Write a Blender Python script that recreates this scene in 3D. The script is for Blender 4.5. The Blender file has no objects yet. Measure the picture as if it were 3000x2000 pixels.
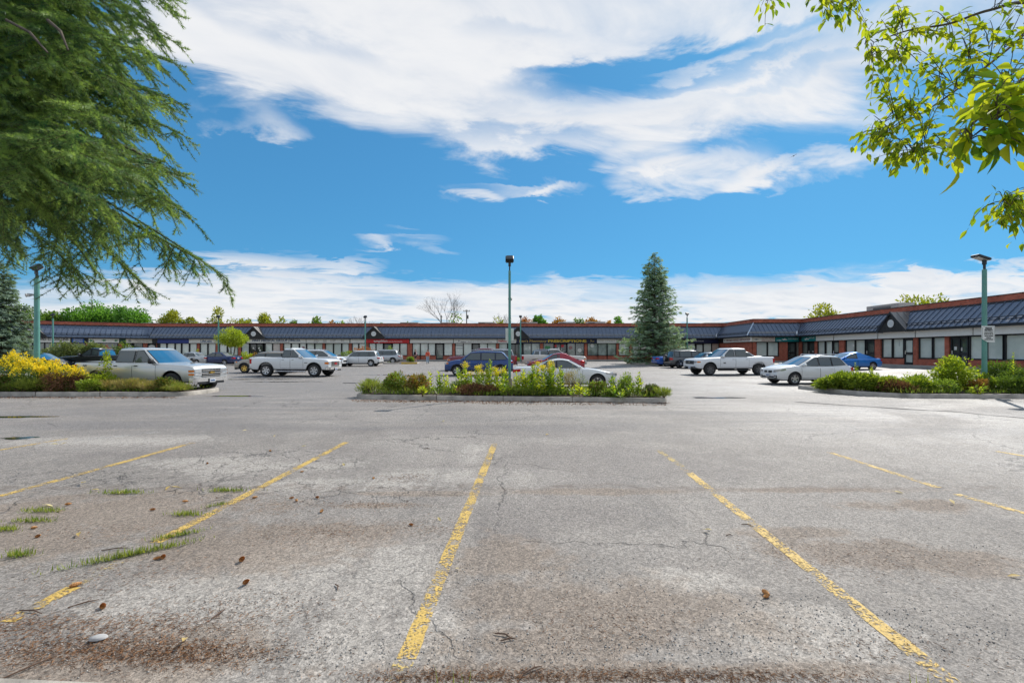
import bpy, bmesh, math, random
import numpy as np
from mathutils import Vector, Matrix

R = math.radians
random.seed(7)
rng = np.random.default_rng(11)
scene = bpy.context.scene
COL = scene.collection

# ------------------------------------------------------------------ camera
F = 1333.333            # focal length in photo pixels (16 mm on 36 mm, 3000 px wide)
EYE = 1.75
HOR = 1029.0            # horizon row in the photograph
cam_d = bpy.data.cameras.new('camera')
cam = bpy.data.objects.new('camera', cam_d)
COL.objects.link(cam)
cam.location = (0, 0, EYE)
cam.rotation_euler = (R(90), 0, 0)
cam_d.lens = 16.0
cam_d.sensor_width = 36.0
cam_d.shift_y = (HOR - 1000.0) / 3000.0
cam_d.clip_start = 0.05
cam_d.clip_end = 6000
scene.camera = cam

# ------------------------------------------------------------------ light
SUN_EL, SUN_AZ = R(42), R(38)          # azimuth from +Y towards +X
sdir = Vector((math.sin(SUN_AZ) * math.cos(SUN_EL), math.cos(SUN_AZ) * math.cos(SUN_EL), math.sin(SUN_EL)))
sun_d = bpy.data.lights.new('sun', 'SUN')
sun_d.energy = 3.2
sun_d.angle = R(0.53)
sun_d.color = (1.0, 0.955, 0.88)
sun = bpy.data.objects.new('sun', sun_d)
COL.objects.link(sun)
sun.location = (60, 80, 90)
sun.rotation_euler = sdir.to_track_quat('Z', 'Y').to_euler()

vs = scene.view_settings
vs.view_transform = 'Standard'
vs.look = 'None'
vs.exposure = 0.55
vs.gamma = 1.0
vs.use_curve_mapping = False
cy = scene.cycles
cy.max_bounces = 5
cy.diffuse_bounces = 3
cy.glossy_bounces = 2
cy.transmission_bounces = 3
cy.transparent_max_bounces = 6
cy.caustics_reflective = False
cy.caustics_refractive = False
cy.use_adaptive_sampling = True
cy.adaptive_threshold = 0.02


# ------------------------------------------------------------------ node helpers
class N:
    def __init__(self, nt):
        self.nt = nt

    def node(self, typ, **kw):
        n = self.nt.nodes.new(typ)
        for k, v in kw.items():
            setattr(n, k, v)
        return n

    def put(self, sock, v):
        if isinstance(v, bpy.types.NodeSocket):
            self.nt.links.new(v, sock)
        elif v is not None:
            try:
                sock.default_value = v
            except Exception:
                sock.default_value = (v[0], v[1], v[2], 1.0)

    def m(self, op, a, b=None, c=None, clamp=False):
        n = self.node('ShaderNodeMath', operation=op, use_clamp=clamp)
        for i, v in enumerate((a, b, c)):
            if v is not None:
                self.put(n.inputs[i], v)
        return n.outputs[0]

    def v(self, op, a, b=None, out=0):
        n = self.node('ShaderNodeVectorMath', operation=op)
        self.put(n.inputs[0], a)
        if b is not None:
            if op == 'SCALE':
                self.put(n.inputs['Scale'], b)
            else:
                self.put(n.inputs[1], b)
        return n.outputs[out] if op not in ('LENGTH', 'DISTANCE', 'DOT_PRODUCT') else n.outputs['Value']

    def noise(self, vec, scale, detail=3.0, rough=0.55, dist=0.0, col=False):
        n = self.node('ShaderNodeTexNoise')
        self.put(n.inputs['Vector'], vec)
        n.inputs['Scale'].default_value = scale
        n.inputs['Detail'].default_value = detail
        n.inputs['Roughness'].default_value = rough
        n.inputs['Distortion'].default_value = dist
        return n.outputs['Color'] if col else n.outputs['Fac']

    def voro(self, vec, scale, feature='F1', out='Distance'):
        n = self.node('ShaderNodeTexVoronoi', feature=feature)
        self.put(n.inputs['Vector'], vec)
        n.inputs['Scale'].default_value = scale
        return n.outputs[out]

    def mapr(self, v, a, b, c=0.0, d=1.0, smooth=True):
        n = self.node('ShaderNodeMapRange', interpolation_type='SMOOTHSTEP' if smooth else 'LINEAR')
        self.put(n.inputs[0], v)
        for i, x in enumerate((a, b, c, d)):
            self.put(n.inputs[i + 1], x)
        return n.outputs[0]

    def mix(self, f, a, b, mode='MIX'):
        n = self.node('ShaderNodeMix', data_type='RGBA', blend_type=mode)
        self.put(n.inputs['Factor'], f)
        self.put(n.inputs[6], a)
        self.put(n.inputs[7], b)
        return n.outputs[2]

    def grey(self, v):
        n = self.node('ShaderNodeCombineColor')
        for i in range(3):
            self.put(n.inputs[i], v)
        return n.outputs[0]

    def sep(self, v):
        n = self.node('ShaderNodeSeparateXYZ')
        self.put(n.inputs[0], v)
        return n.outputs

    def comb(self, x, y, z):
        n = self.node('ShaderNodeCombineXYZ')
        for i, a in enumerate((x, y, z)):
            self.put(n.inputs[i], a)
        return n.outputs[0]

    def bump(self, h, strength=0.3, dist=0.01):
        n = self.node('ShaderNodeBump')
        self.put(n.inputs['Height'], h)
        n.inputs['Strength'].default_value = strength
        n.inputs['Distance'].default_value = dist
        return n.outputs[0]


def c4(c):
    return (c[0], c[1], c[2], 1.0)


# ------------------------------------------------------------------ sky
world = bpy.data.worlds.new('World')
scene.world = world
world.use_nodes = True
world.cycles.sampling_method = 'MANUAL'
world.cycles.sample_map_resolution = 256
nt = world.node_tree
nt.nodes.clear()
n = N(nt)
tc = n.node('ShaderNodeTexCoord')
dirv = tc.outputs['Generated']
sky = n.node('ShaderNodeTexSky', sky_type='NISHITA')
sky.sun_disc = False
sky.sun_elevation = SUN_EL
sky.sun_rotation = SUN_AZ
sky.altitude = 200
sky.air_density = 1.0
sky.dust_density = 0.4
sky.ozone_density = 2.2
dx, dy, dz = n.sep(dirv)
az = n.m('ARCTAN2', dx, dy)
el = n.m('ARCSINE', n.m('MINIMUM', n.m('MAXIMUM', dz, -1.0), 1.0))
den = n.m('ADD', n.m('MAXIMUM', dz, 0.0), 0.10)
pu = n.m('DIVIDE', dx, den)
pv = n.m('DIVIDE', dy, den)
# streaks drift along one wind direction: stretch the noise along it
wa = R(20)
wu = n.m('ADD', n.m('MULTIPLY', pu, math.cos(wa)), n.m('MULTIPLY', pv, math.sin(wa)))
wv = n.m('ADD', n.m('MULTIPLY', pu, -math.sin(wa)), n.m('MULTIPLY', pv, math.cos(wa)))
pvec = n.comb(n.m('MULTIPLY', wu, 0.62), wv, 3.7)
f1 = n.noise(pvec, 1.15, 7.0, 0.56, 0.35)
f2 = n.noise(n.v('ADD', pvec, (5.2, 1.3, 0.0)), 3.6, 6.0, 0.6, 0.5)
wob = n.m('MULTIPLY', n.m('SUBTRACT', f1, 0.5), 0.30)
wob2 = n.m('MULTIPLY', n.m('SUBTRACT', f2, 0.5), 0.13)
azw = n.m('ADD', az, wob)
elw = n.m('ADD', el, wob2)
aev = n.comb(azw, elw, 0.0)


def ang(px, py):
    x, z = (px - 1500) / F, (HOR - py) / F
    return math.atan2(x, 1), math.atan2(z, math.hypot(x, 1))


def blob(px, py, rx, ry, w, soft=0.55):
    a0, e0 = ang(px, py)
    s = math.cos(a0) ** 2
    ra, re = rx / F * s, ry / F * math.cos(a0) * math.cos(e0)
    mn = n.node('ShaderNodeVectorMath', operation='MULTIPLY_ADD')
    n.put(mn.inputs[0], aev)
    mn.inputs[1].default_value = (1 / ra, 1 / re, 0)
    mn.inputs[2].default_value = (-a0 / ra, -e0 / re, 0)
    q = n.v('DOT_PRODUCT', mn.outputs[0], mn.outputs[0])
    return n.mapr(q, 1.0 - soft, 1.0 + soft * 1.6, w, 0.0)


# positions of the cloud masses seen in the photograph (angles), the noise shapes their edges
CL = [(1130, 120, 500, 190, .42), (1800, 20, 900, 130, .42), (1290, 320, 420, 105, .46), (880, 225, 330, 60, .38), (1000, 20, 330, 90, .30),
      (2130, 310, 400, 80, .50), (2480, 130, 500, 130, .34), (1760, 400, 330, 45, .42), (2020, 525, 240, 56, 1.1), (1880, 470, 130, 34, .6),
      (2430, 498, 300, 44, 1.0), (740, 390, 150, 45, .34), (640, 330, 190, 40, .55), (560, 110, 150, 80, .55), (470, 180, 110, 60, .35), (700, 200, 200, 90, .4), (760, 405, 170, 40, .3),
      (1430, 552, 210, 26, .86), (1330, 582, 120, 18, .74), (1640, 566, 90, 18, .70), (1370, 635, 60, 12, .4), (1220, 708, 150, 34, .95),
      (1040, 702, 100, 24, .75), (900, 766, 230, 28, .95), (1750, 352, 300, 40, .3), (1500, 180, 300, 60, .2),
      (2780, 812, 250, 26, .6), (1000, 885, 650, 66, .62), (1900, 885, 600, 72, .62), (2600, 905, 600, 50, .4), (300, 940, 500, 40, .3), (1500, 822, 260, 28, .42),
      (2500, 865, 460, 44, .42), (300, 905, 520, 34, .34), (700, 850, 300, 30, .3)]
HOLES = [(480, 540, 640, 230, .52), (1500, 660, 1700, 130, .50), (300, 260, 380, 240, .40), (2250, 680, 1300, 130, .50),
         (1700, 235, 220, 36, .50), (1900, 175, 300, 24, .46), (2180, 125, 300, 22, .40), (2080, 225, 240, 18, .40), (1500, 90, 140, 20, .2), (2350, 215, 200, 20, .35), (1560, 400, 200, 16, .3), (1000, 300, 160, 22, .2), (2930, 560, 300, 170, .36), (120, 640, 420, 200, .25), (1150, 480, 500, 60, .2)]
acc = None
for b in CL:
    o = blob(*b)
    acc = o if acc is None else n.m('ADD', acc, o)
for b in HOLES:
    acc = n.m('SUBTRACT', acc, blob(*b[:4], b[4] + (.14 if b[2] > 300 else 0.04), soft=0.8))
acc = n.m('SUBTRACT', acc, blob(1500, 480, 1900, 800, 0.444, soft=0.5))     # view-sized gap cancelling the extra clouds added for fill light
fb = n.m('ADD', n.m('MULTIPLY', f1, 0.74), n.m('MULTIPLY_ADD', f2, 0.60, -0.17))
hz = n.mapr(el, 0.0, 0.15, 0.21, 0.0)
densn = n.m('ADD', n.m('ADD', n.m('ADD', fb, 0.21), n.m('MULTIPLY', acc, 0.36)), hz)  # raised constant adds unseen clouds for fill light; the gaps cancel it ahead
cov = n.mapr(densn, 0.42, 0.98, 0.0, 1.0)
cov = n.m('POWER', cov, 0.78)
shade = n.mapr(f2, 0.3, 0.75, 0.80, 1.06)
cloud = n.mix(n.mapr(f2, 0.30, 0.62, 0.0, 1.0), (5.3, 5.5, 5.85, 1), (6.2, 6.22, 6.3, 1))
skyc = n.v('MULTIPLY', n.v('POWER', sky.outputs[0], (0.5, 0.5, 0.5)), (0.40, 1.22, 1.90))
above = n.mapr(dz, -0.02, 0.0, 0.0, 1.0)
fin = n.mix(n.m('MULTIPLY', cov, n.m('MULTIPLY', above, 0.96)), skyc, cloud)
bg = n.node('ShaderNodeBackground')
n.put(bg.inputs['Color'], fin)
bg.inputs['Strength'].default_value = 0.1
wo = n.node('ShaderNodeOutputWorld')
nt.links.new(bg.outputs[0], wo.inputs['Surface'])


# ------------------------------------------------------------------ materials
MATS = {}


def new_mat(name):
    m = bpy.data.materials.new(name)
    m.use_nodes = True
    MATS[name] = m
    k = N(m.node_tree)
    b = m.node_tree.nodes['Principled BSDF']
    return m, k, b


def pos(k):
    return k.node('ShaderNodeNewGeometry').outputs['Position']


def objc(k):
    return k.node('ShaderNodeTexCoord').outputs['Object']


def plain(name, col, rough=0.5, metal=0.0, var=0.12, scale=6.0, bump=0.0, bscale=40.0, spec=0.5, coat=0.0, local=True):
    m, k, b = new_mat(name)
    P = objc(k) if local else pos(k)
    nz = k.noise(P, scale, 4.0, 0.6)
    f = k.mapr(nz, 0.25, 0.75, 1.0 - var, 1.0 + var, smooth=False)
    k.put(b.inputs['Base Color'], k.v('SCALE', c4(col)[:3], f))
    k.put(b.inputs['Roughness'], k.mapr(nz, 0.2, 0.8, max(0.02, rough - 0.06), min(1, rough + 0.06)))
    b.inputs['Metallic'].default_value = metal
    b.inputs['Specular IOR Level'].default_value = spec
    b.inputs['Coat Weight'].default_value = coat
    b.inputs['Coat Roughness'].default_value = 0.05
    if bump:
        k.put(b.inputs['Normal'], k.bump(k.noise(P, bscale, 3.0), bump, 0.02))
    return m


def leafmat(name, c1, c2, trans=0.35, rough=0.5, attr=True):
    """leaf colour varies from leaf to leaf (colour attribute), light passes through"""
    m, k, b = new_mat(name)
    if attr:
        a = k.node('ShaderNodeAttribute', attribute_name='tint').outputs['Fac']
    else:
        a = k.node('ShaderNodeObjectInfo').outputs['Random']
    col = k.mix(a, c4(c1), c4(c2))
    k.put(b.inputs['Base Color'], col)
    b.inputs['Roughness'].default_value = rough
    b.inputs['Specular IOR Level'].default_value = 0.25
    if trans > 0:
        t = k.node('ShaderNodeBsdfTranslucent')
        k.put(t.inputs['Color'], k.v('MULTIPLY', col, (1.9, 1.9, 0.9)))
        ms = k.node('ShaderNodeMixShader')
        ms.inputs[0].default_value = trans
        out = m.node_tree.nodes['Material Output']
        m.node_tree.links.new(b.outputs[0], ms.inputs[1])
        m.node_tree.links.new(t.outputs[0], ms.inputs[2])
        m.node_tree.links.new(ms.outputs[0], out.inputs['Surface'])
    return m


def paint(name, col, metal=0.0, rough=0.35):
    m, k, b = new_mat(name)
    P = objc(k)
    z = k.sep(P)[2]
    dust = k.m('MULTIPLY', k.mapr(z, 0.2, 0.75, 1.0, 0.0), k.mapr(k.noise(P, 3.0, 4.0), 0.3, 0.75, 0.04, 0.26))
    k.put(b.inputs['Base Color'], k.mix(dust, c4(col), (0.22, 0.2, 0.175, 1)))
    b.inputs['Metallic'].default_value = metal
    k.put(b.inputs['Roughness'], k.m('ADD', rough, k.m('MULTIPLY', dust, 0.4)))
    b.inputs['Coat Weight'].default_value = 0.9
    b.inputs['Coat Roughness'].default_value = 0.04
    return m


def glassmat(name, col=(0.02, 0.03, 0.035), rough=0.03):
    m, k, b = new_mat(name)
    P = objc(k)
    nz = k.noise(P, 1.3, 3.0)
    k.put(b.inputs['Base Color'], k.mix(nz, c4(col), c4([x * 1.9 for x in col])))
    b.inputs['Roughness'].default_value = rough
    b.inputs['Specular IOR Level'].default_value = 0.9
    b.inputs['IOR'].default_value = 1.52
    return m


plain('concrete', (0.40, 0.36, 0.31), 0.85, var=0.5, scale=2.2, bump=0.4, bscale=60, local=False)
plain('sidewalk', (0.33, 0.31, 0.28), 0.85, var=0.25, scale=1.5, bump=0.2, bscale=40, local=False)
plain('soil', (0.075, 0.052, 0.036), 0.95, var=0.45, scale=9.0, bump=0.8, bscale=50, local=False)
plain('yellow_kerb', (0.62, 0.40, 0.05), 0.7, var=0.3, scale=5.0, local=False)
plain('roof_metal', (0.115, 0.150, 0.215), 0.38, 0.15, var=0.16, scale=1.2, local=False)
plain('roof_metal_grey', (0.19, 0.185, 0.18), 0.5, 0.2, var=0.12, scale=1.2, local=False)
plain('flashing', (0.018, 0.019, 0.022), 0.5, 0.2, var=0.2)
plain('flashing_light', (0.55, 0.58, 0.62), 0.3, 0.9, var=0.2)
plain('soffit', (0.42, 0.40, 0.37), 0.7)
plain('dark_siding', (0.022, 0.021, 0.020), 0.6, var=0.3, scale=3.0)
plain('frame_dark', (0.014, 0.014, 0.015), 0.45)
plain('vent_white', (0.74, 0.75, 0.74), 0.5)
plain('roof_membrane', (0.30, 0.29, 0.28), 0.9, local=False)
plain('unit_grey', (0.42, 0.40, 0.37), 0.6)
plain('unit_dark', (0.12, 0.115, 0.11), 0.6)
plain('sign_white', (0.87, 0.85, 0.79), 0.45, var=0.05)
plain('sign_cream', (0.76, 0.71, 0.60), 0.45, var=0.05)
plain('sign_blue', (0.014, 0.04, 0.26), 0.4, var=0.1)
plain('sign_midblue', (0.02, 0.12, 0.42), 0.4, var=0.1)
plain('sign_navy', (0.006, 0.012, 0.06), 0.4, var=0.1)
plain('sign_red', (0.68, 0.014, 0.02), 0.4, var=0.06)
plain('sign_teal', (0.012, 0.25, 0.25), 0.4, var=0.08)
plain('sign_green', (0.01, 0.07, 0.035), 0.4, var=0.1)
plain('ink_black', (0.015, 0.015, 0.016), 0.5)
plain('ink_blue', (0.02, 0.075, 0.20), 0.5)
plain('ink_yellow', (0.85, 0.62, 0.06), 0.5)
plain('ink_gold', (0.62, 0.43, 0.10), 0.5)
plain('ink_red', (0.55, 0.02, 0.03), 0.5)
plain('ink_white', (0.82, 0.82, 0.80), 0.5)
plain('ink_green', (0.06, 0.25, 0.09), 0.5)
plain('ink_grey', (0.28, 0.28, 0.28), 0.5)
plain('ink_rose', (0.34, 0.16, 0.15), 0.5)
plain('pole_green', (0.115, 0.30, 0.255), 0.42, 0.0, var=0.18, scale=2.0)
plain('pole_base', (0.25, 0.21, 0.16), 0.8, var=0.3, scale=8)
plain('lamp_dark', (0.035, 0.04, 0.045), 0.45, 0.4)
plain('lamp_lens', (0.55, 0.57, 0.58), 0.15, 0.0)
plain('sign_plate', (0.76, 0.77, 0.74), 0.45, var=0.08)
plain('tyre', (0.018, 0.018, 0.019), 0.75, var=0.3, scale=12)
plain('plastic', (0.016, 0.017, 0.019), 0.5, var=0.2)
plain('plastic_grey', (0.06, 0.062, 0.065), 0.5, var=0.2)
plain('alloy', (0.56, 0.57, 0.59), 0.28, 0.85, var=0.1)
plain('alloy_dark', (0.12, 0.12, 0.125), 0.3, 0.6, var=0.1)
plain('chrome', (0.78, 0.79, 0.80), 0.13, 1.0, var=0.05)
plain('hub_dark', (0.03, 0.03, 0.032), 0.6)
plain('lamp_clear', (0.62, 0.64, 0.66), 0.08, 0.6, var=0.3, scale=14)
plain('lamp_amber', (0.75, 0.20, 0.02), 0.12, 0.0, var=0.2, scale=14)
plain('lamp_red', (0.50, 0.012, 0.014), 0.12, 0.0, var=0.25, scale=14)
plain('plate', (0.70, 0.72, 0.76), 0.4)
plain('gold', (0.72, 0.48, 0.12), 0.25, 0.8)
plain('bark', (0.10, 0.075, 0.055), 0.9, var=0.4, scale=14, bump=0.6)
plain('bark_grey', (0.16, 0.145, 0.13), 0.9, var=0.4, scale=14)
plain('stem_green', (0.13, 0.19, 0.05), 0.7)
plain('skin', (0.50, 0.28, 0.20), 0.55, var=0.06)
plain('hair_auburn', (0.16, 0.055, 0.03), 0.6)
plain('hair_grey', (0.20, 0.16, 0.13), 0.6)
plain('cloth_orange', (0.72, 0.11, 0.055), 0.8, var=0.15, scale=12)
plain('cloth_denim', (0.32, 0.43, 0.52), 0.85, var=0.2, scale=12)
plain('cloth_black', (0.014, 0.014, 0.02), 0.85, var=0.2)
plain('cloth_pink', (0.62, 0.40, 0.42), 0.85, var=0.15)
plain('shoe_white', (0.55, 0.55, 0.55), 0.7)
plain('shoe_dark', (0.04, 0.045, 0.055), 0.7)
plain('cone_brown', (0.52, 0.25, 0.085), 0.7, var=0.4, scale=60)
plain('twig_brown', (0.12, 0.07, 0.045), 0.85, var=0.3, scale=40)
plain('stone_grey', (0.42, 0.41, 0.40), 0.7, var=0.3, scale=20)
plain('paper_white', (0.74, 0.72, 0.66), 0.6, var=0.1, scale=20)
plain('bird_dark', (0.03, 0.03, 0.035), 0.7)

leafmat('spruce_fg', (0.030, 0.095, 0.056), (0.34, 0.46, 0.155), 0.32, 0.5)
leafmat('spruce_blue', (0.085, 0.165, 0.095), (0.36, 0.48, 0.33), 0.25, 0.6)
leafmat('spruce_left', (0.055, 0.10, 0.065), (0.24, 0.33, 0.25), 0.2, 0.6)
leafmat('leaf_fg', (0.085, 0.17, 0.014), (0.38, 0.40, 0.03), 0.55, 0.6, attr=False)
leafmat('leaf_fg_mass', (0.085, 0.17, 0.014), (0.38, 0.40, 0.03), 0.55, 0.6)
leafmat('tree_green', (0.07, 0.14, 0.028), (0.20, 0.30, 0.055), 0.4)
leafmat('tree_deep', (0.06, 0.16, 0.035), (0.17, 0.34, 0.06), 0.4)
leafmat('tree_yellow', (0.15, 0.20, 0.03), (0.34, 0.33, 0.04), 0.4)
leafmat('tree_orange', (0.20, 0.11, 0.025), (0.42, 0.20, 0.03), 0.35)
leafmat('tree_red', (0.22, 0.075, 0.03), (0.40, 0.16, 0.07), 0.35)
leafmat('bush_lime', (0.19, 0.28, 0.022), (0.42, 0.46, 0.05), 0.4)
leafmat('bush_green', (0.065, 0.13, 0.018), (0.27, 0.36, 0.055), 0.35)
leafmat('bush_dark', (0.040, 0.082, 0.018), (0.16, 0.235, 0.04), 0.3)
leafmat('bush_rust', (0.14, 0.13, 0.035), (0.34, 0.17, 0.06), 0.35)
leafmat('juniper', (0.075, 0.145, 0.02), (0.32, 0.40, 0.055), 0.3)
leafmat('juniper_pale', (0.11, 0.15, 0.055), (0.25, 0.29, 0.11), 0.25)
leafmat('dead_brush', (0.11, 0.052, 0.026), (0.33, 0.17, 0.09), 0.1, 0.8)
leafmat('milkweed_leaf', (0.13, 0.24, 0.03), (0.50, 0.50, 0.05), 0.45)
leafmat('goldenrod_leaf', (0.06, 0.13, 0.025), (0.20, 0.28, 0.05), 0.35)
leafmat('goldenrod_bloom', (0.70, 0.52, 0.015), (0.93, 0.76, 0.05), 0.25, 0.7)
leafmat('grass', (0.09, 0.16, 0.025), (0.33, 0.35, 0.075), 0.35)
leafmat('dry_grass', (0.20, 0.17, 0.055), (0.48, 0.37, 0.17), 0.3, 0.7)
leafmat('litter', (0.14, 0.062, 0.03), (0.36, 0.19, 0.09), 0.0, 0.8)
leafmat('fallen_leaf', (0.50, 0.36, 0.12), (0.80, 0.68, 0.38), 0.2, 0.6, attr=False)
leafmat('gravel', (0.16, 0.155, 0.15), (0.60, 0.58, 0.55), 0.0, 0.8)

glassmat('car_glass', (0.045, 0.058, 0.060))
glassmat('car_glass_sky', (0.012, 0.085, 0.17), 0.03)  # blue base colour stands in for the sky reflected in the glass
glassmat('door_glass', (0.035, 0.045, 0.042), 0.04)


def blind_glass(name, base, stripe_dir, freq, dark):
    """shop window: glazing in front of drawn blinds"""
    m, k, b = new_mat(name)
    P = pos(k)
    x, y, z = k.sep(P)
    s = z if stripe_dir == 'Z' else k.m('ADD', x, y)
    w = k.m('SINE', k.m('MULTIPLY', s, freq))
    wob = k.noise(P, 0.5, 4.0, 0.6)
    f = k.m('ADD', k.m('MULTIPLY', w, 0.5 if stripe_dir != 'Z' else 0.14), k.mapr(wob, 0.3, 0.7, 0.0, 0.8))
    k.put(b.inputs['Base Color'], k.mix(k.mapr(f, -0.3, 0.9, 0.0, 1.0), c4(dark), c4(base)))
    b.inputs['Roughness'].default_value = 0.06
    b.inputs['Coat Weight'].default_value = 0.7
    b.inputs['Coat Roughness'].default_value = 0.02
    b.inputs['Specular IOR Level'].default_value = 0.9
    return m


blind_glass('glass_blind', (0.76, 0.80, 0.72), 'Z', 95.0, (0.50, 0.57, 0.52))
blind_glass('glass_blind_warm', (0.66, 0.56, 0.48), 'Z', 95.0, (0.44, 0.38, 0.34))
blind_glass('glass_vertical', (0.55, 0.62, 0.56), 'X', 34.0, (0.03, 0.045, 0.04))
blind_glass('glass_dim', (0.26, 0.29, 0.25), 'Z', 60.0, (0.035, 0.045, 0.04))


def brickmat():
    m, k, b = new_mat('brick')
    P = pos(k)
    x, y, z = k.sep(P)
    # run along the wall: x on walls facing the lot, y on the side walls
    nrm = k.sep(k.node('ShaderNodeNewGeometry').outputs['True Normal'])
    side = k.m('GREATER_THAN', k.m('ABSOLUTE', nrm[0]), 0.7)
    u = k.m('ADD', k.m('MULTIPLY', x, k.m('SUBTRACT', 1.0, side)), k.m('MULTIPLY', y, side))
    br = k.node('ShaderNodeTexBrick')
    k.put(br.inputs['Vector'], k.comb(u, z, 0.0))
    br.inputs['Scale'].default_value = 1.0
    br.inputs['Brick Width'].default_value = 0.225
    br.inputs['Row Height'].default_value = 0.075
    br.inputs['Mortar Size'].default_value = 0.009
    br.inputs['Mortar Smooth'].default_value = 0.3
    k.put(br.inputs['Color1'], (0.56, 0.125, 0.062, 1))
    k.put(br.inputs['Color2'], (0.43, 0.09, 0.046, 1))
    k.put(br.inputs['Mortar'], (0.26, 0.18, 0.145, 1))
    nz = k.noise(P, 2.0, 4.0)
    k.put(b.inputs['Base Color'], k.v('SCALE', br.outputs['Color'], k.mapr(nz, 0.2, 0.8, 0.75, 1.25)))
    b.inputs['Roughness'].default_value = 0.85
    k.put(b.inputs['Normal'], k.bump(k.m('SUBTRACT', 1.0, br.outputs['Fac']), 0.6, 0.01))


brickmat()


# ------------------------------------------------------------------ ground heights and pixel helpers
def sst(a, b, v):
    t = min(1.0, max(0.0, (v - a) / (b - a)))
    return t * t * (3 - 2 * t)


def G(x, y):
    """the lot rises gently towards the shops"""
    return min(0.36, 0.33 * min(1, max(0, (y - 24) / 41.0)) + 0.20 * sst(21, 33, x) * sst(20, 34, y))


def gp(px, py):
    """photo pixel on the lot -> world point"""
    Y = EYE * F / (py - HOR)
    for _ in range(25):
        X = (px - 1500) / F * Y
        Y = (EYE - G(X, Y)) * F / (py - HOR)
    return Vector(((px - 1500) / F * Y, Y, G((px - 1500) / F * Y, Y)))


def at(px, py, Y):
    return Vector(((px - 1500) / F * Y, Y, EYE - (py - HOR) / F * Y))


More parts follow.
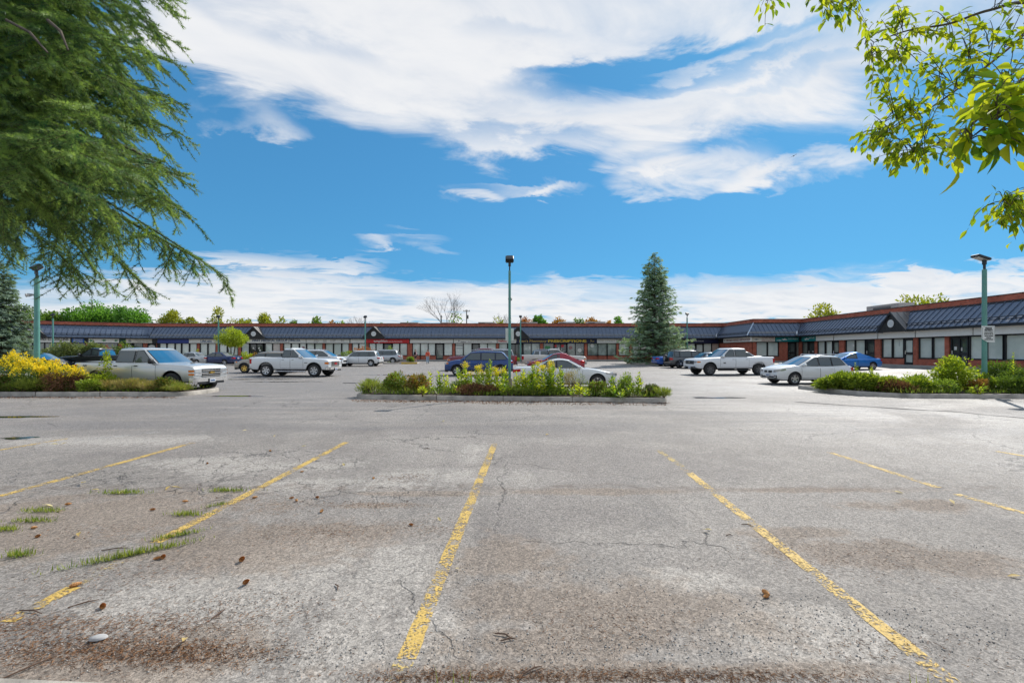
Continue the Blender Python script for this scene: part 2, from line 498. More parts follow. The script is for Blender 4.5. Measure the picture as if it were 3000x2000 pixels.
# ------------------------------------------------------------------ mesh building
class MB:
    def __init__(self):
        self.v, self.f = [], []

    def add(self, vs, fs):
        o = len(self.v)
        self.v += [tuple(p) for p in vs]
        self.f += [tuple(i + o for i in f) for f in fs]
        return self

    def box(self, c, s, rot=None, bev=0.0):
        hx, hy, hz = s[0] / 2, s[1] / 2, s[2] / 2
        if bev > 0:
            b = min(bev, hx * .45, hy * .45, hz * .45)
            pts = []
            for (z, i) in ((-hz, b), (-hz + b, 0), (hz - b, 0), (hz, b)):
                x_, y_ = hx - i, hy - i
                for sx in (-1, 1):
                    for sy in (-1, 1):
                        pts += [(sx * (x_ - b), sy * y_, z), (sx * x_, sy * (y_ - b), z)]
            # order round the ring by angle
            ring = []
            for q in range(4):
                r = pts[q * 8:q * 8 + 8]
                r = sorted(r, key=lambda p: math.atan2(p[1] / hy, p[0] / hx))
                ring += r
            fs = []
            for q in range(3):
                for i in range(8):
                    j = (i + 1) % 8
                    fs.append((q * 8 + i, q * 8 + j, q * 8 + 8 + j, q * 8 + 8 + i))
            fs.append(tuple(range(7, -1, -1)))
            fs.append(tuple(range(24, 32)))
            P = ring
        else:
            P = [(sx * hx, sy * hy, sz * hz) for sz in (-1, 1) for sy in (-1, 1) for sx in (-1, 1)]
            fs = [(0, 2, 3, 1), (4, 5, 7, 6), (0, 1, 5, 4), (2, 6, 7, 3), (0, 4, 6, 2), (1, 3, 7, 5)]
        out = []
        for p in P:
            q = Vector(p)
            if rot is not None:
                q = rot @ q
            out.append(q + Vector(c))
        return self.add(out, fs)

    def tube(self, pts, rads, n=8, cap=True):
        pts = [Vector(p) for p in pts]
        rings = []
        for i, p in enumerate(pts):
            d = (pts[min(i + 1, len(pts) - 1)] - pts[max(i - 1, 0)])
            if d.length < 1e-9:
                d = Vector((0, 0, 1))
            d.normalize()
            a = Vector((0, 0, 1)) if abs(d.z) < 0.9 else Vector((1, 0, 0))
            u = d.cross(a).normalized()
            w = d.cross(u)
            r = rads[i] if hasattr(rads, '__len__') else rads
            rings.append([p + (u * math.cos(2 * math.pi * k / n) + w * math.sin(2 * math.pi * k / n)) * r for k in range(n)])
        vs = [q for r_ in rings for q in r_]
        fs = []
        for i in range(len(pts) - 1):
            for k in range(n):
                k2 = (k + 1) % n
                fs.append((i * n + k, i * n + k2, (i + 1) * n + k2, (i + 1) * n + k))
        if cap:
            fs.append(tuple(range(n)))
            fs.append(tuple(range(len(pts) * n - 1, (len(pts) - 1) * n - 1, -1)))
        return self.add(vs, fs)

    def lathe(self, prof, axis='Y', n=20, c=(0, 0, 0)):
        """prof: (radius, height along axis)"""
        vs, fs = [], []
        for r, h in prof:
            for k in range(n):
                a = 2 * math.pi * k / n
                p = {'Y': (r * math.cos(a), h, r * math.sin(a)), 'Z': (r * math.cos(a), r * math.sin(a), h),
                     'X': (h, r * math.cos(a), r * math.sin(a))}[axis]
                vs.append((p[0] + c[0], p[1] + c[1], p[2] + c[2]))
        for i in range(len(prof) - 1):
            for k in range(n):
                k2 = (k + 1) % n
                fs.append((i * n + k, i * n + k2, (i + 1) * n + k2, (i + 1) * n + k))
        return self.add(vs, fs)

    def prism(self, poly, off):
        """poly: 3D points, extruded by vector off"""
        nn = len(poly)
        off = Vector(off)
        vs = [Vector(p) for p in poly] + [Vector(p) + off for p in poly]
        fs = [tuple(range(nn)), tuple(range(2 * nn - 1, nn - 1, -1))]
        for i in range(nn):
            j = (i + 1) % nn
            fs.append((i, i + nn, j + nn, j))
        return self.add(vs, fs)

    def grid(self, rows, closed=False):
        nr, nc = len(rows), len(rows[0])
        vs = [p for r in rows for p in r]
        fs = []
        for i in range(nr - 1):
            for j in range(nc - 1 + (1 if closed else 0)):
                j2 = (j + 1) % nc
                fs.append((i * nc + j, i * nc + j2, (i + 1) * nc + j2, (i + 1) * nc + j))
        return self.add(vs, fs)

    def mesh(self, name, mat=None, smooth=None, fix=True):
        me = bpy.data.meshes.new(name)
        me.from_pydata(self.v, [], self.f)
        me.validate(clean_customdata=False)
        if fix:
            bm = bmesh.new()
            bm.from_mesh(me)
            bmesh.ops.recalc_face_normals(bm, faces=bm.faces)
            bm.to_mesh(me)
            bm.free()
        if smooth is not None:
            me.polygons.foreach_set('use_smooth', [True] * len(me.polygons))
            me.set_sharp_from_angle(angle=R(smooth))
        if mat:
            me.materials.append(MATS[mat])
        return me

    def build(self, name, mat, parent=None, smooth=None, loc=None, fix=True):
        return link(name, self.mesh(name, mat, smooth, fix), parent, loc)


def link(name, me, parent=None, loc=None):
    o = bpy.data.objects.new(name, me)
    COL.objects.link(o)
    if parent is not None:
        o.parent = parent
    if loc is not None:
        o.location = loc
    return o


def tag(o, label=None, cat=None, group=None, kind=None):
    if label:
        o['label'] = label
    if cat:
        o['category'] = cat
    if group:
        o['group'] = group
    if kind:
        o['kind'] = kind
    return o


def empty(name, loc=(0, 0, 0), rz=0.0, parent=None):
    o = bpy.data.objects.new(name, None)
    COL.objects.link(o)
    o.location = loc
    o.rotation_euler = (0, 0, rz)
    o.empty_display_size = 0.2
    if parent is not None:
        o.parent = parent
    return o


def np_mesh(name, V, T, mat, tint=None, quads=False, smooth=False):
    """bulk mesh from numpy arrays; tint: one value per face"""
    k = 4 if quads else 3
    V = np.asarray(V, dtype=np.float32).reshape(-1, 3)
    T = np.asarray(T, dtype=np.int32).reshape(-1, k)
    me = bpy.data.meshes.new(name)
    me.vertices.add(len(V))
    me.vertices.foreach_set('co', V.ravel())
    me.loops.add(len(T) * k)
    me.loops.foreach_set('vertex_index', T.ravel())
    me.polygons.add(len(T))
    me.polygons.foreach_set('loop_start', np.arange(0, len(T) * k, k, dtype=np.int32))
    me.update(calc_edges=True)
    if tint is not None:
        a = me.attributes.new('tint', 'FLOAT', 'FACE')
        a.data.foreach_set('value', np.asarray(tint, dtype=np.float32))
    if smooth:
        me.polygons.foreach_set('use_smooth', [True] * len(me.polygons))
    me.materials.append(MATS[mat])
    return me


def unit(a):
    return a / np.maximum(1e-9, np.linalg.norm(a, axis=-1, keepdims=True))


def leaf_quads(P, D, S, L, W, bend=0.15):
    """diamond leaves: base P, direction D, side S, length L, width W -> (V, quads)"""
    nn = len(P)
    L = np.broadcast_to(np.asarray(L, float), (nn,))[:, None]
    W = np.broadcast_to(np.asarray(W, float), (nn,))[:, None]
    Nn = unit(np.cross(D, S))
    a = P
    b = P + D * L * 0.45 + S * W * 0.5 + Nn * L * bend * 0.3
    c = P + D * L - Nn * L * bend
    d = P + D * L * 0.45 - S * W * 0.5 + Nn * L * bend * 0.3
    V = np.stack([a, b, c, d], 1).reshape(-1, 3)
    Q = np.arange(nn * 4).reshape(-1, 4)
    return V, Q


def rand_dirs(nn):
    return unit(rng.normal(size=(nn, 3)))


def text_mesh(txt, size, mat, align='CENTER', width=None, bold=0.0, shear=0.0):
    cu = bpy.data.curves.new('lettering', 'FONT')
    cu.body = txt
    cu.size = size
    cu.align_x = align
    cu.align_y = 'CENTER'
    cu.extrude = 0.006
    cu.offset = bold
    cu.shear = shear
    cu.resolution_u = 3
    o = bpy.data.objects.new('lettering', cu)
    COL.objects.link(o)
    dg = bpy.context.evaluated_depsgraph_get()
    me = bpy.data.meshes.new_from_object(o.evaluated_get(dg))
    bpy.data.objects.remove(o)
    bpy.data.curves.remove(cu)
    if width and len(me.vertices):
        co = np.empty(len(me.vertices) * 3, dtype=np.float32)
        me.vertices.foreach_get('co', co)
        co = co.reshape(-1, 3)
        w = co[:, 0].max() - co[:, 0].min()
        if w > 0:
            co[:, 0] *= width / w
            if align == 'CENTER':
                co[:, 0] -= (co[:, 0].max() + co[:, 0].min()) / 2
        me.vertices.foreach_set('co', co.ravel())
    me.materials.clear()
    me.materials.append(MATS[mat])
    return me


# ------------------------------------------------------------------ the lot
def asphalt():
    m, k, b = new_mat('asphalt')
    P = pos(k)
    x, y, z = k.sep(P)
    n1 = k.noise(P, 0.22, 6.0, 0.6, 0.6)
    n2 = k.noise(P, 1.3, 6.0, 0.62, 0.4)
    n3 = k.noise(P, 7.0, 4.0, 0.6)
    grain = k.voro(P, 95.0, 'F1', 'Color')
    gv = k.sep(grain)[0]
    grain2 = k.noise(P, 210.0, 2.0, 0.6)
    stone = k.voro(P, 48.0, 'F1', 'Color')
    sv = k.sep(stone)[1]

    nwarp = k.m('ADD', k.m('MULTIPLY', k.m('SUBTRACT', n2, 0.5), 2.6), k.m('MULTIPLY', k.m('SUBTRACT', n3, 0.5), 1.9))

    def el(px, py, rx, ry, soft=0.38):
        """stain of its own outline, centre given by a photo pixel on the lot, radii in metres"""
        c = gp(px, py)
        dx_ = k.m('DIVIDE', k.m('SUBTRACT', x, c.x), rx)
        dy_ = k.m('DIVIDE', k.m('SUBTRACT', y, c.y), ry)
        q = k.m('SQRT', k.m('ADD', k.m('MULTIPLY', dx_, dx_), k.m('MULTIPLY', dy_, dy_)))
        q = k.m('ADD', q, nwarp)
        return k.mapr(q, 1.0 - soft, 1.0 + soft, 1.0, 0.0)

    def union(lst):
        o = None
        for e in lst:
            q = el(*e)
            o = q if o is None else k.m('MAXIMUM', o, q)
        return o

    base = k.mix(k.mapr(n1, 0.30, 0.72), (0.208, 0.184, 0.163, 1), (0.312, 0.281, 0.252, 1))
    base = k.mix(k.mapr(n2, 0.35, 0.75, 0.0, 0.45), base, (0.35, 0.310, 0.272, 1))
    light = union([(760, 1350, 1.5, 0.75), (300, 1290, 1.9, .5), (1400, 1390, 1.2, .35), (1390, 1330, .3, .8), (1000, 1650, .9, .5),
                   (700, 1750, 1.0, .45), (850, 1900, .8, .4), (1250, 1850, .25, .35), (2050, 1700, .35, .2), (2350, 1850, .5, .3), (1000, 1420, 1.2, .3)])
    base = k.mix(k.m('MULTIPLY', light, 0.60), base, (0.46, 0.418, 0.37, 1))
    dark = union([(1750, 1350, 2.3, 1.3), (1600, 1500, .8, .7), (450, 1330, 1.6, .25), (900, 1330, 1.2, .5), (1450, 1260, 3.0, .8)])
    base = k.mix(k.m('MULTIPLY', dark, 0.45), base, (0.185, 0.160, 0.146, 1))
    brown = union([(330, 1500, 1.6, .75), (120, 1560, 1.0, .6), (1250, 1445, 1.1, .10), (1750, 1440, 1.4, .12), (2350, 1435, 1.4, .10),
                   (1850, 1780, .85, .38), (1650, 1880, .8, .18), (1480, 1640, .5, .35), (700, 1620, .9, .4), (2350, 1560, .6, .16), (2550, 1620, .9, .35), (2800, 1640, .6, .25), (1500, 1760, .45, .35), (950, 1560, 1.0, .35),
                   (600, 1890, .6, .18), (1700, 1960, 1.2, .10), (2200, 1960, .7, .06), (250, 1960, 1.0, .16), (2700, 1480, .9, .2), (1080, 1480, .5, .1)])
    base = k.mix(k.m('MULTIPLY', brown, 0.58), base, (0.250, 0.190, 0.142, 1))
    # the driving lane: darker, damp in streaks along the traffic
    lanev = k.comb(k.m('MULTIPLY', x, 0.16), k.m('MULTIPLY', y, 0.9), 0.0)
    ln_ = k.noise(lanev, 1.0, 5.0, 0.6, 0.3)
    lane = k.m('MULTIPLY', k.m('MULTIPLY', k.mapr(y, 8.6, 10.5), k.mapr(y, 30.0, 17.0, 0.0, 1.0)), k.mapr(ln_, 0.36, 0.62))
    base = k.mix(k.m('MULTIPLY', lane, 0.62), base, (0.165, 0.152, 0.146, 1))
    base = k.mix(k.mapr(y, 11.0, 24.0, 0.0, 0.55), base, (0.205, 0.192, 0.184, 1))
    tyre = k.m('MULTIPLY', k.mapr(k.noise(k.comb(k.m('MULTIPLY', x, 2.2), k.m('MULTIPLY', y, 0.22), 4.0), 1.0, 4.0, 0.6), 0.52, 0.70), k.mapr(y, 9.5, 5.0, 0.0, 1.0))
    base = k.mix(k.m('MULTIPLY', tyre, 0.38), base, (0.15, 0.135, 0.125, 1))
    # surface aggregate
    base = k.v('SCALE', base, k.mapr(gv, 0.0, 1.0, 0.66, 1.33, smooth=False))
    base = k.v('SCALE', base, k.mapr(grain2, 0.25, 0.75, 0.66, 1.36, smooth=False))
    base = k.v('SCALE', base, k.mapr(sv, 0.0, 1.0, 0.74, 1.26, smooth=False))
    pit = k.m('GREATER_THAN', k.noise(P, 46.0, 2.0), 0.665)
    base = k.mix(k.m('MULTIPLY', pit, 0.6), base, (0.045, 0.04, 0.037, 1))
    # cracks
    warp = k.v('ADD', P, k.v('SCALE', k.v('SUBTRACT', k.noise(P, 2.5, 4.0, 0.6, 0.0, True), (0.5, 0.5, 0.5)), 0.5))
    e1 = k.voro(warp, 0.42, 'DISTANCE_TO_EDGE')
    e2 = k.voro(warp, 2.4, 'DISTANCE_TO_EDGE')
    c1 = k.m('MULTIPLY', k.mapr(e1, 0.002, 0.008, 1.0, 0.0), k.mapr(n1, 0.47, 0.57, 0.06, 0.9))
    alli = union([(760, 1350, 1.6, .8), (620, 1420, 1.3, .5), (1100, 1440, 1.0, .35), (300, 1400, 1.3, .5)])
    c2 = k.m('MULTIPLY', k.mapr(e2, 0.008, 0.028, 1.0, 0.0), alli)
    cr = k.m('MAXIMUM', c1, c2)
    base = k.mix(k.m('MULTIPLY', cr, 0.62), base, (0.03, 0.026, 0.023, 1))
    # an old paving joint runs across the stalls
    jy = k.m('ABSOLUTE', k.m('SUBTRACT', k.m('ADD', y, k.m('MULTIPLY', k.m('SUBTRACT', n2, 0.5), 0.9)), 5.85))
    jm = k.m('MULTIPLY', k.mapr(jy, 0.02, 0.16, 1.0, 0.0), k.mapr(n3, 0.35, 0.65))
    base = k.mix(k.m('MULTIPLY', jm, 0.55), base, (0.13, 0.09, 0.065, 1))
    # verge beyond the plaza
    far = k.m('MAXIMUM', k.mapr(y, 92.0, 94.0), k.mapr(y, 1.2, 1.0))
    grass = k.mix(k.noise(P, 2.0, 4.0), (0.05, 0.085, 0.02, 1), (0.12, 0.14, 0.045, 1))
    base = k.mix(far, base, grass)
    k.put(b.inputs['Base Color'], base)
    wet = k.m('MULTIPLY', k.mapr(n1, 0.40, 0.58, 0.35, 1.0), 0.22)
    rr = k.m('SUBTRACT', k.mapr(n3, 0.2, 0.8, 0.66, 0.80), k.m('MULTIPLY', wet, k.mapr(x, 3.0, 12.0)))
    rr = k.m('MAXIMUM', rr, k.m('MULTIPLY', brown, 0.85))
    k.put(b.inputs['Roughness'], rr)
    b.inputs['Specular IOR Level'].default_value = 0.5
    h = k.m('ADD', k.m('ADD', k.m('MULTIPLY', gv, 0.5), grain2), k.m('MULTIPLY', sv, 0.6))
    h = k.m('SUBTRACT', h, k.m('MULTIPLY', cr, 2.5))
    k.put(b.inputs['Normal'], k.bump(h, 0.65, 0.008))


asphalt()


def sheet(xs, ys, dz=0.0):
    mb = MB()
    mb.grid([[(x, y, G(x, y) + dz) for x in xs] for y in ys])
    return mb


xs = [-3000, -600, -200, -100, -60, -30, -10, 0, 10, 18] + list(np.arange(20, 36.1, 1.0)) + [45, 60, 100, 200, 600, 3000]
ys = [-600, -60, -10, 0, 10, 18] + list(np.arange(20, 36.1, 1.0)) + list(np.arange(40, 66.1, 4)) + [65, 70, 90, 150, 400, 1200, 4000]
ys = sorted(set(float(v) for v in ys))
ground = sheet(xs, ys).build('ground', 'asphalt', fix=False)
tag(ground, 'weathered grey asphalt parking lot with stains and cracks', kind='structure')


# yellow stall lines, worn through to the asphalt
def linemat(name, col, wear):
    m, k, b = new_mat(name)
    P = pos(k)
    w1 = k.noise(P, 2.0, 5.0, 0.6)
    w2 = k.noise(P, 55.0, 3.0, 0.6)
    w3 = k.noise(P, 14.0, 3.0, 0.6)
    s = k.m('ADD', k.m('ADD', k.m('MULTIPLY', w1, 0.9), k.m('MULTIPLY', w2, 0.8)), k.m('MULTIPLY', w3, 0.55))
    a = k.mapr(s, wear, wear + 0.16, 0.0, 0.93)
    k.put(b.inputs['Base Color'], k.v('SCALE', col, k.mapr(w2, 0.2, 0.8, 0.72, 1.2)))
    b.inputs['Roughness'].default_value = 0.65
    k.put(b.inputs['Alpha'], a)
    k.put(b.inputs['Normal'], k.bump(k.m('ADD', w2, k.noise(P, 210.0, 2.0)), 0.5, 0.006))


linemat('line_yellow', (0.66, 0.44, 0.11), 1.03)
linemat('line_worn', (0.60, 0.44, 0.15), 1.27)
linemat('line_faint', (0.62, 0.45, 0.14), 1.13)
linemat('line_white', (0.42, 0.41, 0.39), 1.08)


def strip(name, p0, p1, w, mat, label):
    a, b_ = gp(*p0), gp(*p1)
    d = (b_ - a)
    L = d.length
    d.normalize()
    s = Vector((-d.y, d.x, 0)).normalized() * w / 2
    nn = max(2, int(L / 0.08))
    rows = []
    for i in range(nn + 1):
        c = a + d * L * i / nn
        e0, e1 = [random.uniform(0.88, 1.06) for _ in range(2)]
        p, q = c + s * e0, c - s * e1
        rows.append([(p.x, p.y, G(p.x, p.y) + 0.004), (q.x, q.y, G(q.x, q.y) + 0.004)])
    o = MB().grid(rows).build(name, mat, fix=False)
    return tag(o, label, kind='structure')


strip('stall_line', (565, 1297), (-60, 1470), .115, 'line_yellow', 'yellow stall line running off the left edge')
strip('stall_line', (1015, 1295), (455, 1590), .115, 'line_yellow', 'yellow stall line fading into dirt beside weeds')
strip('stall_line', (455, 1590), (215, 1716), .115, 'line_worn', 'nearly worn away stretch of yellow stall line')
strip('stall_line', (215, 1720), (20, 1822), .115, 'line_yellow', 'short bright remnant of yellow stall line near litter')
strip('stall_line', (1450, 1298), (1190, 1930), .115, 'line_yellow', 'chipped yellow stall line in the middle foreground')
strip('stall_line', (1187, 1936), (1105, 2080), .115, 'line_faint', 'last worn bit of the middle stall line')
strip('stall_line', (1926, 1316), (2000, 1368), .11, 'line_faint', 'faint start of the long stall line')
strip('stall_line', (2003, 1372), (2800, 2010), .115, 'line_yellow', 'long yellow stall line running to the lower right corner')
strip('stall_line', (2428, 1324), (2748, 1428), .105, 'line_yellow', 'thin yellow stall line on the right')
strip('stall_line', (2800, 1447), (3150, 1545), .105, 'line_yellow', 'yellow stall line reaching the right edge')
strip('stall_line', (2920, 1322), (3100, 1352), .10, 'line_yellow', 'short far stall line at the right edge')
strip('stall_line', (200, 1284), (-60, 1328), .10, 'line_yellow', 'short far stall line at the left edge')
for a_, b_ in (((575, 1157), (940, 1118)), ((990, 1108), (1190, 1072)), ((830, 1131), (1010, 1101)), ((470, 1265), (130, 1300)),
               ((2080, 1108), (2260, 1112)), ((2130, 1142), (2300, 1128)), ((620, 1098), (700, 1096))):
    strip('stall_line', a_, b_, .10, 'line_white', 'faded white stall line in the middle of the lot')


# ------------------------------------------------------------------ kerbs, islands and the walk along the shops
def rounded(pts, r, n_=6):
    out = []
    m_ = len(pts)
    for i in range(m_):
        p0, p1, p2 = Vector(pts[i - 1]).to_2d(), Vector(pts[i]).to_2d(), Vector(pts[(i + 1) % m_]).to_2d()
        a, b_ = (p0 - p1), (p2 - p1)
        rr = min(r, a.length * .48, b_.length * .48)
        a.normalize()
        b_.normalize()
        for t in range(n_ + 1):
            s = t / n_
            q = (p1 + a * rr) * (1 - s) ** 2 + p1 * 2 * s * (1 - s) + (p1 + b_ * rr) * s * s
            out.append(q)
    return out


def inset(poly, d):
    out = []
    m_ = len(poly)
    area = sum(poly[i].x * poly[(i + 1) % m_].y - poly[(i + 1) % m_].x * poly[i].y for i in range(m_))
    sg = 1 if area > 0 else -1
    for i in range(m_):
        t = (poly[(i + 1) % m_] - poly[i - 1])
        if t.length < 1e-9:
            t = Vector((1, 0))
        t.normalize()
        out.append(poly[i] + Vector((-t.y, t.x)) * d * sg)
    return out


def island(pts, label, h=0.16, w=0.16, r=0.6, kerbmat='concrete', yellow=None):
    poly = rounded(pts, r)
    # even out the spacing so that the kerb follows the ground
    c = Vector((sum(p.x for p in poly) / len(poly), sum(p.y for p in poly) / len(poly)))
    zb = min(G(p.x, p.y) for p in poly)
    prof = [(0.0, -0.05), (0.012, h - 0.025), (0.035, h), (w - 0.02, h), (w, h - 0.02), (w, -0.05)]
    rows = []
    for d, z in prof:
        q = inset(poly, d)
        rows.append([(p.x, p.y, G(p.x, p.y) + z + 0.006 * math.sin(3 * p.x + 2 * p.y)) for p in q])
    root = MB().grid(rows, closed=True).build('kerb', kerbmat, smooth=40)
    tag(root, label, kind='structure')
    q = inset(poly, w * 0.6)
    z0 = G(c.x, c.y)
    mb = MB()
    mb.add([(c.x, c.y, z0 + h + 0.08)] + [(p.x, p.y, G(p.x, p.y) + h - 0.03) for p in q],
           [(0, i + 1, (i + 1) % len(q) + 1) for i in range(len(q))])
    mb.build('soil', 'soil', root, fix=False)
    run = 0.0
    for i in range(len(poly)):
        p, q_ = poly[i], poly[(i + 1) % len(poly)]
        L_ = (q_ - p).length
        if L_ < .9:
            continue
        d_ = (q_ - p) / L_
        m_ = int(L_ // 2.9)
        for j in range(1, m_ + 1):
            c_ = p + d_ * (L_ * j / (m_ + 1))
            sg_ = Vector((-d_.y, d_.x)) * (w / 2)
            e_ = c_ + sg_ if (c_ + sg_ - c).length < (c_ - sg_ - c).length else c_ - sg_
            MB().box((e_.x, e_.y, G(e_.x, e_.y) + h / 2), (.014, w + .008, h + .016), Matrix.Rotation(math.atan2(d_.y, d_.x), 3, 'Z')).build('kerb_joint', 'soil', root)
    return root


# joints between cast kerb lengths are grooves laid across the kerb
a0, a1 = gp(1022, 1168), gp(1968, 1181)
dn = Vector((-(a1 - a0).y, (a1 - a0).x, 0)).normalized()
CI0, CI1, CIN = a0, a1, dn                  # front edge of the centre island
CDEP = 2.9
island([a0, a1, a1 + dn * CDEP, a0 + dn * CDEP], 'weathered concrete kerb round the centre planting island', r=0.9)
b1 = gp(535, 1161)
LI1 = b1
island([Vector((-27, 17.9, 0)), b1, b1 + Vector((.1, 2.5, 0)), Vector((-27, 20.3, 0))], 'concrete kerb round the left planting island', r=0.7)
r0, r1, r2 = gp(2372, 1143), gp(2600, 1166), gp(3000, 1168)
island([r0 + Vector((0, 1.2, 0)), r0, r1, r2, r2 + Vector((9, -.1, 0)), r2 + Vector((9, 5.2, 0))], 'curved concrete kerb round the right planting island', r=2.0)

# kerb at the photographer's feet
mb = MB()
k0, k1 = Vector((-6.5, 2.52, 0)), Vector((-1.55, 2.235, 0))
tt = (k1 - k0).normalized()
nn_ = Vector((-tt.y, tt.x, 0))
mb.prism([k0 + nn_ * 0.0 + Vector((0, 0, -.05)), k0 + Vector((0, 0, .10)), k0 - nn_ * .02 + Vector((0, 0, .12)), k0 - nn_ * .2 + Vector((0, 0, .12)), k0 - nn_ * .2 + Vector((0, 0, -.05))], k1 - k0)
tag(mb.build('kerb', 'concrete'), 'concrete kerb cut off by the lower left edge', kind='structure')

# puddles
mpud, kpud, bpud = new_mat('water')
kpud.put(bpud.inputs['Base Color'], (0.03, 0.027, 0.024, 1))
kpud.put(bpud.inputs['Roughness'], kpud.mapr(kpud.noise(pos(kpud), 1.2, 3.0), 0.3, 0.7, 0.02, 0.09))
bpud.inputs['Specular IOR Level'].default_value = 0.6


def puddle(px, py, rx, ry, label, seed):
    r_ = random.Random(seed)
    c = gp(px, py)
    ph = [r_.uniform(0, 6.28) for _ in range(5)]
    pts = []
    for i in range(48):
        a = 2 * math.pi * i / 48
        q = 1 + 0.22 * math.sin(2 * a + ph[0]) + 0.16 * math.sin(3 * a + ph[1]) + 0.10 * math.sin(5 * a + ph[2]) + .06 * math.sin(9 * a + ph[3])
        X, Y = c.x + rx * q * math.cos(a), c.y + ry * q * math.sin(a)
        pts.append((X, Y, G(X, Y) + 0.005))
    mb = MB().add([(c.x, c.y, c.z + .005)] + pts, [(0, i + 1, (i + 1) % 48 + 1) for i in range(48)])
    tag(mb.build('puddle', 'water', fix=False), label, kind='structure')


puddle(740, 1111, 2.4, .30, 'dark puddle under the white pickup', 1)
puddle(820, 1118, 2.1, .22, 'thin puddle in front of the white pickup', 2)
puddle(690, 1160, .9, .25, 'small puddle beside the left island', 3)
puddle(2100, 1165, .8, .30, 'puddle at the end of the centre island', 4)
puddle(1130, 1098, 1.8, .25, 'long thin puddle in the driving aisle', 5)
puddle(55, 1283, .35, .12, 'tiny puddle on the left', 6)
puddle(20, 1221, 1.0, .2, 'dark puddle at the left edge', 8)
puddle(1030, 1122, .5, .2, 'small bright puddle behind the centre island', 9)

# tar strip along the right aisle
mtar, ktar, btar = new_mat('tar')
ktar.put(btar.inputs['Base Color'], (0.045, 0.042, 0.04, 1))
btar.inputs['Roughness'].default_value = 0.9
mb = MB()
tp = [(2330, 1177), (2480, 1187), (2650, 1198), (2800, 1206), (2900, 1216), (3010, 1225), (3120, 1236)]
rows = []
fine = []
for i in range(len(tp) - 1):
    for s in range(6):
        fine.append((tp[i][0] + (tp[i + 1][0] - tp[i][0]) * s / 6, tp[i][1] + (tp[i + 1][1] - tp[i][1]) * s / 6))
for i, (qx, qy) in enumerate(fine):
    p = gp(qx, qy)
    w = 0.10 + 0.05 * math.sin(i * .7) + random.uniform(-.03, .03)
    rows.append([(p.x, p.y - w, G(p.x, p.y) + .004), (p.x, p.y + w, G(p.x, p.y) + .004)])
tag(mb.grid(rows).build('tar_seam', 'tar', fix=False), 'dark wavy damp seam across the right aisle', kind='structure')


# ------------------------------------------------------------------ the strip mall
FAC = [Vector((-76.4, 55.1)), Vector((-53.8, 68.0)), Vector((31.0, 68.0)), Vector((30.7, 58.6)), Vector((37.0, 58.6)), Vector((35.35, 24.0))]
NS = len(FAC) - 1


def seg_dn(i):
    d = (FAC[i + 1] - FAC[i]).normalized()
    return d, Vector((d.y, -d.x))


def offset_line(o):
    """facade polyline moved outwards by o, mitred"""
    pts = []
    for i in range(len(FAC)):
        if i == 0:
            d, nrm = seg_dn(0)
            pts.append(FAC[0] + nrm * o)
        elif i == NS:
            d, nrm = seg_dn(NS - 1)
            pts.append(FAC[NS] + nrm * o)
        else:
            d1, n1_ = seg_dn(i - 1)
            d2, n2_ = seg_dn(i)
            bis = (n1_ + n2_)
            pts.append(FAC[i] + bis * (o / (1 + n1_.dot(n2_))))
    return pts


def frame(i, u, o, z):
    """matrix: x along the wall, y up, z outwards"""
    d, nrm = seg_dn(i)
    p = FAC[i] + d * u + nrm * o
    m_ = Matrix(((d.x, 0, nrm.x, p.x), (d.y, 0, nrm.y, p.y), (0, 1, 0, z), (0, 0, 0, 1)))
    return m_


def pu_(i, px, o=0.0):
    """photo column -> distance along facade segment i (plane moved out by o)"""
    d, nrm = seg_dn(i)
    a = FAC[i] + nrm * o
    t = (px - 1500) / F
    # a.x + u d.x = t (a.y + u d.y)
    return (t * a.y - a.x) / (d.x - t * d.y)


mall = empty('strip_mall', (0, 68, 0.36))
tag(mall, 'single storey brick strip mall with dark metal mansard roof', 'building')
MINV = Matrix.Translation((0, 68, 0.36)).inverted()


def put(o, m_, parent=None):
    """world matrix m_ under the mall (or under a part whose world matrix is known)"""
    o.parent = parent or mall
    o.matrix_basis = (MINV if parent is None else parent['_w'] if False else WINV[parent.name]) @ m_
    WINV[o.name] = m_.inverted()
    return o


WINV = {}
I4 = Matrix.Identity(4)


def part(name, mb, mat, m_=I4, parent=None, smooth=None):
    o = mb.build(name, mat, smooth=smooth)
    return put(o, m_, parent)


EAVE_O, EAVE_Z, TOP_O, TOP_Z = 0.85, 3.72, -0.75, 5.40
SW_Z = 0.54

# body and flat roof behind the parapet
inn = offset_line(-0.22)
poly = [(p.x, p.y, 0.0) for p in inn] + [(58, 23, 0), (58, 93, 0), (-62, 93, 0), (-90, 64, 0)]
mb = MB().prism(poly, (0, 0, 3.6))
part('wall', mb, 'dark_siding')
inn2 = offset_line(-0.95)
poly = [(p.x, p.y, 3.6) for p in inn2] + [(57.9, 23.1, 3.6), (57.9, 92.9, 3.6), (-61.9, 92.9, 3.6), (-89.9, 63.9, 3.6)]
flat = part('flat_roof', MB().prism(poly, (0, 0, 1.95)), 'roof_membrane')

pa, pb = offset_line(-0.78), offset_line(-1.0)
for i in range(NS):
    mb = MB().prism([(pa[i].x, pa[i].y, 5.3), (pa[i + 1].x, pa[i + 1].y, 5.3), (pb[i + 1].x, pb[i + 1].y, 5.3), (pb[i].x, pb[i].y, 5.3)], (0, 0, 0.64))
    par = part('parapet', mb, 'brick')
    qa, qb = offset_line(-0.73), offset_line(-1.05)
    mb = MB().prism([(qa[i].x, qa[i].y, 5.94), (qa[i + 1].x, qa[i + 1].y, 5.94), (qb[i + 1].x, qb[i + 1].y, 5.94), (qb[i].x, qb[i].y, 5.94)], (0, 0, 0.05))
    part('coping', mb, 'flashing', I4, par)

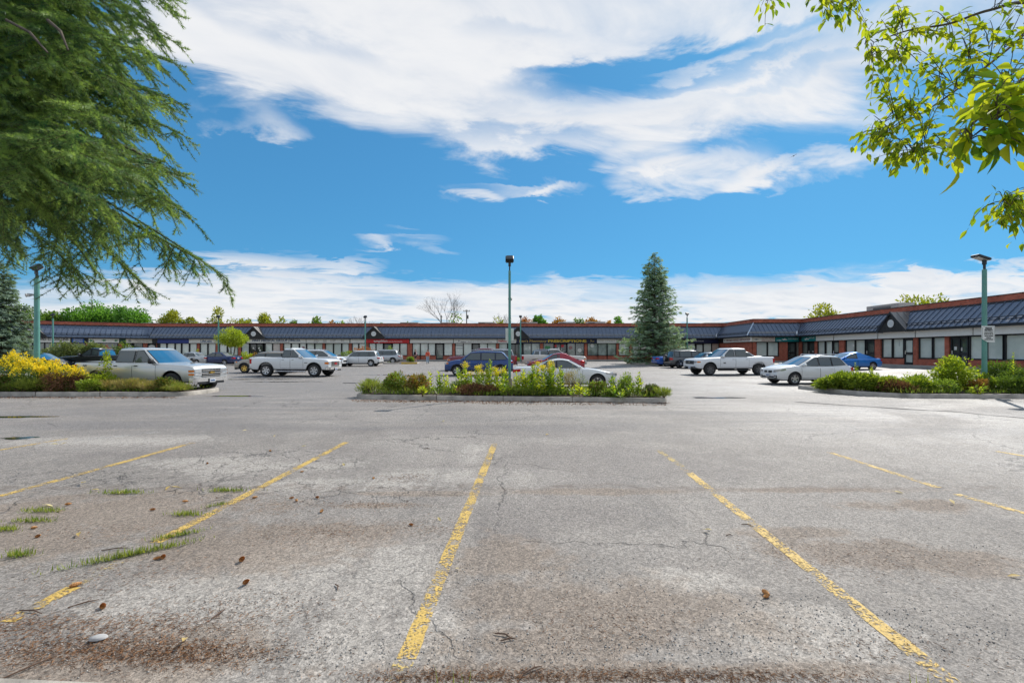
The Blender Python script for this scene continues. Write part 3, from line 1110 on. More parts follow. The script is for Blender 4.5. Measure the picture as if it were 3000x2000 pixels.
ea, ta = offset_line(EAVE_O), offset_line(TOP_O)
SL = math.hypot(EAVE_O - TOP_O, TOP_Z - EAVE_Z)
PW = 0.58


def clip(poly, f):
    out = []
    for i in range(len(poly)):
        p, q = poly[i], poly[(i + 1) % len(poly)]
        fp, fq = f(p), f(q)
        if fp >= 0:
            out.append(p)
        if (fp >= 0) != (fq >= 0):
            t = fp / (fp - fq)
            out.append((p[0] + (q[0] - p[0]) * t, p[1] + (q[1] - p[1]) * t))
    return out


full = MB().box((PW / 2, SL / 2, 0.012), (PW, SL, 0.02))
full.box((0.0, SL / 2, 0.04), (0.035, SL, 0.075))
full_me = full.mesh('roof_panel', 'roof_metal')
for i in range(NS):
    d, nrm = seg_dn(i)
    e0, e1 = (ea[i] - FAC[i]).dot(d), (ea[i + 1] - FAC[i]).dot(d)
    t0, t1 = (ta[i] - FAC[i]).dot(d), (ta[i + 1] - FAC[i]).dot(d)
    # deck under the panels
    deck = MB().add([(ea[i].x, ea[i].y, EAVE_Z), (ea[i + 1].x, ea[i + 1].y, EAVE_Z), (ta[i + 1].x, ta[i + 1].y, TOP_Z), (ta[i].x, ta[i].y, TOP_Z),
                     (inn[i].x, inn[i].y, EAVE_Z), (inn[i + 1].x, inn[i + 1].y, EAVE_Z)], [(0, 1, 2, 3), (0, 4, 5, 1), (4, 0, 3), (1, 5, 2)])
    roof = part('mansard_roof', deck, 'flashing')
    up = Vector((-nrm.x * (EAVE_O - TOP_O), -nrm.y * (EAVE_O - TOP_O), TOP_Z - EAVE_Z)).normalized()
    dd = Vector((d.x, d.y, 0))
    nn_ = dd.cross(up)
    org = FAC[i] + nrm * EAVE_O
    base = Matrix(((dd.x, up.x, nn_.x, org.x), (dd.y, up.y, nn_.y, org.y), (dd.z, up.z, nn_.z, EAVE_Z), (0, 0, 0, 1)))
    lo, hi = min(e0, t0), max(e1, t1)
    kk = int(math.floor(lo / PW))
    while kk * PW < hi:
        u0, u1 = kk * PW, (kk + 1) * PW
        kk += 1
        fl = lambda p: p[0] - (e0 + (t0 - e0) * p[1] / SL)
        fr = lambda p: (e1 + (t1 - e1) * p[1] / SL) - p[0]
        rect = [(u0, 0), (u1, 0), (u1, SL), (u0, SL)]
        if all(fl(p) >= 0 and fr(p) >= 0 for p in rect):
            o = link('roof_panel', full_me)
            put(o, base @ Matrix.Translation((u0, 0, 0)), roof)
        else:
            pl = clip(clip(rect, fl), fr)
            if len(pl) < 3:
                continue
            mb = MB().prism([(p[0] - u0, p[1], 0.002) for p in pl], (0, 0, 0.02))
            rb = clip(clip([(u0, 0), (u0 + .035, 0), (u0 + .035, SL), (u0, SL)], fl), fr)
            if len(rb) >= 3:
                mb.prism([(p[0] - u0, p[1], 0.023) for p in rb], (0, 0, 0.055))
            o = mb.build('roof_panel', 'roof_metal')
            put(o, base @ Matrix.Translation((u0, 0, 0)), roof)
    # snow guard rails, gutter, top flashing, soffit
    mb = MB()
    for fr_, hh in ((0.26, 0.13), (0.17, 0.10)):
        mb.tube([base @ Vector((e0 + (t0 - e0) * fr_ + .1, SL * fr_, hh)), base @ Vector((e1 + (t1 - e1) * fr_ - .1, SL * fr_, hh))], 0.03, 6)
    for q in range(int((e1 - e0) / 1.16)):
        u = e0 + .5 + q * 1.16
        mb.box((base @ Vector((u, SL * .21, 0.07))), (.04, .04, .2))
    part('snow_guard', mb, 'unit_grey' if i in (1, 3) else 'flashing', I4, None)
    g1 = offset_line(EAVE_O + 0.10)
    mb = MB().prism([(ea[i].x, ea[i].y, EAVE_Z - .17), (ea[i + 1].x, ea[i + 1].y, EAVE_Z - .17), (g1[i + 1].x, g1[i + 1].y, EAVE_Z - .15), (g1[i].x, g1[i].y, EAVE_Z - .15)], (0, 0, 0.17))
    part('gutter', mb, 'flashing')
    s1, s0 = offset_line(EAVE_O - 0.02), offset_line(0.32)
    mb = MB().prism([(s1[i].x, s1[i].y, EAVE_Z - .13), (s1[i + 1].x, s1[i + 1].y, EAVE_Z - .13), (s0[i + 1].x, s0[i + 1].y, EAVE_Z - .13), (s0[i].x, s0[i].y, EAVE_Z - .13)], (0, 0, 0.02))
    part('soffit', mb, 'soffit')
    h1, h2 = offset_line(TOP_O + .10), offset_line(TOP_O - .06)
    mb = MB().prism([(h1[i].x, h1[i].y, TOP_Z - .10), (h1[i + 1].x, h1[i + 1].y, TOP_Z - .10), (h2[i + 1].x, h2[i + 1].y, TOP_Z + .05), (h2[i].x, h2[i].y, TOP_Z + .05)], (0, 0, 0.09))
    part('flashing_strip', mb, 'flashing')
    # bulkhead that carries the signs
    b1_, b0_ = offset_line(0.30), offset_line(-0.20)
    mb = MB().prism([(b1_[i].x, b1_[i].y, 2.96), (b1_[i + 1].x, b1_[i + 1].y, 2.96), (b0_[i + 1].x, b0_[i + 1].y, 2.96), (b0_[i].x, b0_[i].y, 2.96)], (0, 0, 0.63))
    part('sign_bulkhead', mb, 'frame_dark')

# bright hip and valley flashings at the corners
for i in (1, 2, 3, 4):
    mb = MB().tube([(ea[i].x, ea[i].y, EAVE_Z + .04), (ta[i].x, ta[i].y, TOP_Z + .04)], 0.075 if i == 3 else 0.05, 6)
    part('hip_flashing', mb, 'flashing_light' if i == 3 else 'flashing')
for i in (2, 4):
    mb = MB().tube([(ea[i].x, ea[i].y, EAVE_Z - .15), (ea[i].x, ea[i].y - .05, EAVE_Z + .25), (ea[i].x + .1, ea[i].y + .05, EAVE_Z + .62)], [.09, .13, .07], 8)
    part('downspout', mb, 'flashing_light')


# gables with round louvres
def gable(i, px):
    u = pu_(i, px, EAVE_O + .1)
    m_ = frame(i, u, EAVE_O + 0.12, EAVE_Z - 0.13)
    hw, hh = 1.68, 1.72
    body = MB().prism([(-hw, 0, -.9), (hw, 0, -.9), (0, hh, -.9)], (0, 0, 0.9))
    g = part('gable', body, 'dark_siding', m_)
    mb = MB()
    x = -hw + 0.12
    while x < hw:
        h = hh * (1 - abs(x) / hw)
        if h > .12:
            mb.box((x, h / 2 - .03, .008), (.15, h - .08, .014))
        x += 0.17
    put(mb.build('board', 'dark_siding'), m_, g)
    sl = math.atan2(hh, hw)
    L = math.hypot(hh, hw) + .12
    for s in (-1, 1):
        mb = MB()
        for q in range(4):
            z0 = .10 - q * .58
            mb.prism([(s * (hw + .07), -.08, z0), (0, hh + .02, z0), (0, hh + .10, z0), (s * (hw + .14), -.04, z0)], (0, 0, -.57 if q < 3 else -.3))
            mb.prism([(s * (hw + .1), -.02, z0), (0, hh + .10, z0), (0, hh + .15, z0), (s * (hw + .15), -.0, z0)], (0, 0, -.035))
        put(mb.build('gable_roof', 'roof_metal' if s < 0 else 'roof_metal_grey'), m_, g)
        mb = MB().prism([(s * (hw + .16), -.10, .10), (0, hh - .10, .10), (0, hh + .12, .10), (s * (hw + .16), .06, .10)], (0, 0, .03))
        put(mb.build('bargeboard', 'flashing'), m_, g)
    v = MB()
    v.lathe([(.0, .02), (.30, .02), (.30, .05), (.36, .05), (.36, .0)], 'Z', 24, (0, .74, 0.01))
    for q in range(7):
        yy = -.24 + q * .08
        hwq = math.sqrt(max(0, .3 ** 2 - yy ** 2))
        v.box((0, .74 + yy, .055), (2 * hwq, .05, .02), Matrix.Rotation(R(-30), 3, 'X'))
    put(v.build('vent', 'vent_white'), m_, g)


for i, px in ((0, 88), (1, 743), (1, 1095), (1, 1518), (4, 2611)):
    gable(i, px)

# ---- shop fronts --------------------------------------------------
W_TOP, W_BOT = 2.955, 1.14


def box_seg(i, u0, u1, o0, o1, z0, z1):
    mb = MB().box(((u0 + u1) / 2, (z0 + z1) / 2, (o0 + o1) / 2), (u1 - u0, z1 - z0, o1 - o0))
    return mb


def win(i, a, b, mat='glass_blind', full=False):
    u0, u1 = pu_(i, a), pu_(i, b)
    zb = SW_Z + .12 if full else W_BOT
    m_ = frame(i, (u0 + u1) / 2, 0, 0)
    w = (u1 - u0) + 0.04
    mb = MB()
    for s in (-1, 1):
        mb.box((s * (w / 2 - .03), (zb + W_TOP) / 2, -.03), (.06, W_TOP - zb, .16))
    mb.box((0, W_TOP - .03, -.03), (w, .06, .16))
    mb.box((0, zb + .03, -.03), (w, .06, .18))
    wd = part('window', mb, 'frame_dark', m_)
    put(MB().box((0, (zb + W_TOP) / 2, -.065), (w - .11, W_TOP - zb - .11, .02)).build('pane', mat), m_, wd)
    kn = MB().box((0, (SW_Z - .1 + zb) / 2, -.03), (w + .16, zb - SW_Z + .1, .20))
    part('brick_wall', kn, 'brick', m_)
    if not full:
        put(MB().box((0, zb - .02, .085), (w + .1, .05, .06)).build('sill', 'frame_dark'), m_, wd)


def door(i, a, b, mat='door_glass', rail=True, double=False, paper=0):
    u0, u1 = pu_(i, a), pu_(i, b)
    m_ = frame(i, (u0 + u1) / 2, 0, 0)
    w = u1 - u0
    zb = SW_Z + .02
    mb = MB()
    for s in (-1, 1):
        mb.box((s * (w / 2 - .05), (zb + W_TOP) / 2, -.03), (.10, W_TOP - zb, .14))
    if double:
        mb.box((0, (zb + W_TOP) / 2, -.03), (.12, W_TOP - zb, .14))
    mb.box((0, W_TOP - .10, -.03), (w, .20, .14))
    mb.box((0, zb + .10, -.03), (w, .20, .14))
    if rail:
        mb.box((0, zb + 1.0, -.03), (w, .22, .13))
    d_ = part('door', mb, 'frame_dark', m_)
    put(MB().box((0, (zb + W_TOP) / 2, -.07), (w - .18, W_TOP - zb - .36, .02)).build('pane', mat), m_, d_)
    put(MB().tube([(-w / 2 + .16, zb + .95, .06), (-w / 2 + .16, zb + 1.25, .06)], .02, 6).build('handle', 'chrome'), m_, d_)
    for q in range(paper):
        put(MB().box((random.uniform(-.28, .28) * w, zb + random.uniform(.9, 1.8), -.05), (.22, .28, .012)).build('notice', 'paper_white'), m_, d_)


def pier(i, a, b, z1=2.96):
    u0, u1 = pu_(i, a), pu_(i, b)
    m_ = frame(i, (u0 + u1) / 2, 0, 0)
    part('brick_pier', MB().box((0, (SW_Z - .1 + z1) / 2, -.02), (u1 - u0, z1 - SW_Z + .1, .26)), 'brick', m_)


# left wing
for a, b in ((60, 95), (96, 130), (131, 165), (166, 205), (215, 250), (262, 295), (298, 345), (392, 418)):
    win(0, a, b, 'glass_dim')
for a, b in ((206, 213), (252, 260), (347, 362), (420, 432), (458, 466)):
    pier(0, a, b)
door(0, 364, 389, paper=0)
door(0, 433, 457, paper=0)
# long wing
WB = [(468, 488), (490, 512), (514, 531), (533, 554), (556, 577), (587, 608), (610, 632), (643, 665), (667, 697), (708, 730), (777, 798), (799, 821, 2),
      (831, 852), (854, 876), (878, 897), (899, 921), (923, 945), (954, 976), (978, 1000), (1002, 1022), (1032, 1050), (1052, 1072), (1082, 1101), (1102, 1122),
      (1150, 1170), (1172, 1193), (1209, 1231, 1), (1232, 1254, 1), (1255, 1275, 1), (1301, 1325), (1334, 1357), (1358, 1382), (1405, 1428), (1429, 1453),
      (1462, 1486, 3), (1533, 1556, 3), (1557, 1581, 3), (1592, 1622, 4), (1662, 1685, 4), (1686, 1711, 4), (1721, 1751, 3), (1752, 1778, 3), (1779, 1805, 3),
      (1813, 1843), (1853, 1876), (1878, 1900, 2), (1920, 1945), (1947, 1972), (1990, 2010, 4), (2013, 2036), (2061, 2084), (2085, 2106, 2)]
GM = ['glass_blind', 'glass_blind', 'glass_blind_warm', 'glass_vertical', 'glass_dim']
for t in WB:
    win(1, t[0], t[1], GM[t[2] if len(t) > 2 else 0])
for a, b in ((579, 586), (633, 642), (699, 707), (822, 830), (946, 953), (1023, 1031), (1073, 1081), (1194, 1208), (1326, 1333), (1454, 1461), (1582, 1591),
             (1712, 1720), (1806, 1812), (1844, 1852), (1902, 1918), (1974, 1988), (2107, 2114)):
    pier(1, a, b)
door(1, 732, 771, double=True, paper=5)
door(1, 1124, 1148, rail=False)
door(1, 1277, 1299, 'glass_dim', rail=False)
door(1, 1384, 1404, paper=2)
door(1, 1488, 1531, double=True, rail=False)
door(1, 1624, 1660, double=True, paper=3)
door(1, 2039, 2060, 'glass_blind')
# projecting bay: side wall, then front
d_, n_ = seg_dn(2)
Lj = (FAC[3] - FAC[2]).length
part('brick_wall', MB().box((Lj / 2, (SW_Z - .1 + 2.97) / 2, -.05), (Lj + .1, 2.97 - SW_Z + .1, .2)), 'brick', frame(2, 0, 0, 0))
pier(3, 2204, 2215)
win(3, 2216, 2247)
win(3, 2249, 2280)
pier(3, 2282, 2306)
door(3, 2307, 2331, paper=1)
win(3, 2332, 2341, 'glass_dim', full=True)
# right wing
for a, b, q in ((2352, 2367, 4), (2397, 2417, 1), (2420, 2439, 1), (2479, 2505, 0), (2507, 2535, 0), (2586, 2614, 0), (2617, 2648, 0), (2694, 2732, 0), (2735, 2770, 0),
                (2842, 2890, 0), (2892, 2940, 0), (2946, 3010, 0), (3014, 3080, 0), (3130, 3250, 0)):
    win(4, a, b, GM[q])
for a, b in ((2342, 2350), (2389, 2396), (2461, 2476), (2566, 2583), (2679, 2692), (2771, 2784), (3084, 3110), (3260, 3290)):
    pier(4, a, b)
door(4, 2369, 2388, paper=1)
door(4, 2441, 2459, 'glass_dim')
door(4, 2538, 2564, 'door_glass')
door(4, 2650, 2677, 'glass_blind')
door(4, 2786, 2838, double=True, paper=2)

# decals and posters seen in the glass
for i, px, py, r_, mt in ((0, 376, 1018, .42, 'paper_white'), (0, 445, 1018, .42, 'paper_white'), (1, 1627, 1013, .22, 'ink_red'), (1, 1648, 1013, .22, 'ink_red'), (1, 1698, 1026, .30, 'paper_white'), (1, 1735, 1012, .28, 'paper_white'), (1, 1672, 1018, .26, 'ink_rose')):
    u = pu_(i, px)
    z_ = EYE + (HOR - py) / F * 68.0
    part('decal', MB().lathe([(0, .004), (r_, .004), (r_, -.004)], 'Z', 18, (0, 0, 0.0)), mt, frame(i, u, .02, z_))
for i, px, py, w_, h_, mt in ((1, 1552, 1019, .22, .42, 'paper_white'), (1, 1604, 1018, .8, .5, 'ink_green'), (1, 1640, 1024, .5, .35, 'paper_white'), (1, 1346, 1012, 1.0, .18, 'ink_grey'), (1, 1346, 1020, 1.0, .12, 'ink_grey'), (1, 1248, 1016, .5, .4, 'paper_white'),
                              (4, 2633, 1006, .04, .5, 'ink_grey'), (4, 2500, 1012, .3, .22, 'paper_white'), (1, 888, 1020, .4, .5, 'ink_rose'), (1, 1110, 1020, .3, .4, 'paper_white'), (1, 610, 1022, .35, .45, 'paper_white')):
    u = pu_(i, px)
    Yq = (FAC[i] + seg_dn(i)[0] * u).y
    part('poster', MB().box((0, 0, 0), (w_, h_, .006)), mt, frame(i, u, -.045, EYE + (HOR - py) / F * Yq))

# raised walk along the shops
o1, o0 = offset_line(2.45), offset_line(-0.2)
o15 = offset_line(2.42)
mb = MB()
for i in range(NS):
    A, B, C_, D = o1[i], o1[i + 1], o0[i + 1], o0[i]
    mb.prism([(A.x, A.y, -.1), (B.x, B.y, -.1), (C_.x, C_.y, -.1), (D.x, D.y, -.1)], (0, 0, SW_Z + .1))
walk = mb.build('pavement', 'sidewalk')
tag(walk, 'concrete walk with kerb in front of the shops', kind='structure')


# ---- signs --------------------------------------------------------
def sign(i, a, b, mat, label, texts=(), z0=2.985, z1=3.575, o=0.39, extra=None):
    """texts: (string, relative x centre 0-1, relative y centre 0-1, letter height, material, width, bold)"""
    u0, u1 = pu_(i, a, o), pu_(i, b, o)
    w, h = u1 - u0 - .03, z1 - z0
    m_ = frame(i, (u0 + u1) / 2, o, (z0 + z1) / 2)
    s = MB().box((0, 0, -.04), (w, h, .08), bev=.012).build('shop_sign', mat)
    s.matrix_basis = m_
    tag(s, label, 'sign')
    trim = MB()
    for y in (-1, 1):
        trim.box((0, y * (h / 2 + .008), -.03), (w + .03, .02, .10))
    trim.build('trim', 'frame_dark', s)
    for t in texts:
        me = text_mesh(t[0], t[3], t[4], width=t[5] * w if len(t) > 5 and t[5] else None, bold=t[6] if len(t) > 6 else 0.004)
        link('lettering', me, s, ((t[1] - .5) * w, (t[2] - .5) * h, 0.008))
    if extra:
        extra(s, w, h)
    return s


def lozenge(col, x, y, rx, ry, n_=10, spikes=0.0):
    def f(s, w, h):
        mb = MB()
        pts = []
        for q in range(n_):
            a = 2 * math.pi * q / n_
            k_ = 1 - (spikes if q % 2 else 0)
            pts.append(((x - .5) * w + rx * k_ * math.cos(a), (y - .5) * h + ry * k_ * math.sin(a), 0.002))
        mb.prism(pts, (0, 0, .008)).build('emblem', col, s)
    return f


def emblems(*fs):
    def f(s, w, h):
        for q in fs:
            q(s, w, h)
    return f


sign(0, 40, 206, 'sign_white', 'long white shop sign lettered DAVID C. COLLINS', [('DAVID C. COLLINS', .66, .66, .42, 'ink_black', .62, .012)])
sign(0, 210, 247, 'sign_midblue', 'blue shop sign reading General Practice', [('General', .5, .70, .28, 'ink_white', .72), ('Practice', .5, .28, .28, 'ink_white', .72)])
sign(0, 259, 349, 'sign_white', 'white shop sign with three green leaf emblems', [],
     extra=emblems(lozenge('ink_green', .08, .5, .30, .2, 14, .55), lozenge('ink_green', .5, .55, .32, .18, 14, .5), lozenge('ink_green', .9, .55, .28, .2, 14, .55)))
sign(0, 350, 367, 'sign_green', 'plain dark green panel beside the leaf sign')
sign(0, 368, 452, 'sign_cream', 'cream shop sign of an indigenous primary care team',
     [('Indigenous Interprofessional', .62, .62, .17, 'ink_grey', .62), ('Primary Care Team', .62, .28, .17, 'ink_grey', .40)], extra=lozenge('ink_grey', .14, .5, .22, .20, 12, .3))
sign(1, 461, 553, 'sign_blue', 'plain royal blue sign panel left of the white lab sign')
sign(1, 553, 655, 'sign_white', 'white shop sign lettered LifeLabs', [('LifeLabs', .50, .46, .48, 'ink_blue', .32, .008)])
sign(1, 656, 701, 'sign_white', 'white sign panel half hidden by the round tree', [('PATIENT SERVICES', .4, .5, .16, 'ink_grey', .6)])
sign(1, 702, 724, 'sign_blue', 'short royal blue panel beside the medical group sign')
sign(1, 724, 896, 'sign_white', 'white shop sign reading FIRST MEDICAL GROUP ORILLIA',
     [('FIRST MEDICAL GROUP ORILLIA', .50, .62, .38, 'ink_blue', .82, .012), ('FAMILY   PHYSICIANS', .50, .18, .16, 'ink_grey', .44)])
sign(1, 897, 1024, 'sign_white', 'white sign listing the doctors in small print',
     [('Dr. D. Fox', .22, .72, .13, 'ink_grey'), ('Dr. M. Dunlop', .24, .45, .13, 'ink_grey'), ('Dr. E. Deem', .22, .2, .13, 'ink_grey'),
      ('325-2337', .43, .72, .13, 'ink_grey'), ('325-6120', .43, .45, .13, 'ink_grey'), ('325-5133', .43, .2, .13, 'ink_grey'),
      ('Dr. F. Lambert', .62, .72, .13, 'ink_grey'), ('Dr. A. Malone', .62, .42, .13, 'ink_grey'), ('325-5515', .84, .72, .13, 'ink_grey'), ('325-3159', .84, .42, .13, 'ink_grey')])
sign(1, 1026, 1071, 'sign_white', 'blank white sign panel left of the red sign')
sign(1, 1072, 1199, 'sign_red', 'red shop sign reading amplifon Hearing Care Experts',
     [('amplifon', .34, .50, .46, 'ink_white', .32, .012), ('Hearing Care Experts', .68, .38, .17, 'ink_white', .32)])
sign(1, 1201, 1328, 'sign_white', 'blank white sign panel right of the red sign')
sign(1, 1329, 1456, 'sign_white', 'white Ontario ministry sign with small print',
     [('Ontario', .22, .32, .22, 'ink_black', .12), ('Ministry of Children and Youth Services', .61, .68, .14, 'ink_grey', .44), ("Ministère des Services à l'enfance et à la jeunesse", .61, .34, .14, 'ink_grey', .56)],
     extra=lozenge('ink_grey', .12, .5, .17, .17, 3))
sign(1, 1457, 1513, 'sign_white', 'white shop sign with red blackletter Neilson', [('Neilson', .27, .50, .42, 'ink_red', .44, .014), ('Dentistry', .78, .38, .18, 'ink_grey', .34)])
sign(1, 1514, 1749, 'sign_navy', "navy pharmacy sign lettered Ben's Pharmacy PRESCRIPTIONS in yellow",
     [("Ben's Pharmacy", .20, .50, .46, 'ink_gold', .34, .012), ('•', .378, .5, .3, 'ink_white'), ('PRESCRIPTIONS', .63, .50, .50, 'ink_yellow', .48, .022), ('Rx', .945, .48, .40, 'ink_gold', .05)])
sign(1, 1749, 1807, 'sign_white', 'white shop sign with thin RUST N CRAFT lettering', [('RUST n CRAFT', .5, .48, .26, 'ink_grey', .84, -.002)])
sign(1, 1808, 1920, 'sign_white', 'white Orillia Family Health sign partly behind the spruce',
     [('Orillia Family Health', .36, .66, .26, 'ink_black', .66, .010), ('After Hours Clinic', .66, .24, .18, 'ink_blue', .34, .006)])
sign(1, 1921, 2112, 'sign_navy', 'dark navy sign with tiny white print right of the spruce', [('FAMILY PHYSICIANS', .66, .5, .15, 'ink_white', .15)])
sign(2, 2119, 2200, 'sign_white', 'angled ONTARIO NURSES ASSOCIATION sign on the bay side', [('ONTARIO NURSES ASSOCIATION', .55, .48, .42, 'ink_rose', .86, .006)], extra=lozenge('ink_grey', .06, .5, .2, .15, 8, .4))
sign(3, 2202, 2271, 'sign_cream', 'cream two line ONTARIO NURSES ASSOCIATION sign on the bay front',
     [('ONTARIO NURSES', .69, .75, .26, 'ink_rose', .54), ('ASSOCIATION', .69, .24, .26, 'ink_rose', .54)], extra=lozenge('ink_grey', .2, .5, .34, .12, 8, .4))
sign(3, 2272, 2344, 'sign_teal', 'teal sign with white bird emblem on the bay front', [('family dentistry', .72, .62, .2, 'ink_white', .4), ('orillia', .14, .3, .2, 'ink_white', .2)],
     extra=lozenge('ink_white', .36, .5, .42, .15, 9, .5))
sign(4, 2348, 2389, 'sign_teal', 'teal sign with white bird emblem on the right wing', [('DENTISTRY', .75, .66, .2, 'ink_white', .4)], extra=lozenge('ink_white', .36, .5, .6, .16, 9, .5))
for k_, (a, b, lb) in enumerate(((2390, 2441, 'first blank white sign panel next to the teal sign'), (2443, 2570, 'second blank white sign panel on the right wing'),
                                 (2572, 2680, 'blank white sign panel below the right gable'), (2682, 2849, 'long blank white sign panel left of the notice pole'),
                                 (2851, 3060, 'blank white sign panel at the right edge'))):
    sign(4, a, b, 'sign_white', lb)

# ---- units on the roof
UN = [(1, 70, 3.4, 1.0, -9.), (1, 232, 3.2, .8, -6), (1, 445, 2.6, .65, -4), (1, 520, 2.4, .6, -4), (1, 665, 3., .55, -4), (1, 770, 2.5, .55, -4), (1, 865, 3., .55, -4),
      (1, 972, 2.6, .6, -4), (1, 1090, 2.6, .6, -4), (1, 1202, 2.8, .75, -4), (1, 1318, 2.8, .72, -4), (1, 1426, 2.6, .78, -4), (1, 1548, 2.8, .75, -4), (1, 1660, 2.6, .8, -4),
      (1, 1745, 2.8, .85, -4), (1, 1865, 2.5, .6, -4), (1, 2090, 3.5, .75, -5)]
plc = ['behind the far left gable', 'over the leaf emblem sign', 'over the royal blue panel', 'above the white lab sign', 'above the round tree', 'above the medical group sign', 'above the doctors list sign',
       'left of the red sign', 'above the red sign', 'above the blank white panel', 'above the ministry sign', 'left of the tall lamp post', 'above the pharmacy gable', 'above PRESCRIPTIONS, left one',
       'above PRESCRIPTIONS, right one', 'left of the tall spruce', 'right of the tall spruce']
for (i, px, w, h, o), lb in zip(UN, plc):
    u = pu_(i, px, o)
    m_ = frame(i, u, o, 5.55)
    e = empty('rooftop_unit')
    e.matrix_basis = Matrix.Translation(m_ @ Vector((0, 0, 0)))
    mb = MB().box((0, 0, h / 2 + .0), (w, 1.8, h), bev=.03)
    mb.build('casing', 'unit_grey', e)
    mb = MB()
    for q in range(5):
        mb.box((-w * .28, -.92, h * (.2 + q * .15)), (w * .36, .04, h * .09))
    mb.build('grille', 'unit_dark', e)
    tag(e, 'grey rooftop ventilation unit ' + lb, 'roof unit', 'ventilation units along the mall roof')
for (Y, X, w) in ((47.5, 40.3, 3.0), (52.0, 41.0, 2.4)):
    pass
m_ = frame(4, pu_(4, 2600, -3), -3.2, 5.55)
e = empty('rooftop_unit', m_.translation)
MB().box((0, 0, .55), (1.6, 4.2, 1.1), bev=.03).build('casing', 'unit_grey', e)
MB().box((-.83, 0, .55), (.05, 2.2, .6)).build('grille', 'unit_dark', e)
tag(e, 'long pale rooftop unit behind the right gable', 'roof unit', 'ventilation units along the mall roof')


# ------------------------------------------------------------------ vehicles (x forward, y left, z up, root on the ground)
def lerp_prof(prof, x):
    if x <= prof[0][0]:
        return prof[0][1]
    for (x0, z0), (x1, z1) in zip(prof, prof[1:]):
        if x <= x1:
            return z1 if x1 == x0 else z0 + (z1 - z0) * (x - x0) / (x1 - x0)
    return prof[-1][1]


PAINTS = {}


def get_paint(col, metal=0.0):
    key = (tuple(col), metal)
    if key not in PAINTS:
        nm = 'car_paint_%d' % len(PAINTS)
        paint(nm, col, metal)
        PAINTS[key] = nm
    return PAINTS[key]


def make_wheel(root, x, y, r, w, rim, spokes, side):
    """side: +1 for the left wheel"""
    wh = MB().lathe([(0.0, -w * .42), (r * .60, -w * .42), (r * .62, 0), (r * .60, w * .2), (0, w * .2)], 'Y', 20).build('wheel', 'hub_dark', root, smooth=40, loc=(x, y, r))
    prof = [(r * .62, -w * .5), (r * .70, -w * .52), (r * .90, -w * .52), (r * .965, -w * .47), (r, -w * .36), (r, w * .36), (r * .965, w * .47), (r * .90, w * .52), (r * .70, w * .52), (r * .62, w * .48), (r * .60, w * .2)]
    MB().lathe(prof, 'Y', 28).build('tyre', 'tyre', wh, smooth=50)
    mb = MB()
    yo = side * w * .46
    sg = side
    mb.lathe([(r * .54, yo - sg * .05), (r * .555, yo), (r * .615, yo + sg * .004), (r * .625, yo - sg * .03)], 'Y', 28)
    for q in range(spokes):
        a = 2 * math.pi * q / spokes + .3
        ca, sa = math.cos(a), math.sin(a)
        hw = r * (.11 if spokes <= 6 else .065)
        pts = []
        for rr, ww, dy in ((r * .10, hw * 1.3, -.012), (r * .56, hw * .85, -.004)):
            pts += [(ca * rr - sa * ww, yo + sg * dy, sa * rr + ca * ww), (ca * rr + sa * ww, yo + sg * dy, sa * rr - ca * ww)]
        mb.prism([pts[0], pts[1], pts[3], pts[2]], (0, -sg * .035, 0))
    mb.lathe([(0, yo), (r * .13, yo), (r * .15, yo - sg * .03)], 'Y', 12)
    mb.build('rim', rim, wh, smooth=35)
    return wh


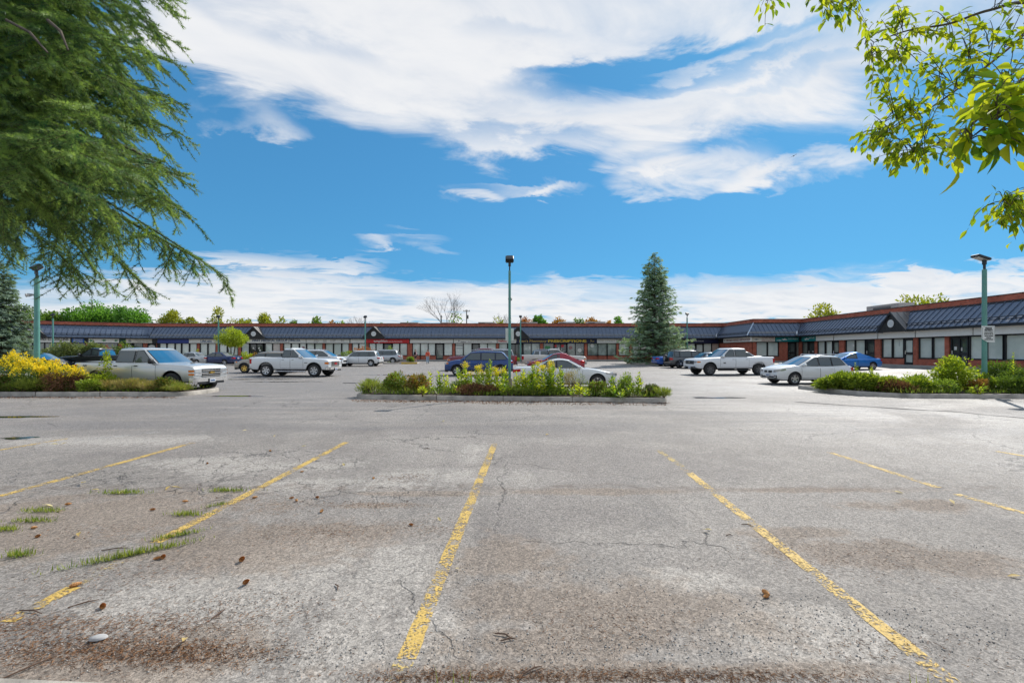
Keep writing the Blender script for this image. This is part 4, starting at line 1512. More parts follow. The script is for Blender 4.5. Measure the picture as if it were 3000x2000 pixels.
class Car:
    """lower body lofted from stations, cabin above, every fitting its own part"""

    def __init__(self, S, name, label, cat='car', group='vehicles parked in the lot'):
        self.S = S
        self.L, self.W = S['L'], S['W']
        self.root = empty(name)
        tag(self.root, label, cat, group)
        self.paint = get_paint(S['col'], S.get('metal', 0.0))
        self.stations()
        self.body()
        self.cabin()
        self.fittings()

    def hw(self, x):
        """half width in plan"""
        S = self.S
        h = self.W / 2
        f = S.get('nose', .55)
        b = S.get('tail', .40)
        if x > self.L / 2 - f:
            t = (x - (self.L / 2 - f)) / f
            return h * (1 - S.get('nose_t', .20) * t ** 2.4)
        if x < -self.L / 2 + b:
            t = (-self.L / 2 + b - x) / b
            return h * (1 - S.get('tail_t', .12) * t ** 2.4)
        return h

    def top(self, x):
        return lerp_prof(self.S['deck'], x)

    def stations(self):
        S, L = self.S, self.L
        r = S['r']
        ra = S.get('arch', r * 1.16)
        st = []
        sill = S['sill']
        ends = [-L / 2, -L / 2 + .03, -L / 2 + .10, -L / 2 + .22, -L / 2 + .40, L / 2 - .55, L / 2 - .38, L / 2 - .22, L / 2 - .10, L / 2 - .03, L / 2]
        for x in ends:
            st.append((x, None))
        for xz in S['deck']:
            st.append((xz[0], None))
        for x in np.linspace(-L / 2 + .6, L / 2 - .7, 9):
            st.append((float(x), None))
        xa = (S['xr'], S['xf'])
        st = [(x, z) for x, z in st if all(abs(x - c) > ra + .02 for c in xa)]
        for c in xa:
            st.append((c - ra - .001, sill))
            st.append((c + ra + .001, sill))
            for k in range(15):
                t = math.pi * k / 14
                st.append((c - ra * math.cos(t), r + .02 + ra * .97 * math.sin(t)))
        st.sort(key=lambda q: q[0])
        out = []
        for x, z in st:
            if z is None:
                z = sill
                if x > L / 2 - .3:
                    z = sill + .06 * ((x - (L / 2 - .3)) / .3) ** 2
                if x < -L / 2 + .3:
                    z = sill + .10 * ((-L / 2 + .3 - x) / .3) ** 2
            if out and abs(out[-1][0] - x) < 1e-4 and abs(out[-1][1] - z) < 1e-4:
                continue
            out.append((x, z))
        self.st = out

    # side section: fraction of height -> inset from the half width
    SEC = [(0.0, .055), (.10, .030), (.30, .012), (.52, .0), (.72, .006), (.86, .022), (.95, .045), (1.0, .085)]

    def side_y(self, x, z):
        zs, zt = self.S['sill'], self.top(x)
        t = min(1, max(0, (z - zs) / max(.05, zt - zs)))
        return self.hw(x) - lerp_prof(self.SEC, t)

    def body(self):
        S, L = self.S, self.L
        rows = []
        bed = S.get('bed')
        for x, zb in self.st:
            zt = self.top(x)
            e = 0.0
            if x > L / 2 - .22:
                e = ((x - (L / 2 - .22)) / .22) ** 2
            elif x < -L / 2 + .12:
                e = ((-L / 2 + .12 - x) / .12) ** 2 * .6
            row = []
            zs = S['sill']
            for t, ins in self.SEC:
                zf = zs + (zt - zs) * t
                z = max(zb, zf)
                y = self.hw(x) - ins - e * .02 * (t < .3)
                row.append((x, y, z))
            yt = self.hw(x) - .085
            inbed = bed and bed[0] < x < bed[1]
            if inbed:
                row += [(x, yt - .02, zt + .005), (x, yt - .035, zt - .005), (x, yt - .04, bed[2]), (x, 0, bed[2])]
            else:
                cr = S.get('crown', .035) * (1 - e)
                row += [(x, yt - .06, zt + cr * .5), (x, yt * .6, zt + cr * .85), (x, yt * .3, zt + cr), (x, 0, zt + cr)]
            full = row + [(p[0], -p[1], p[2]) for p in row[-2::-1]]
            rows.append(full)
        if bed:
            # vertical bed ends: repeat the neighbouring outline at the same x
            pass
        mb = MB().grid(rows)
        nc = len(rows[0])
        mb.f.append(tuple(range(nc)))
        mb.f.append(tuple(range((len(rows) - 1) * nc, len(rows) * nc))[::-1])
        self.bodyo = mb.build('body', self.paint, self.root, smooth=38)
        # chassis fills the underside and wheel wells
        zs = S['sill']
        mb = MB()
        mb.box((0, 0, (zs - .02 + S['belt'] - .18) / 2 + .02), (L - .5, self.W - .62, S['belt'] - .18 - zs), bev=.05)
        mb.box((0, 0, zs - .01), (L - .7, self.W - .22 if False else self.W - .62, .10))
        for c0, c1 in ((S['xr'] + S['r'] * 1.3, S['xf'] - S['r'] * 1.3),):
            mb.box(((c0 + c1) / 2, 0, zs + .05), (c1 - c0, self.W - .16, .14))
        mb.build('chassis', 'plastic', self.root)

    # ---- cabin
    def cab_half(self, z):
        S = self.S
        return self.W / 2 - S.get('shoulder', .10) - (z - S['belt']) * S.get('tumble', .30)

    def cab_pt(self, i, s, off=0.0):
        """point on the cabin's upper skin: profile index (float), s across -1..1"""
        P = self.S['cabin']
        k = int(min(len(P) - 2, max(0, math.floor(i))))
        t = i - k
        x = P[k][0] + (P[k + 1][0] - P[k][0]) * t
        z = P[k][1] + (P[k + 1][1] - P[k][1]) * t
        dx, dz = P[k + 1][0] - P[k][0], P[k + 1][1] - P[k][1]
        l = math.hypot(dx, dz)
        nx, nz = -dz / l, dx / l
        xm = sum(p[0] for p in P) / len(P)
        steep = abs(nx)
        bow = .16 * steep * (1 if nx > 0 else -.7) * 1.0
        y = self.cab_half(z) * s
        a = abs(s)
        edge = -.035 * max(0, (a - .82) / .18) ** 2
        return Vector((x - bow * s * s + nx * off, y, z + (edge - .02 * s * s) * (1 - steep) + nz * off))

    def cabin(self):
        S = self.S
        P = S['cabin']
        sx = [-1, -.94, -.82, -.5, 0, .5, .82, .94, 1]
        idx = []
        for k in range(len(P) - 1):
            idx += [k, k + .5]
        idx.append(len(P) - 1)
        rows = [[self.cab_pt(i, s) for s in sx] for i in idx]
        mb = MB().grid(rows)
        for s, col in ((-1, 0), (1, len(sx) - 1)):
            top = [rows[q][col] for q in range(len(rows))]
            z0 = S['belt'] - .06
            bot = [Vector((p.x, s * self.cab_half(S['belt']), z0)) for p in top]
            mb.grid([top, bot])
        self.cabo = mb.build('cabin', get_paint(S['roofcol'], S.get('metal', 0)) if 'roofcol' in S else self.paint, self.root, smooth=35)
        # glass fore and aft
        for nm, k, lo, hi, mt in (('rear_window', S.get('rw', 0), .10, .92, S.get('rglass', 'car_glass')), ('windshield', len(P) - 2 if 'ws' not in S else S['ws'], .07, .93, 'car_glass_sky')):
            n_ = 9
            rows_o = [[self.cab_pt(k + lo + (hi - lo) * a / 4, -.90 + 1.80 * b / (n_ - 1), .008) for b in range(n_)] for a in range(5)]
            g = MB().grid(rows_o)
            go = g.build(nm, mt, self.root, smooth=60)
            # wiper / black surround
            rows_t = [[self.cab_pt(k + max(0, lo - .05) + (min(1, hi + .04) - max(0, lo - .05)) * a / 4, -.945 + 1.89 * b / (n_ - 1), .004) for b in range(n_)] for a in range(5)]
            MB().grid(rows_t).build('surround', 'plastic', go, smooth=60)
        # side windows
        for s in (-1, 1):
            for poly in S['wins']:
                def P3(x, z, off):
                    return Vector((x, s * (self.cab_half(z) + off), z))
                c = (sum(p[0] for p in poly) / len(poly), sum(p[1] for p in poly) / len(poly))
                w = MB().prism([P3(x, z, .010) for x, z in poly], (0, -s * .006, 0)).build('window', S.get('sglass', 'car_glass'), self.root)
                big = []
                for x, z in poly:
                    dx, dz = x - c[0], z - c[1]
                    l = math.hypot(dx, dz)
                    big.append((x + dx / l * .045, z + dz / l * .035))
                MB().prism([P3(x, z, .004) for x, z in big], (0, -s * .01, 0)).build('window_trim', S.get('wtrim', 'plastic'), w)

    # ---- strips that wrap round the ends of the body
    def outline(self, end):
        """plan outline from the middle of an end back along the left side"""
        L = self.L
        sg = 1 if end == 'F' else -1
        xs_ = [L / 2, L / 2 - .03, L / 2 - .10, L / 2 - .2, L / 2 - .32, L / 2 - .45, L / 2 - .6, L / 2 - .8, L / 2 - 1.1, L / 2 - 1.6, 0]
        pts = [Vector((sg * L / 2, 0))] + [Vector((sg * x, self.hw(sg * x) - .012)) for x in xs_]
        return pts

    def wrap(self, name, mat, end, s0, s1, z0, z1, z2=None, z3=None, off=.012, side=1, th=.03, parent=None, n_=10):
        """band from arc length s0 to s1; z0..z1 at s0 and z2..z3 at s1"""
        z2 = z0 if z2 is None else z2
        z3 = z1 if z3 is None else z3
        pts = self.outline(end)
        acc = [0]
        for a, b in zip(pts, pts[1:]):
            acc.append(acc[-1] + (b - a).length)

        def at_s(s):
            neg = s < 0
            s = abs(s)
            for k in range(len(pts) - 1):
                if s <= acc[k + 1] or k == len(pts) - 2:
                    t = (s - acc[k]) / (acc[k + 1] - acc[k])
                    p = pts[k].lerp(pts[k + 1], t)
                    d = (pts[k + 1] - pts[k]).normalized()
                    nrm = Vector((d.y, -d.x)) if end == 'F' else Vector((-d.y, d.x))
                    if neg:
                        p, nrm = Vector((p.x, -p.y)), Vector((nrm.x, -nrm.y))
                    return p, nrm
        so, si = [], []
        for k in range(n_ + 1):
            t = k / n_
            p, nrm = at_s(s0 + (s1 - s0) * t)
            lo, hi = z0 + (z2 - z0) * t, z1 + (z3 - z1) * t
            po, pi_ = p + nrm * off, p + nrm * (off - th)
            so.append([(po.x, side * po.y, lo), (po.x, side * po.y, hi)])
            si.append([(pi_.x, side * pi_.y, lo), (pi_.x, side * pi_.y, hi)])
        rows = [[a[0], a[1], b[1], b[0]] for a, b in zip(so, si)]
        mb = MB().grid(rows, closed=True)
        nc = 4
        mb.f.append((0, 1, 2, 3))
        mb.f.append(tuple((len(rows) - 1) * nc + q for q in (3, 2, 1, 0)))
        return mb.build(name, mat, parent or self.root, smooth=40)

    def side_patch(self, x0, x1, z0, z1, off, s, n_=6):
        rows = []
        for a in range(n_ + 1):
            x = x0 + (x1 - x0) * a / n_
            zt = min(z1, self.top(x) - .015)
            rows.append([(x, s * (self.side_y(x, z0 + (zt - z0) * b / 8) + off), z0 + (zt - z0) * b / 8) for b in range(9)])
        return MB().grid(rows)

    def fittings(self):
        S, L, W = self.S, self.L, self.W
        root = self.root
        r = S['r']
        for s in (-1, 1):
            for x in (S['xr'], S['xf']):
                make_wheel(root, x, s * (W / 2 - .135), r, S.get('tw', .235), S.get('rim', 'alloy'), S.get('spokes', 5), s)
        # arch lips
        if S.get('lip'):
            for s in (-1, 1):
                for c in (S['xr'], S['xf']):
                    ra = S.get('arch', r * 1.16)
                    pts = [(c - ra * math.cos(t), s * (self.hw(c) - .015), r + .02 + ra * .97 * math.sin(t)) for t in np.linspace(0, math.pi, 15)]
                    MB().tube(pts, .035, 6).build('arch_trim', S['lip'], root, smooth=40)
        for s in (-1, 1):
            for (x0, x1) in S['doors']:
                zb = S['sill'] + .10
                zt = S['belt'] - .01
                sm = self.side_patch(x0 - .012, x1 + .012, zb - .012, zt + .005, .002, s)
                so = sm.build('door_seam', 'plastic', root, smooth=40)
                d = self.side_patch(x0, x1, zb, zt, .0055, s).build('door', self.paint, root, smooth=40)
                hx = (x0 + .17) if not S.get('flip_handle') else x1 - .17
                hz = S['belt'] - .13
                hp = Vector((hx, s * (self.side_y(hx, hz) + .02), hz))
                MB().box(hp, (.17, .03, .035), bev=.01).build('handle', S.get('handle', self.paint), d)
                so.parent = d
            # sill trim
            c0, c1 = S['xr'] + r * 1.22, S['xf'] - r * 1.22
            zz = S['sill']
            MB().box(((c0 + c1) / 2, s * (W / 2 - .075), zz + .01), (c1 - c0, .06, S.get('sillh', .07)), bev=.015).build('sill', S.get('silltrim', 'plastic'), root)
            # mirror
            mx, mz = S['mirror']
            y0 = self.cab_half(mz) + .02
            mb = MB().box((mx, s * (y0 + .13), mz), (.13, .20, S.get('mh', .16)), bev=.04)
            mb.box((mx, s * (y0 + .02), mz - .03), (.08, .10, .05))
            mb.build('mirror', S.get('mirrormat', self.paint), root, smooth=50)
        for f in S.get('extra', ()):
            f(self)


# ---- end fittings shared by several vehicles
def lamp_pair(end, mat, s0, s1, z0, z1, z2=None, z3=None, name='headlight', off=.012, inner=None):
    def f(c, z0=z0, z1=z1, z2=z2, z3=z3):
        if end == 'B':
            over = max(z1, z3 or 0) - (c.top(-c.L / 2 + .04) - .012)
            if over > 0:
                z0, z1 = z0 - over, z1 - over
                z2, z3 = (None if z2 is None else z2 - over), (None if z3 is None else z3 - over)
        for s in (-1, 1):
            o = c.wrap(name, mat, end, s0, s1, z0, z1, z2, z3, off=off, side=s)
            if inner:
                t0, t1, m2 = inner
                a, b = s0 + (s1 - s0) * t0, s0 + (s1 - s0) * t1
                zz = lambda t, p, q: p + ((p if q is None else q) - p) * t
                c.wrap('indicator', m2, end, a, b, zz(t0, z0, z2) + .015, zz(t0, z1, z3) - .015, zz(t1, z0, z2) + .015, zz(t1, z1, z3) - .015, off=off + .005, side=s, parent=o)
    return f


def band(name, mat, end, half, z0, z1, off=.015, bars=0, barmat='chrome', th=.03):
    def f(c):
        o = c.wrap(name, mat, end, -half, half, z0, z1, off=off, th=th, n_=16)
        for q in range(bars):
            z = z0 + (z1 - z0) * (q + .5) / bars
            h = (z1 - z0) / bars * .13
            c.wrap('bar', barmat, end, -half * .97, half * .97, z - h, z + h, off=off + .012, parent=o, n_=14)
    return f


def plate(end, z, y=0.0, mat='plate', w=.30, h=.15, off=.03, name='number_plate'):
    def f(c):
        x = (c.L / 2 + off) * (1 if end == 'F' else -1)
        o = MB().box((x, y, z), (.012, w, h)).build(name, mat, c.root)
        if name == 'number_plate':
            s = 1 if end == 'F' else -1
            MB().box((x + s * .008, y, z - .005), (.004, w * .78, h * .36)).build('characters', 'ink_blue', o)
    return f


def rails(x0, x1, z, dy=0.0, mat='alloy'):
    def f(c):
        for s in (-1, 1):
            y = s * (c.cab_half(z - .05) - .06 - dy)
            mb = MB().tube([(x0, y, z - .05), (x0 + .08, y, z + .01), (x1 - .08, y, z + .01), (x1, y, z - .05)], .022, 6)
            mb.build('roof_rail', mat, c.root, smooth=40)
    return f


def foglamps(s, z, w=.09, h=.05):
    def f(c):
        for sd in (-1, 1):
            o = c.wrap('fog_lamp_housing', 'plastic', 'F', s - w * 1.2, s + w * 1.2, z - h * 1.5, z + h * 1.5, off=.014, side=sd)
            c.wrap('fog_lamp', 'lamp_clear', 'F', s - w * .6, s + w * .6, z - h * .7, z + h * .7, off=.022, side=sd, parent=o)
    return f


def boardbar(mat='plastic_grey'):
    def f(c):
        S = c.S
        for s in (-1, 1):
            x0, x1 = S['xr'] + S['r'] * 1.5, S['xf'] - S['r'] * 1.5
            MB().tube([(x0, s * (c.W / 2 - .10), S['sill'] - .12), (x1, s * (c.W / 2 - .10), S['sill'] - .12)], .045, 8).build('running_board', mat, c.root, smooth=40)
    return f


def cabin_lights(z=None):
    def f(c):
        P = c.S['cabin']
        MB().box((P[1][0] + .06, 0, P[1][1] + .005), (.05, .34, .04)).build('brake_light', 'lamp_red', c.root)
    return f


# ---- body styles
def pickup_spec(col, L=5.85, W=2.03, H=1.92, metal=0.0, cab='crew', **kw):
    h = L / 2
    rc = -1.02 if cab == 'crew' else -.62           # rear of the cab
    S = dict(L=L, W=W, col=col, metal=metal, r=.425, tw=.27, sill=.48, belt=1.26, xf=h - .98, xr=-h + 1.18, arch=.525,
             deck=[(-h, 1.27), (rc - .16, 1.27), (rc - .02, 1.27), (rc, 1.26), (h - 1.62, 1.24), (h - 1.30, 1.21), (h - .5, 1.17), (h - .16, 1.13), (h - .05, 1.08), (h, 1.0)],
             bed=(-h + .10, rc - .06, .75), nose=.5, nose_t=.10, tail=.12, tail_t=.03, shoulder=.10, tumble=.26,
             cabin=[(rc, 1.22), (rc + .10, H - .14), (rc + .22, H - .03), (rc + .75, H), (h - 2.62, H - .02), (h - 2.42, H - .09), (h - 1.60, 1.22)], rw=0, ws=5,
             mirror=(h - 1.92, 1.34), mh=.22, spokes=6, silltrim='plastic', handle='plastic')
    # windows
    b, t = 1.30, H - .16
    f0, f1 = h - 2.52, h - 1.98
    if cab == 'crew':
        mid = (rc + h - 1.85) / 2 + .02
        S['wins'] = [[(rc + .16, b), (mid - .07, b), (mid - .07, t), (rc + .24, t)], [(mid + .05, b), (f1 - .02, b), (f1 - .14, b + .08), (f0 + .0, t), (mid + .05, t)]]
        S['doors'] = [(rc + .06, mid - .02), (mid, h - 1.74)]
    else:
        mid = rc + .75
        S['wins'] = [[(rc + .15, b), (mid - .05, b), (mid - .05, t), (rc + .22, t)], [(mid + .05, b), (f1 - .02, b), (f1 - .14, b + .08), (f0 + .0, t), (mid + .05, t)]]
        S['doors'] = [(rc + .06, mid - .01), (mid + .01, h - 1.74)]
    S.update(kw)
    return S


def wagon_spec(col, L=4.6, W=1.86, H=1.68, metal=0.0, r=.345, sill=.30, belt=1.03, hood=1.0, nose_z=.80, ws_base=.95, ws_top=1.75, rear_top=.45, rear_base=.10, glass3=True, **kw):
    h = L / 2
    fb = h - ws_base                                # windscreen base
    ft = h - ws_top                                 # windscreen top
    S = dict(L=L, W=W, col=col, metal=metal, r=r, tw=.225, sill=sill, belt=belt, xf=h - .88, xr=-h + .86,
             deck=[(-h, belt - .12), (-h + .05, belt - .03), (-h + .2, belt), (fb - .35, belt - .01), (fb, hood + .02), (fb + .35, hood - .03), (h - .35, nose_z + .07), (h - .12, nose_z), (h - .03, nose_z - .08), (h, nose_z - .16)],
             nose=.75, nose_t=.24, tail=.45, tail_t=.14, shoulder=.085, tumble=.34,
             cabin=[(-h + rear_base, belt - .05), (-h + rear_top, H - .14), (-h + rear_top + .18, H - .045), (-.35, H), (ft - .35, H - .03), (ft, H - .09), (fb + .02, hood - .03)], rw=0, ws=5,
             mirror=(fb - .42, belt + .08), spokes=5)
    b, t = belt + .035, H - .15
    m1 = -.15
    m2 = -h + rear_top + .55
    S['wins'] = [[(m1 + .05, b), (fb - .40, b), (ft - .08, t - .03), (m1 + .05, t)], [(m2 + .10, b), (m1 - .05, b), (m1 - .05, t), (m2 + .10, t)]]
    if glass3:
        S['wins'].append([(-h + rear_base + .34, b + .05), (m2 + .01, b), (m2 + .01, t), (-h + rear_top + .12, t - .03)])
    S['doors'] = [(m1, fb - .30), (S['xr'] + .30, m1 - .02)]
    S.update(kw)
    return S


def sedan_spec(col, L=4.65, W=1.80, H=1.46, metal=0.0, r=.325, sill=.25, belt=.93, hood=.92, nose_z=.70, ws_base=1.15, ws_top=2.0, rear_base=.72, rear_top=1.45, deck_z=1.0, **kw):
    h = L / 2
    fb, ft = h - ws_base, h - ws_top
    S = dict(L=L, W=W, col=col, metal=metal, r=r, tw=.215, sill=sill, belt=belt, xf=h - .92, xr=-h + 1.0,
             deck=[(-h, deck_z - .16), (-h + .05, deck_z - .03), (-h + .15, deck_z), (-h + rear_base + .2, deck_z), (0, belt), (fb - .3, belt), (fb, hood + .01), (fb + .4, hood - .04), (h - .35, nose_z + .06), (h - .12, nose_z - .01), (h - .03, nose_z - .08), (h, nose_z - .15)],
             nose=.85, nose_t=.28, tail=.55, tail_t=.18, shoulder=.09, tumble=.42,
             cabin=[(-h + rear_base, deck_z - .04), (-h + rear_top, H - .08), (-h + rear_top + .25, H - .025), (-.25, H), (ft - .25, H - .025), (ft, H - .07), (fb + .02, hood - .03)], rw=0, ws=5,
             mirror=(fb - .42, belt + .07), mh=.13, spokes=5, crown=.03)
    b, t = belt + .04, H - .12
    m1 = -.20
    S['wins'] = [[(m1 + .05, b), (fb - .42, b), (ft - .12, t - .02), (m1 + .05, t)], [(-h + rear_base + .50, b + .04), (m1 - .05, b), (m1 - .05, t), (-h + rear_top + .12, t - .03)]]
    S['doors'] = [(m1, fb - .28), (S['xr'] + .22, m1 - .02)]
    S.update(kw)
    return S


def place_car(car, left, right, yaw, zoff=0.0):
    """find the spot on the lot where the vehicle spans the given photo columns"""
    L, W = car.L, car.W
    H = max(p[1] for p in car.S['cabin'])
    c, s = math.cos(yaw), math.sin(yaw)
    fl = .94
    pts = [(x * c - y * s, x * s + y * c) for x, y in ((L / 2, W / 2 * .86), (L / 2, -W / 2 * .86), (-L / 2, W / 2 * .9), (-L / 2, -W / 2 * .9), (L / 2 - .4, W / 2), (L / 2 - .4, -W / 2))]
    Y = 30.0
    X = 0.0

    def ext(X, Y):
        q = [(X + a) / (Y + b) * F + 1500 for a, b in pts]
        return min(q), max(q)
    for _ in range(80):
        a, b = ext(X, Y)
        Y *= ((b - a) / (right - left)) ** .7
        a, b = ext(X, Y)
        X += ((left + right) / 2 - (a + b) / 2) / F * Y
    car.root.location = (X, Y, G(X, Y) + zoff)
    car.root.rotation_euler = (0, 0, yaw)
    # follow the slope of the lot
    gx = (G(X + c * 1.3, Y + s * 1.3) - G(X - c * 1.3, Y - s * 1.3)) / 2.6
    car.root.rotation_euler = Matrix.Rotation(yaw, 3, 'Z').to_euler()
    ny = Y - (abs(W / 2 * c) + 0)
    print('CAR %-16s X %.1f Y %.1f near ground row %.0f top row %.0f' % (car.root.name, X, Y, HOR + (EYE - G(X, ny)) * F / ny, HOR + (EYE - G(X, Y) - H) * F / Y))
    return car


def pickup_front(style):
    if style == 'silver':
        return [lamp_pair('F', 'lamp_clear', .50, 1.10, .86, .98, .87, .97, inner=(.66, .98, 'lamp_amber')), lamp_pair('F', 'lamp_clear', .50, 1.10, .72, .83, .73, .83, inner=(.66, .98, 'lamp_amber')),
                band('grille', 'plastic', 'F', .50, .86, 1.0, bars=1), band('lower_grille', 'plastic', 'F', .50, .66, .81, bars=2), band('grille_bar', 'chrome', 'F', .62, .82, .85, off=.03),
                band('front_bumper', 'chrome', 'F', 1.06, .46, .64, off=.035, th=.06), band('air_dam', 'plastic', 'F', .70, .36, .47, off=.02), foglamps(.52, .54), plate('F', .50, off=.075), ]
    if style == 'white':
        return [lamp_pair('F', 'lamp_clear', .52, 1.16, .80, 1.00, .84, .98, inner=(.6, .98, 'lamp_amber')), band('grille', 'plastic', 'F', .50, .72, 1.0, bars=3, off=.03),
                band('grille_frame', 'chrome', 'F', .53, 1.0, 1.03, off=.04), band('grille_foot', 'chrome', 'F', .53, .68, .71, off=.04),
                band('front_bumper', 'chrome', 'F', 1.06, .48, .64, off=.035, th=.06), band('air_dam', 'plastic', 'F', .80, .38, .49, off=.02), foglamps(.66, .56), plate('F', .50, off=.075)]
    if style == 'plainwhite':
        return [lamp_pair('F', 'lamp_clear', .58, 1.20, .86, 1.00, .88, .99, inner=(.62, .96, 'lamp_amber')), band('grille', 'plastic', 'F', .56, .78, 1.02, off=.02), band('grille_bar', 'plastic_grey', 'F', .54, .88, .92, off=.035),
                foglamps(.62, .56, .11, .045), band('air_intake', 'plastic', 'F', .46, .50, .60, off=.02), plate('F', .52, off=.04)]
    return [lamp_pair('F', 'lamp_clear', .55, 1.15, .82, .99, .85, .98, inner=(.65, .98, 'lamp_amber')), band('grille', 'plastic', 'F', .53, .74, 1.0, bars=2, off=.02), band('front_bumper', 'chrome', 'F', 1.02, .44, .62, off=.05, th=.08)]


def pickup_rear(bump='chrome'):
    return [lamp_pair('B', 'lamp_red', .93, 1.14, .86, 1.18, name='taillight'), band('rear_bumper', bump, 'B', .98, .48, .66, off=.06, th=.10), plate('B', .57, off=.09),
            lambda c: c.wrap('tailgate_seam', 'plastic', 'B', -.92, .92, .70, .71, off=.004)]


def emblem_bowtie(c):
    x = c.L / 2 + .045
    MB().prism([(x, -.15, .82), (x, -.06, .82), (x, -.06, .80), (x, .06, .80), (x, .06, .82), (x, .17, .82), (x, .13, .865), (x, .06, .865), (x, .06, .885), (x, -.06, .885), (x, -.06, .865), (x, -.11, .865)], (.012, 0, 0)).build('emblem', 'gold', c.root)


def emblem_text(txt, size, mat, z, off=.05):
    def f(c):
        me = text_mesh(txt, size, mat, bold=.006)
        o = link('emblem', me, c.root, (c.L / 2 + off, 0, z))
        o.rotation_euler = (R(90), 0, R(90))
    return f


def side_text(txt, size, mat, x, z):
    def f(c):
        for s in (-1, 1):
            me = text_mesh(txt, size, mat, bold=.004)
            o = link('badge', me, c.root, (x, s * (c.side_y(x, z) + .014), z))
            o.rotation_euler = (R(90), 0, 0 if s < 0 else R(180))
    return f


PIK = 'pickup trucks parked in the lot'
SUVG = 'sport utility vehicles parked in the lot'
SEDG = 'cars parked in the lot'

# ---- silver crew cab in front, left
place_car(Car(pickup_spec((0.62, 0.62, 0.60), metal=.45, mirrormat='plastic', rim='alloy', silltrim='plastic_grey',
                          extra=pickup_front('silver') + pickup_rear() + [emblem_bowtie, boardbar(), lambda c: [MB().box(((-c.L / 2 + c.S['bed'][1]) / 2, s * (c.W / 2 - .12), 1.285), (1.9, .09, .035), bev=.01).build('bed_rail', 'plastic', c.root) for s in (-1, 1)],
                                                                          side_text('4x4', .12, 'ink_grey', -2.35, 1.14)]),
              'pickup_truck', 'silver crew cab pickup with chrome bumper parked behind the left island', 'pickup', PIK), 222, 664, R(-9))
# ---- white pickup, middle left
place_car(Car(pickup_spec((0.74, 0.75, 0.75), L=5.55, cab='ext', rim='alloy', mirrormat='chrome', handle='chrome', lip='plastic', spokes=6,
                          extra=pickup_front('white') + pickup_rear() + [emblem_text('GMC', .17, 'ink_red', .86), boardbar('alloy'), side_text('SIERRA', .07, 'ink_grey', 1.25, .93)]),
              'pickup_truck', 'white extended cab pickup with red lettered grille, puddle beneath', 'pickup', PIK), 733, 1000, R(-6))
# ---- white pickup with black wheels, right
place_car(Car(pickup_spec((0.78, 0.79, 0.80), L=5.85, W=2.06, H=1.93, rim='alloy_dark', mirrormat='plainwhite' if False else 'chrome', spokes=6, r=.42, handle='chrome',
                          extra=pickup_front('plainwhite') + pickup_rear('chrome') + [emblem_text('RAM', .13, 'chrome', .90, .05), side_text('1500', .09, 'ink_black', .9, .86), boardbar('plastic')]),
              'pickup_truck', 'white crew cab pickup with black wheels parked on the right', 'pickup', PIK), 2003, 2267, R(180 + 7))
# ---- maroon pickup
place_car(Car(pickup_spec((0.17, 0.012, 0.02), metal=.3, cab='crew', mirrormat='plastic', spokes=5, extra=pickup_front('x') + pickup_rear() + [cabin_lights(), side_text('RAM', .09, 'chrome', 1.2, 1.0)]),
              'pickup_truck', 'maroon pickup behind the blue sport utility', 'pickup', PIK), 1311, 1514, R(180))
# ---- beige pickup
place_car(Car(pickup_spec((0.60, 0.565, 0.50), cab='ext', H=1.86, extra=pickup_front('x') + pickup_rear(), mirrormat='plastic'),
              'pickup_truck', 'beige pickup facing right behind the red hatchback', 'pickup', PIK), 1526, 1718, R(2))
# ---- black pickup, left background
place_car(Car(pickup_spec((0.012, 0.012, 0.014), cab='ext', metal=.2, extra=pickup_front('x') + pickup_rear() + [cabin_lights()], rglass='car_glass_sky'),
              'pickup_truck', 'black pickup partly hidden by goldenrod and the silver pickup', 'pickup', PIK), 172, 420, R(180))

wag_f = lambda z0, z1: [lamp_pair('F', 'lamp_clear', .46, 1.02, z0, z1, z0 + .06, z1 + .05, inner=(.72, .97, 'lamp_amber'))]
wag_r = lambda z0, z1: [lamp_pair('B', 'lamp_red', .62, 1.02, z0, z1, z0 + .03, z1 - .02, name='taillight'), plate('B', z0 - .02, off=.02)]
low_black = [band('lower_bumper', 'plastic', 'F', .98, .26, .40, off=.006), band('lower_bumper', 'plastic', 'B', .96, .30, .46, off=.006)]

# ---- blue SUV behind the centre island
place_car(Car(wagon_spec((0.006, 0.045, 0.19), L=4.75, H=1.72, metal=.45, sill=.34, r=.36, belt=1.06, hood=1.06, nose_z=.90, lip='plastic', rear_top=.62, sglass='car_glass', rim='alloy',
                         extra=wag_f(.74, .88) + wag_r(.86, 1.0) + low_black + [band('grille', 'plastic', 'F', .44, .62, .88, bars=2, barmat='plastic_grey'), rails(-1.75, .55, 1.77, mat='alloy')]),
              'sport_utility_vehicle', 'blue sport utility with roof rails just behind the centre island', 'car', SUVG), 1302, 1503, R(180))
# ---- white crossover facing away
place_car(Car(wagon_spec((0.74, 0.75, 0.75), L=4.52, H=1.66, belt=1.0, extra=wag_f(.72, .86) + wag_r(.86, 1.03) + low_black + [band('grille', 'plastic', 'F', .44, .55, .70)]),
              'sport_utility_vehicle', 'white crossover facing left with red tail lamps, beside silver crossover', 'car', SUVG), 984, 1124, R(180))
place_car(Car(wagon_spec((0.50, 0.52, 0.54), metal=.5, L=4.6, H=1.70, belt=1.02, lip='plastic', extra=wag_f(.72, .86) + wag_r(.86, 1.02) + low_black + [rails(-1.6, .4, 1.72)]),
              'sport_utility_vehicle', 'silver crossover parked nearest the kerbed bush island', 'car', SUVG), 1062, 1181, R(180))
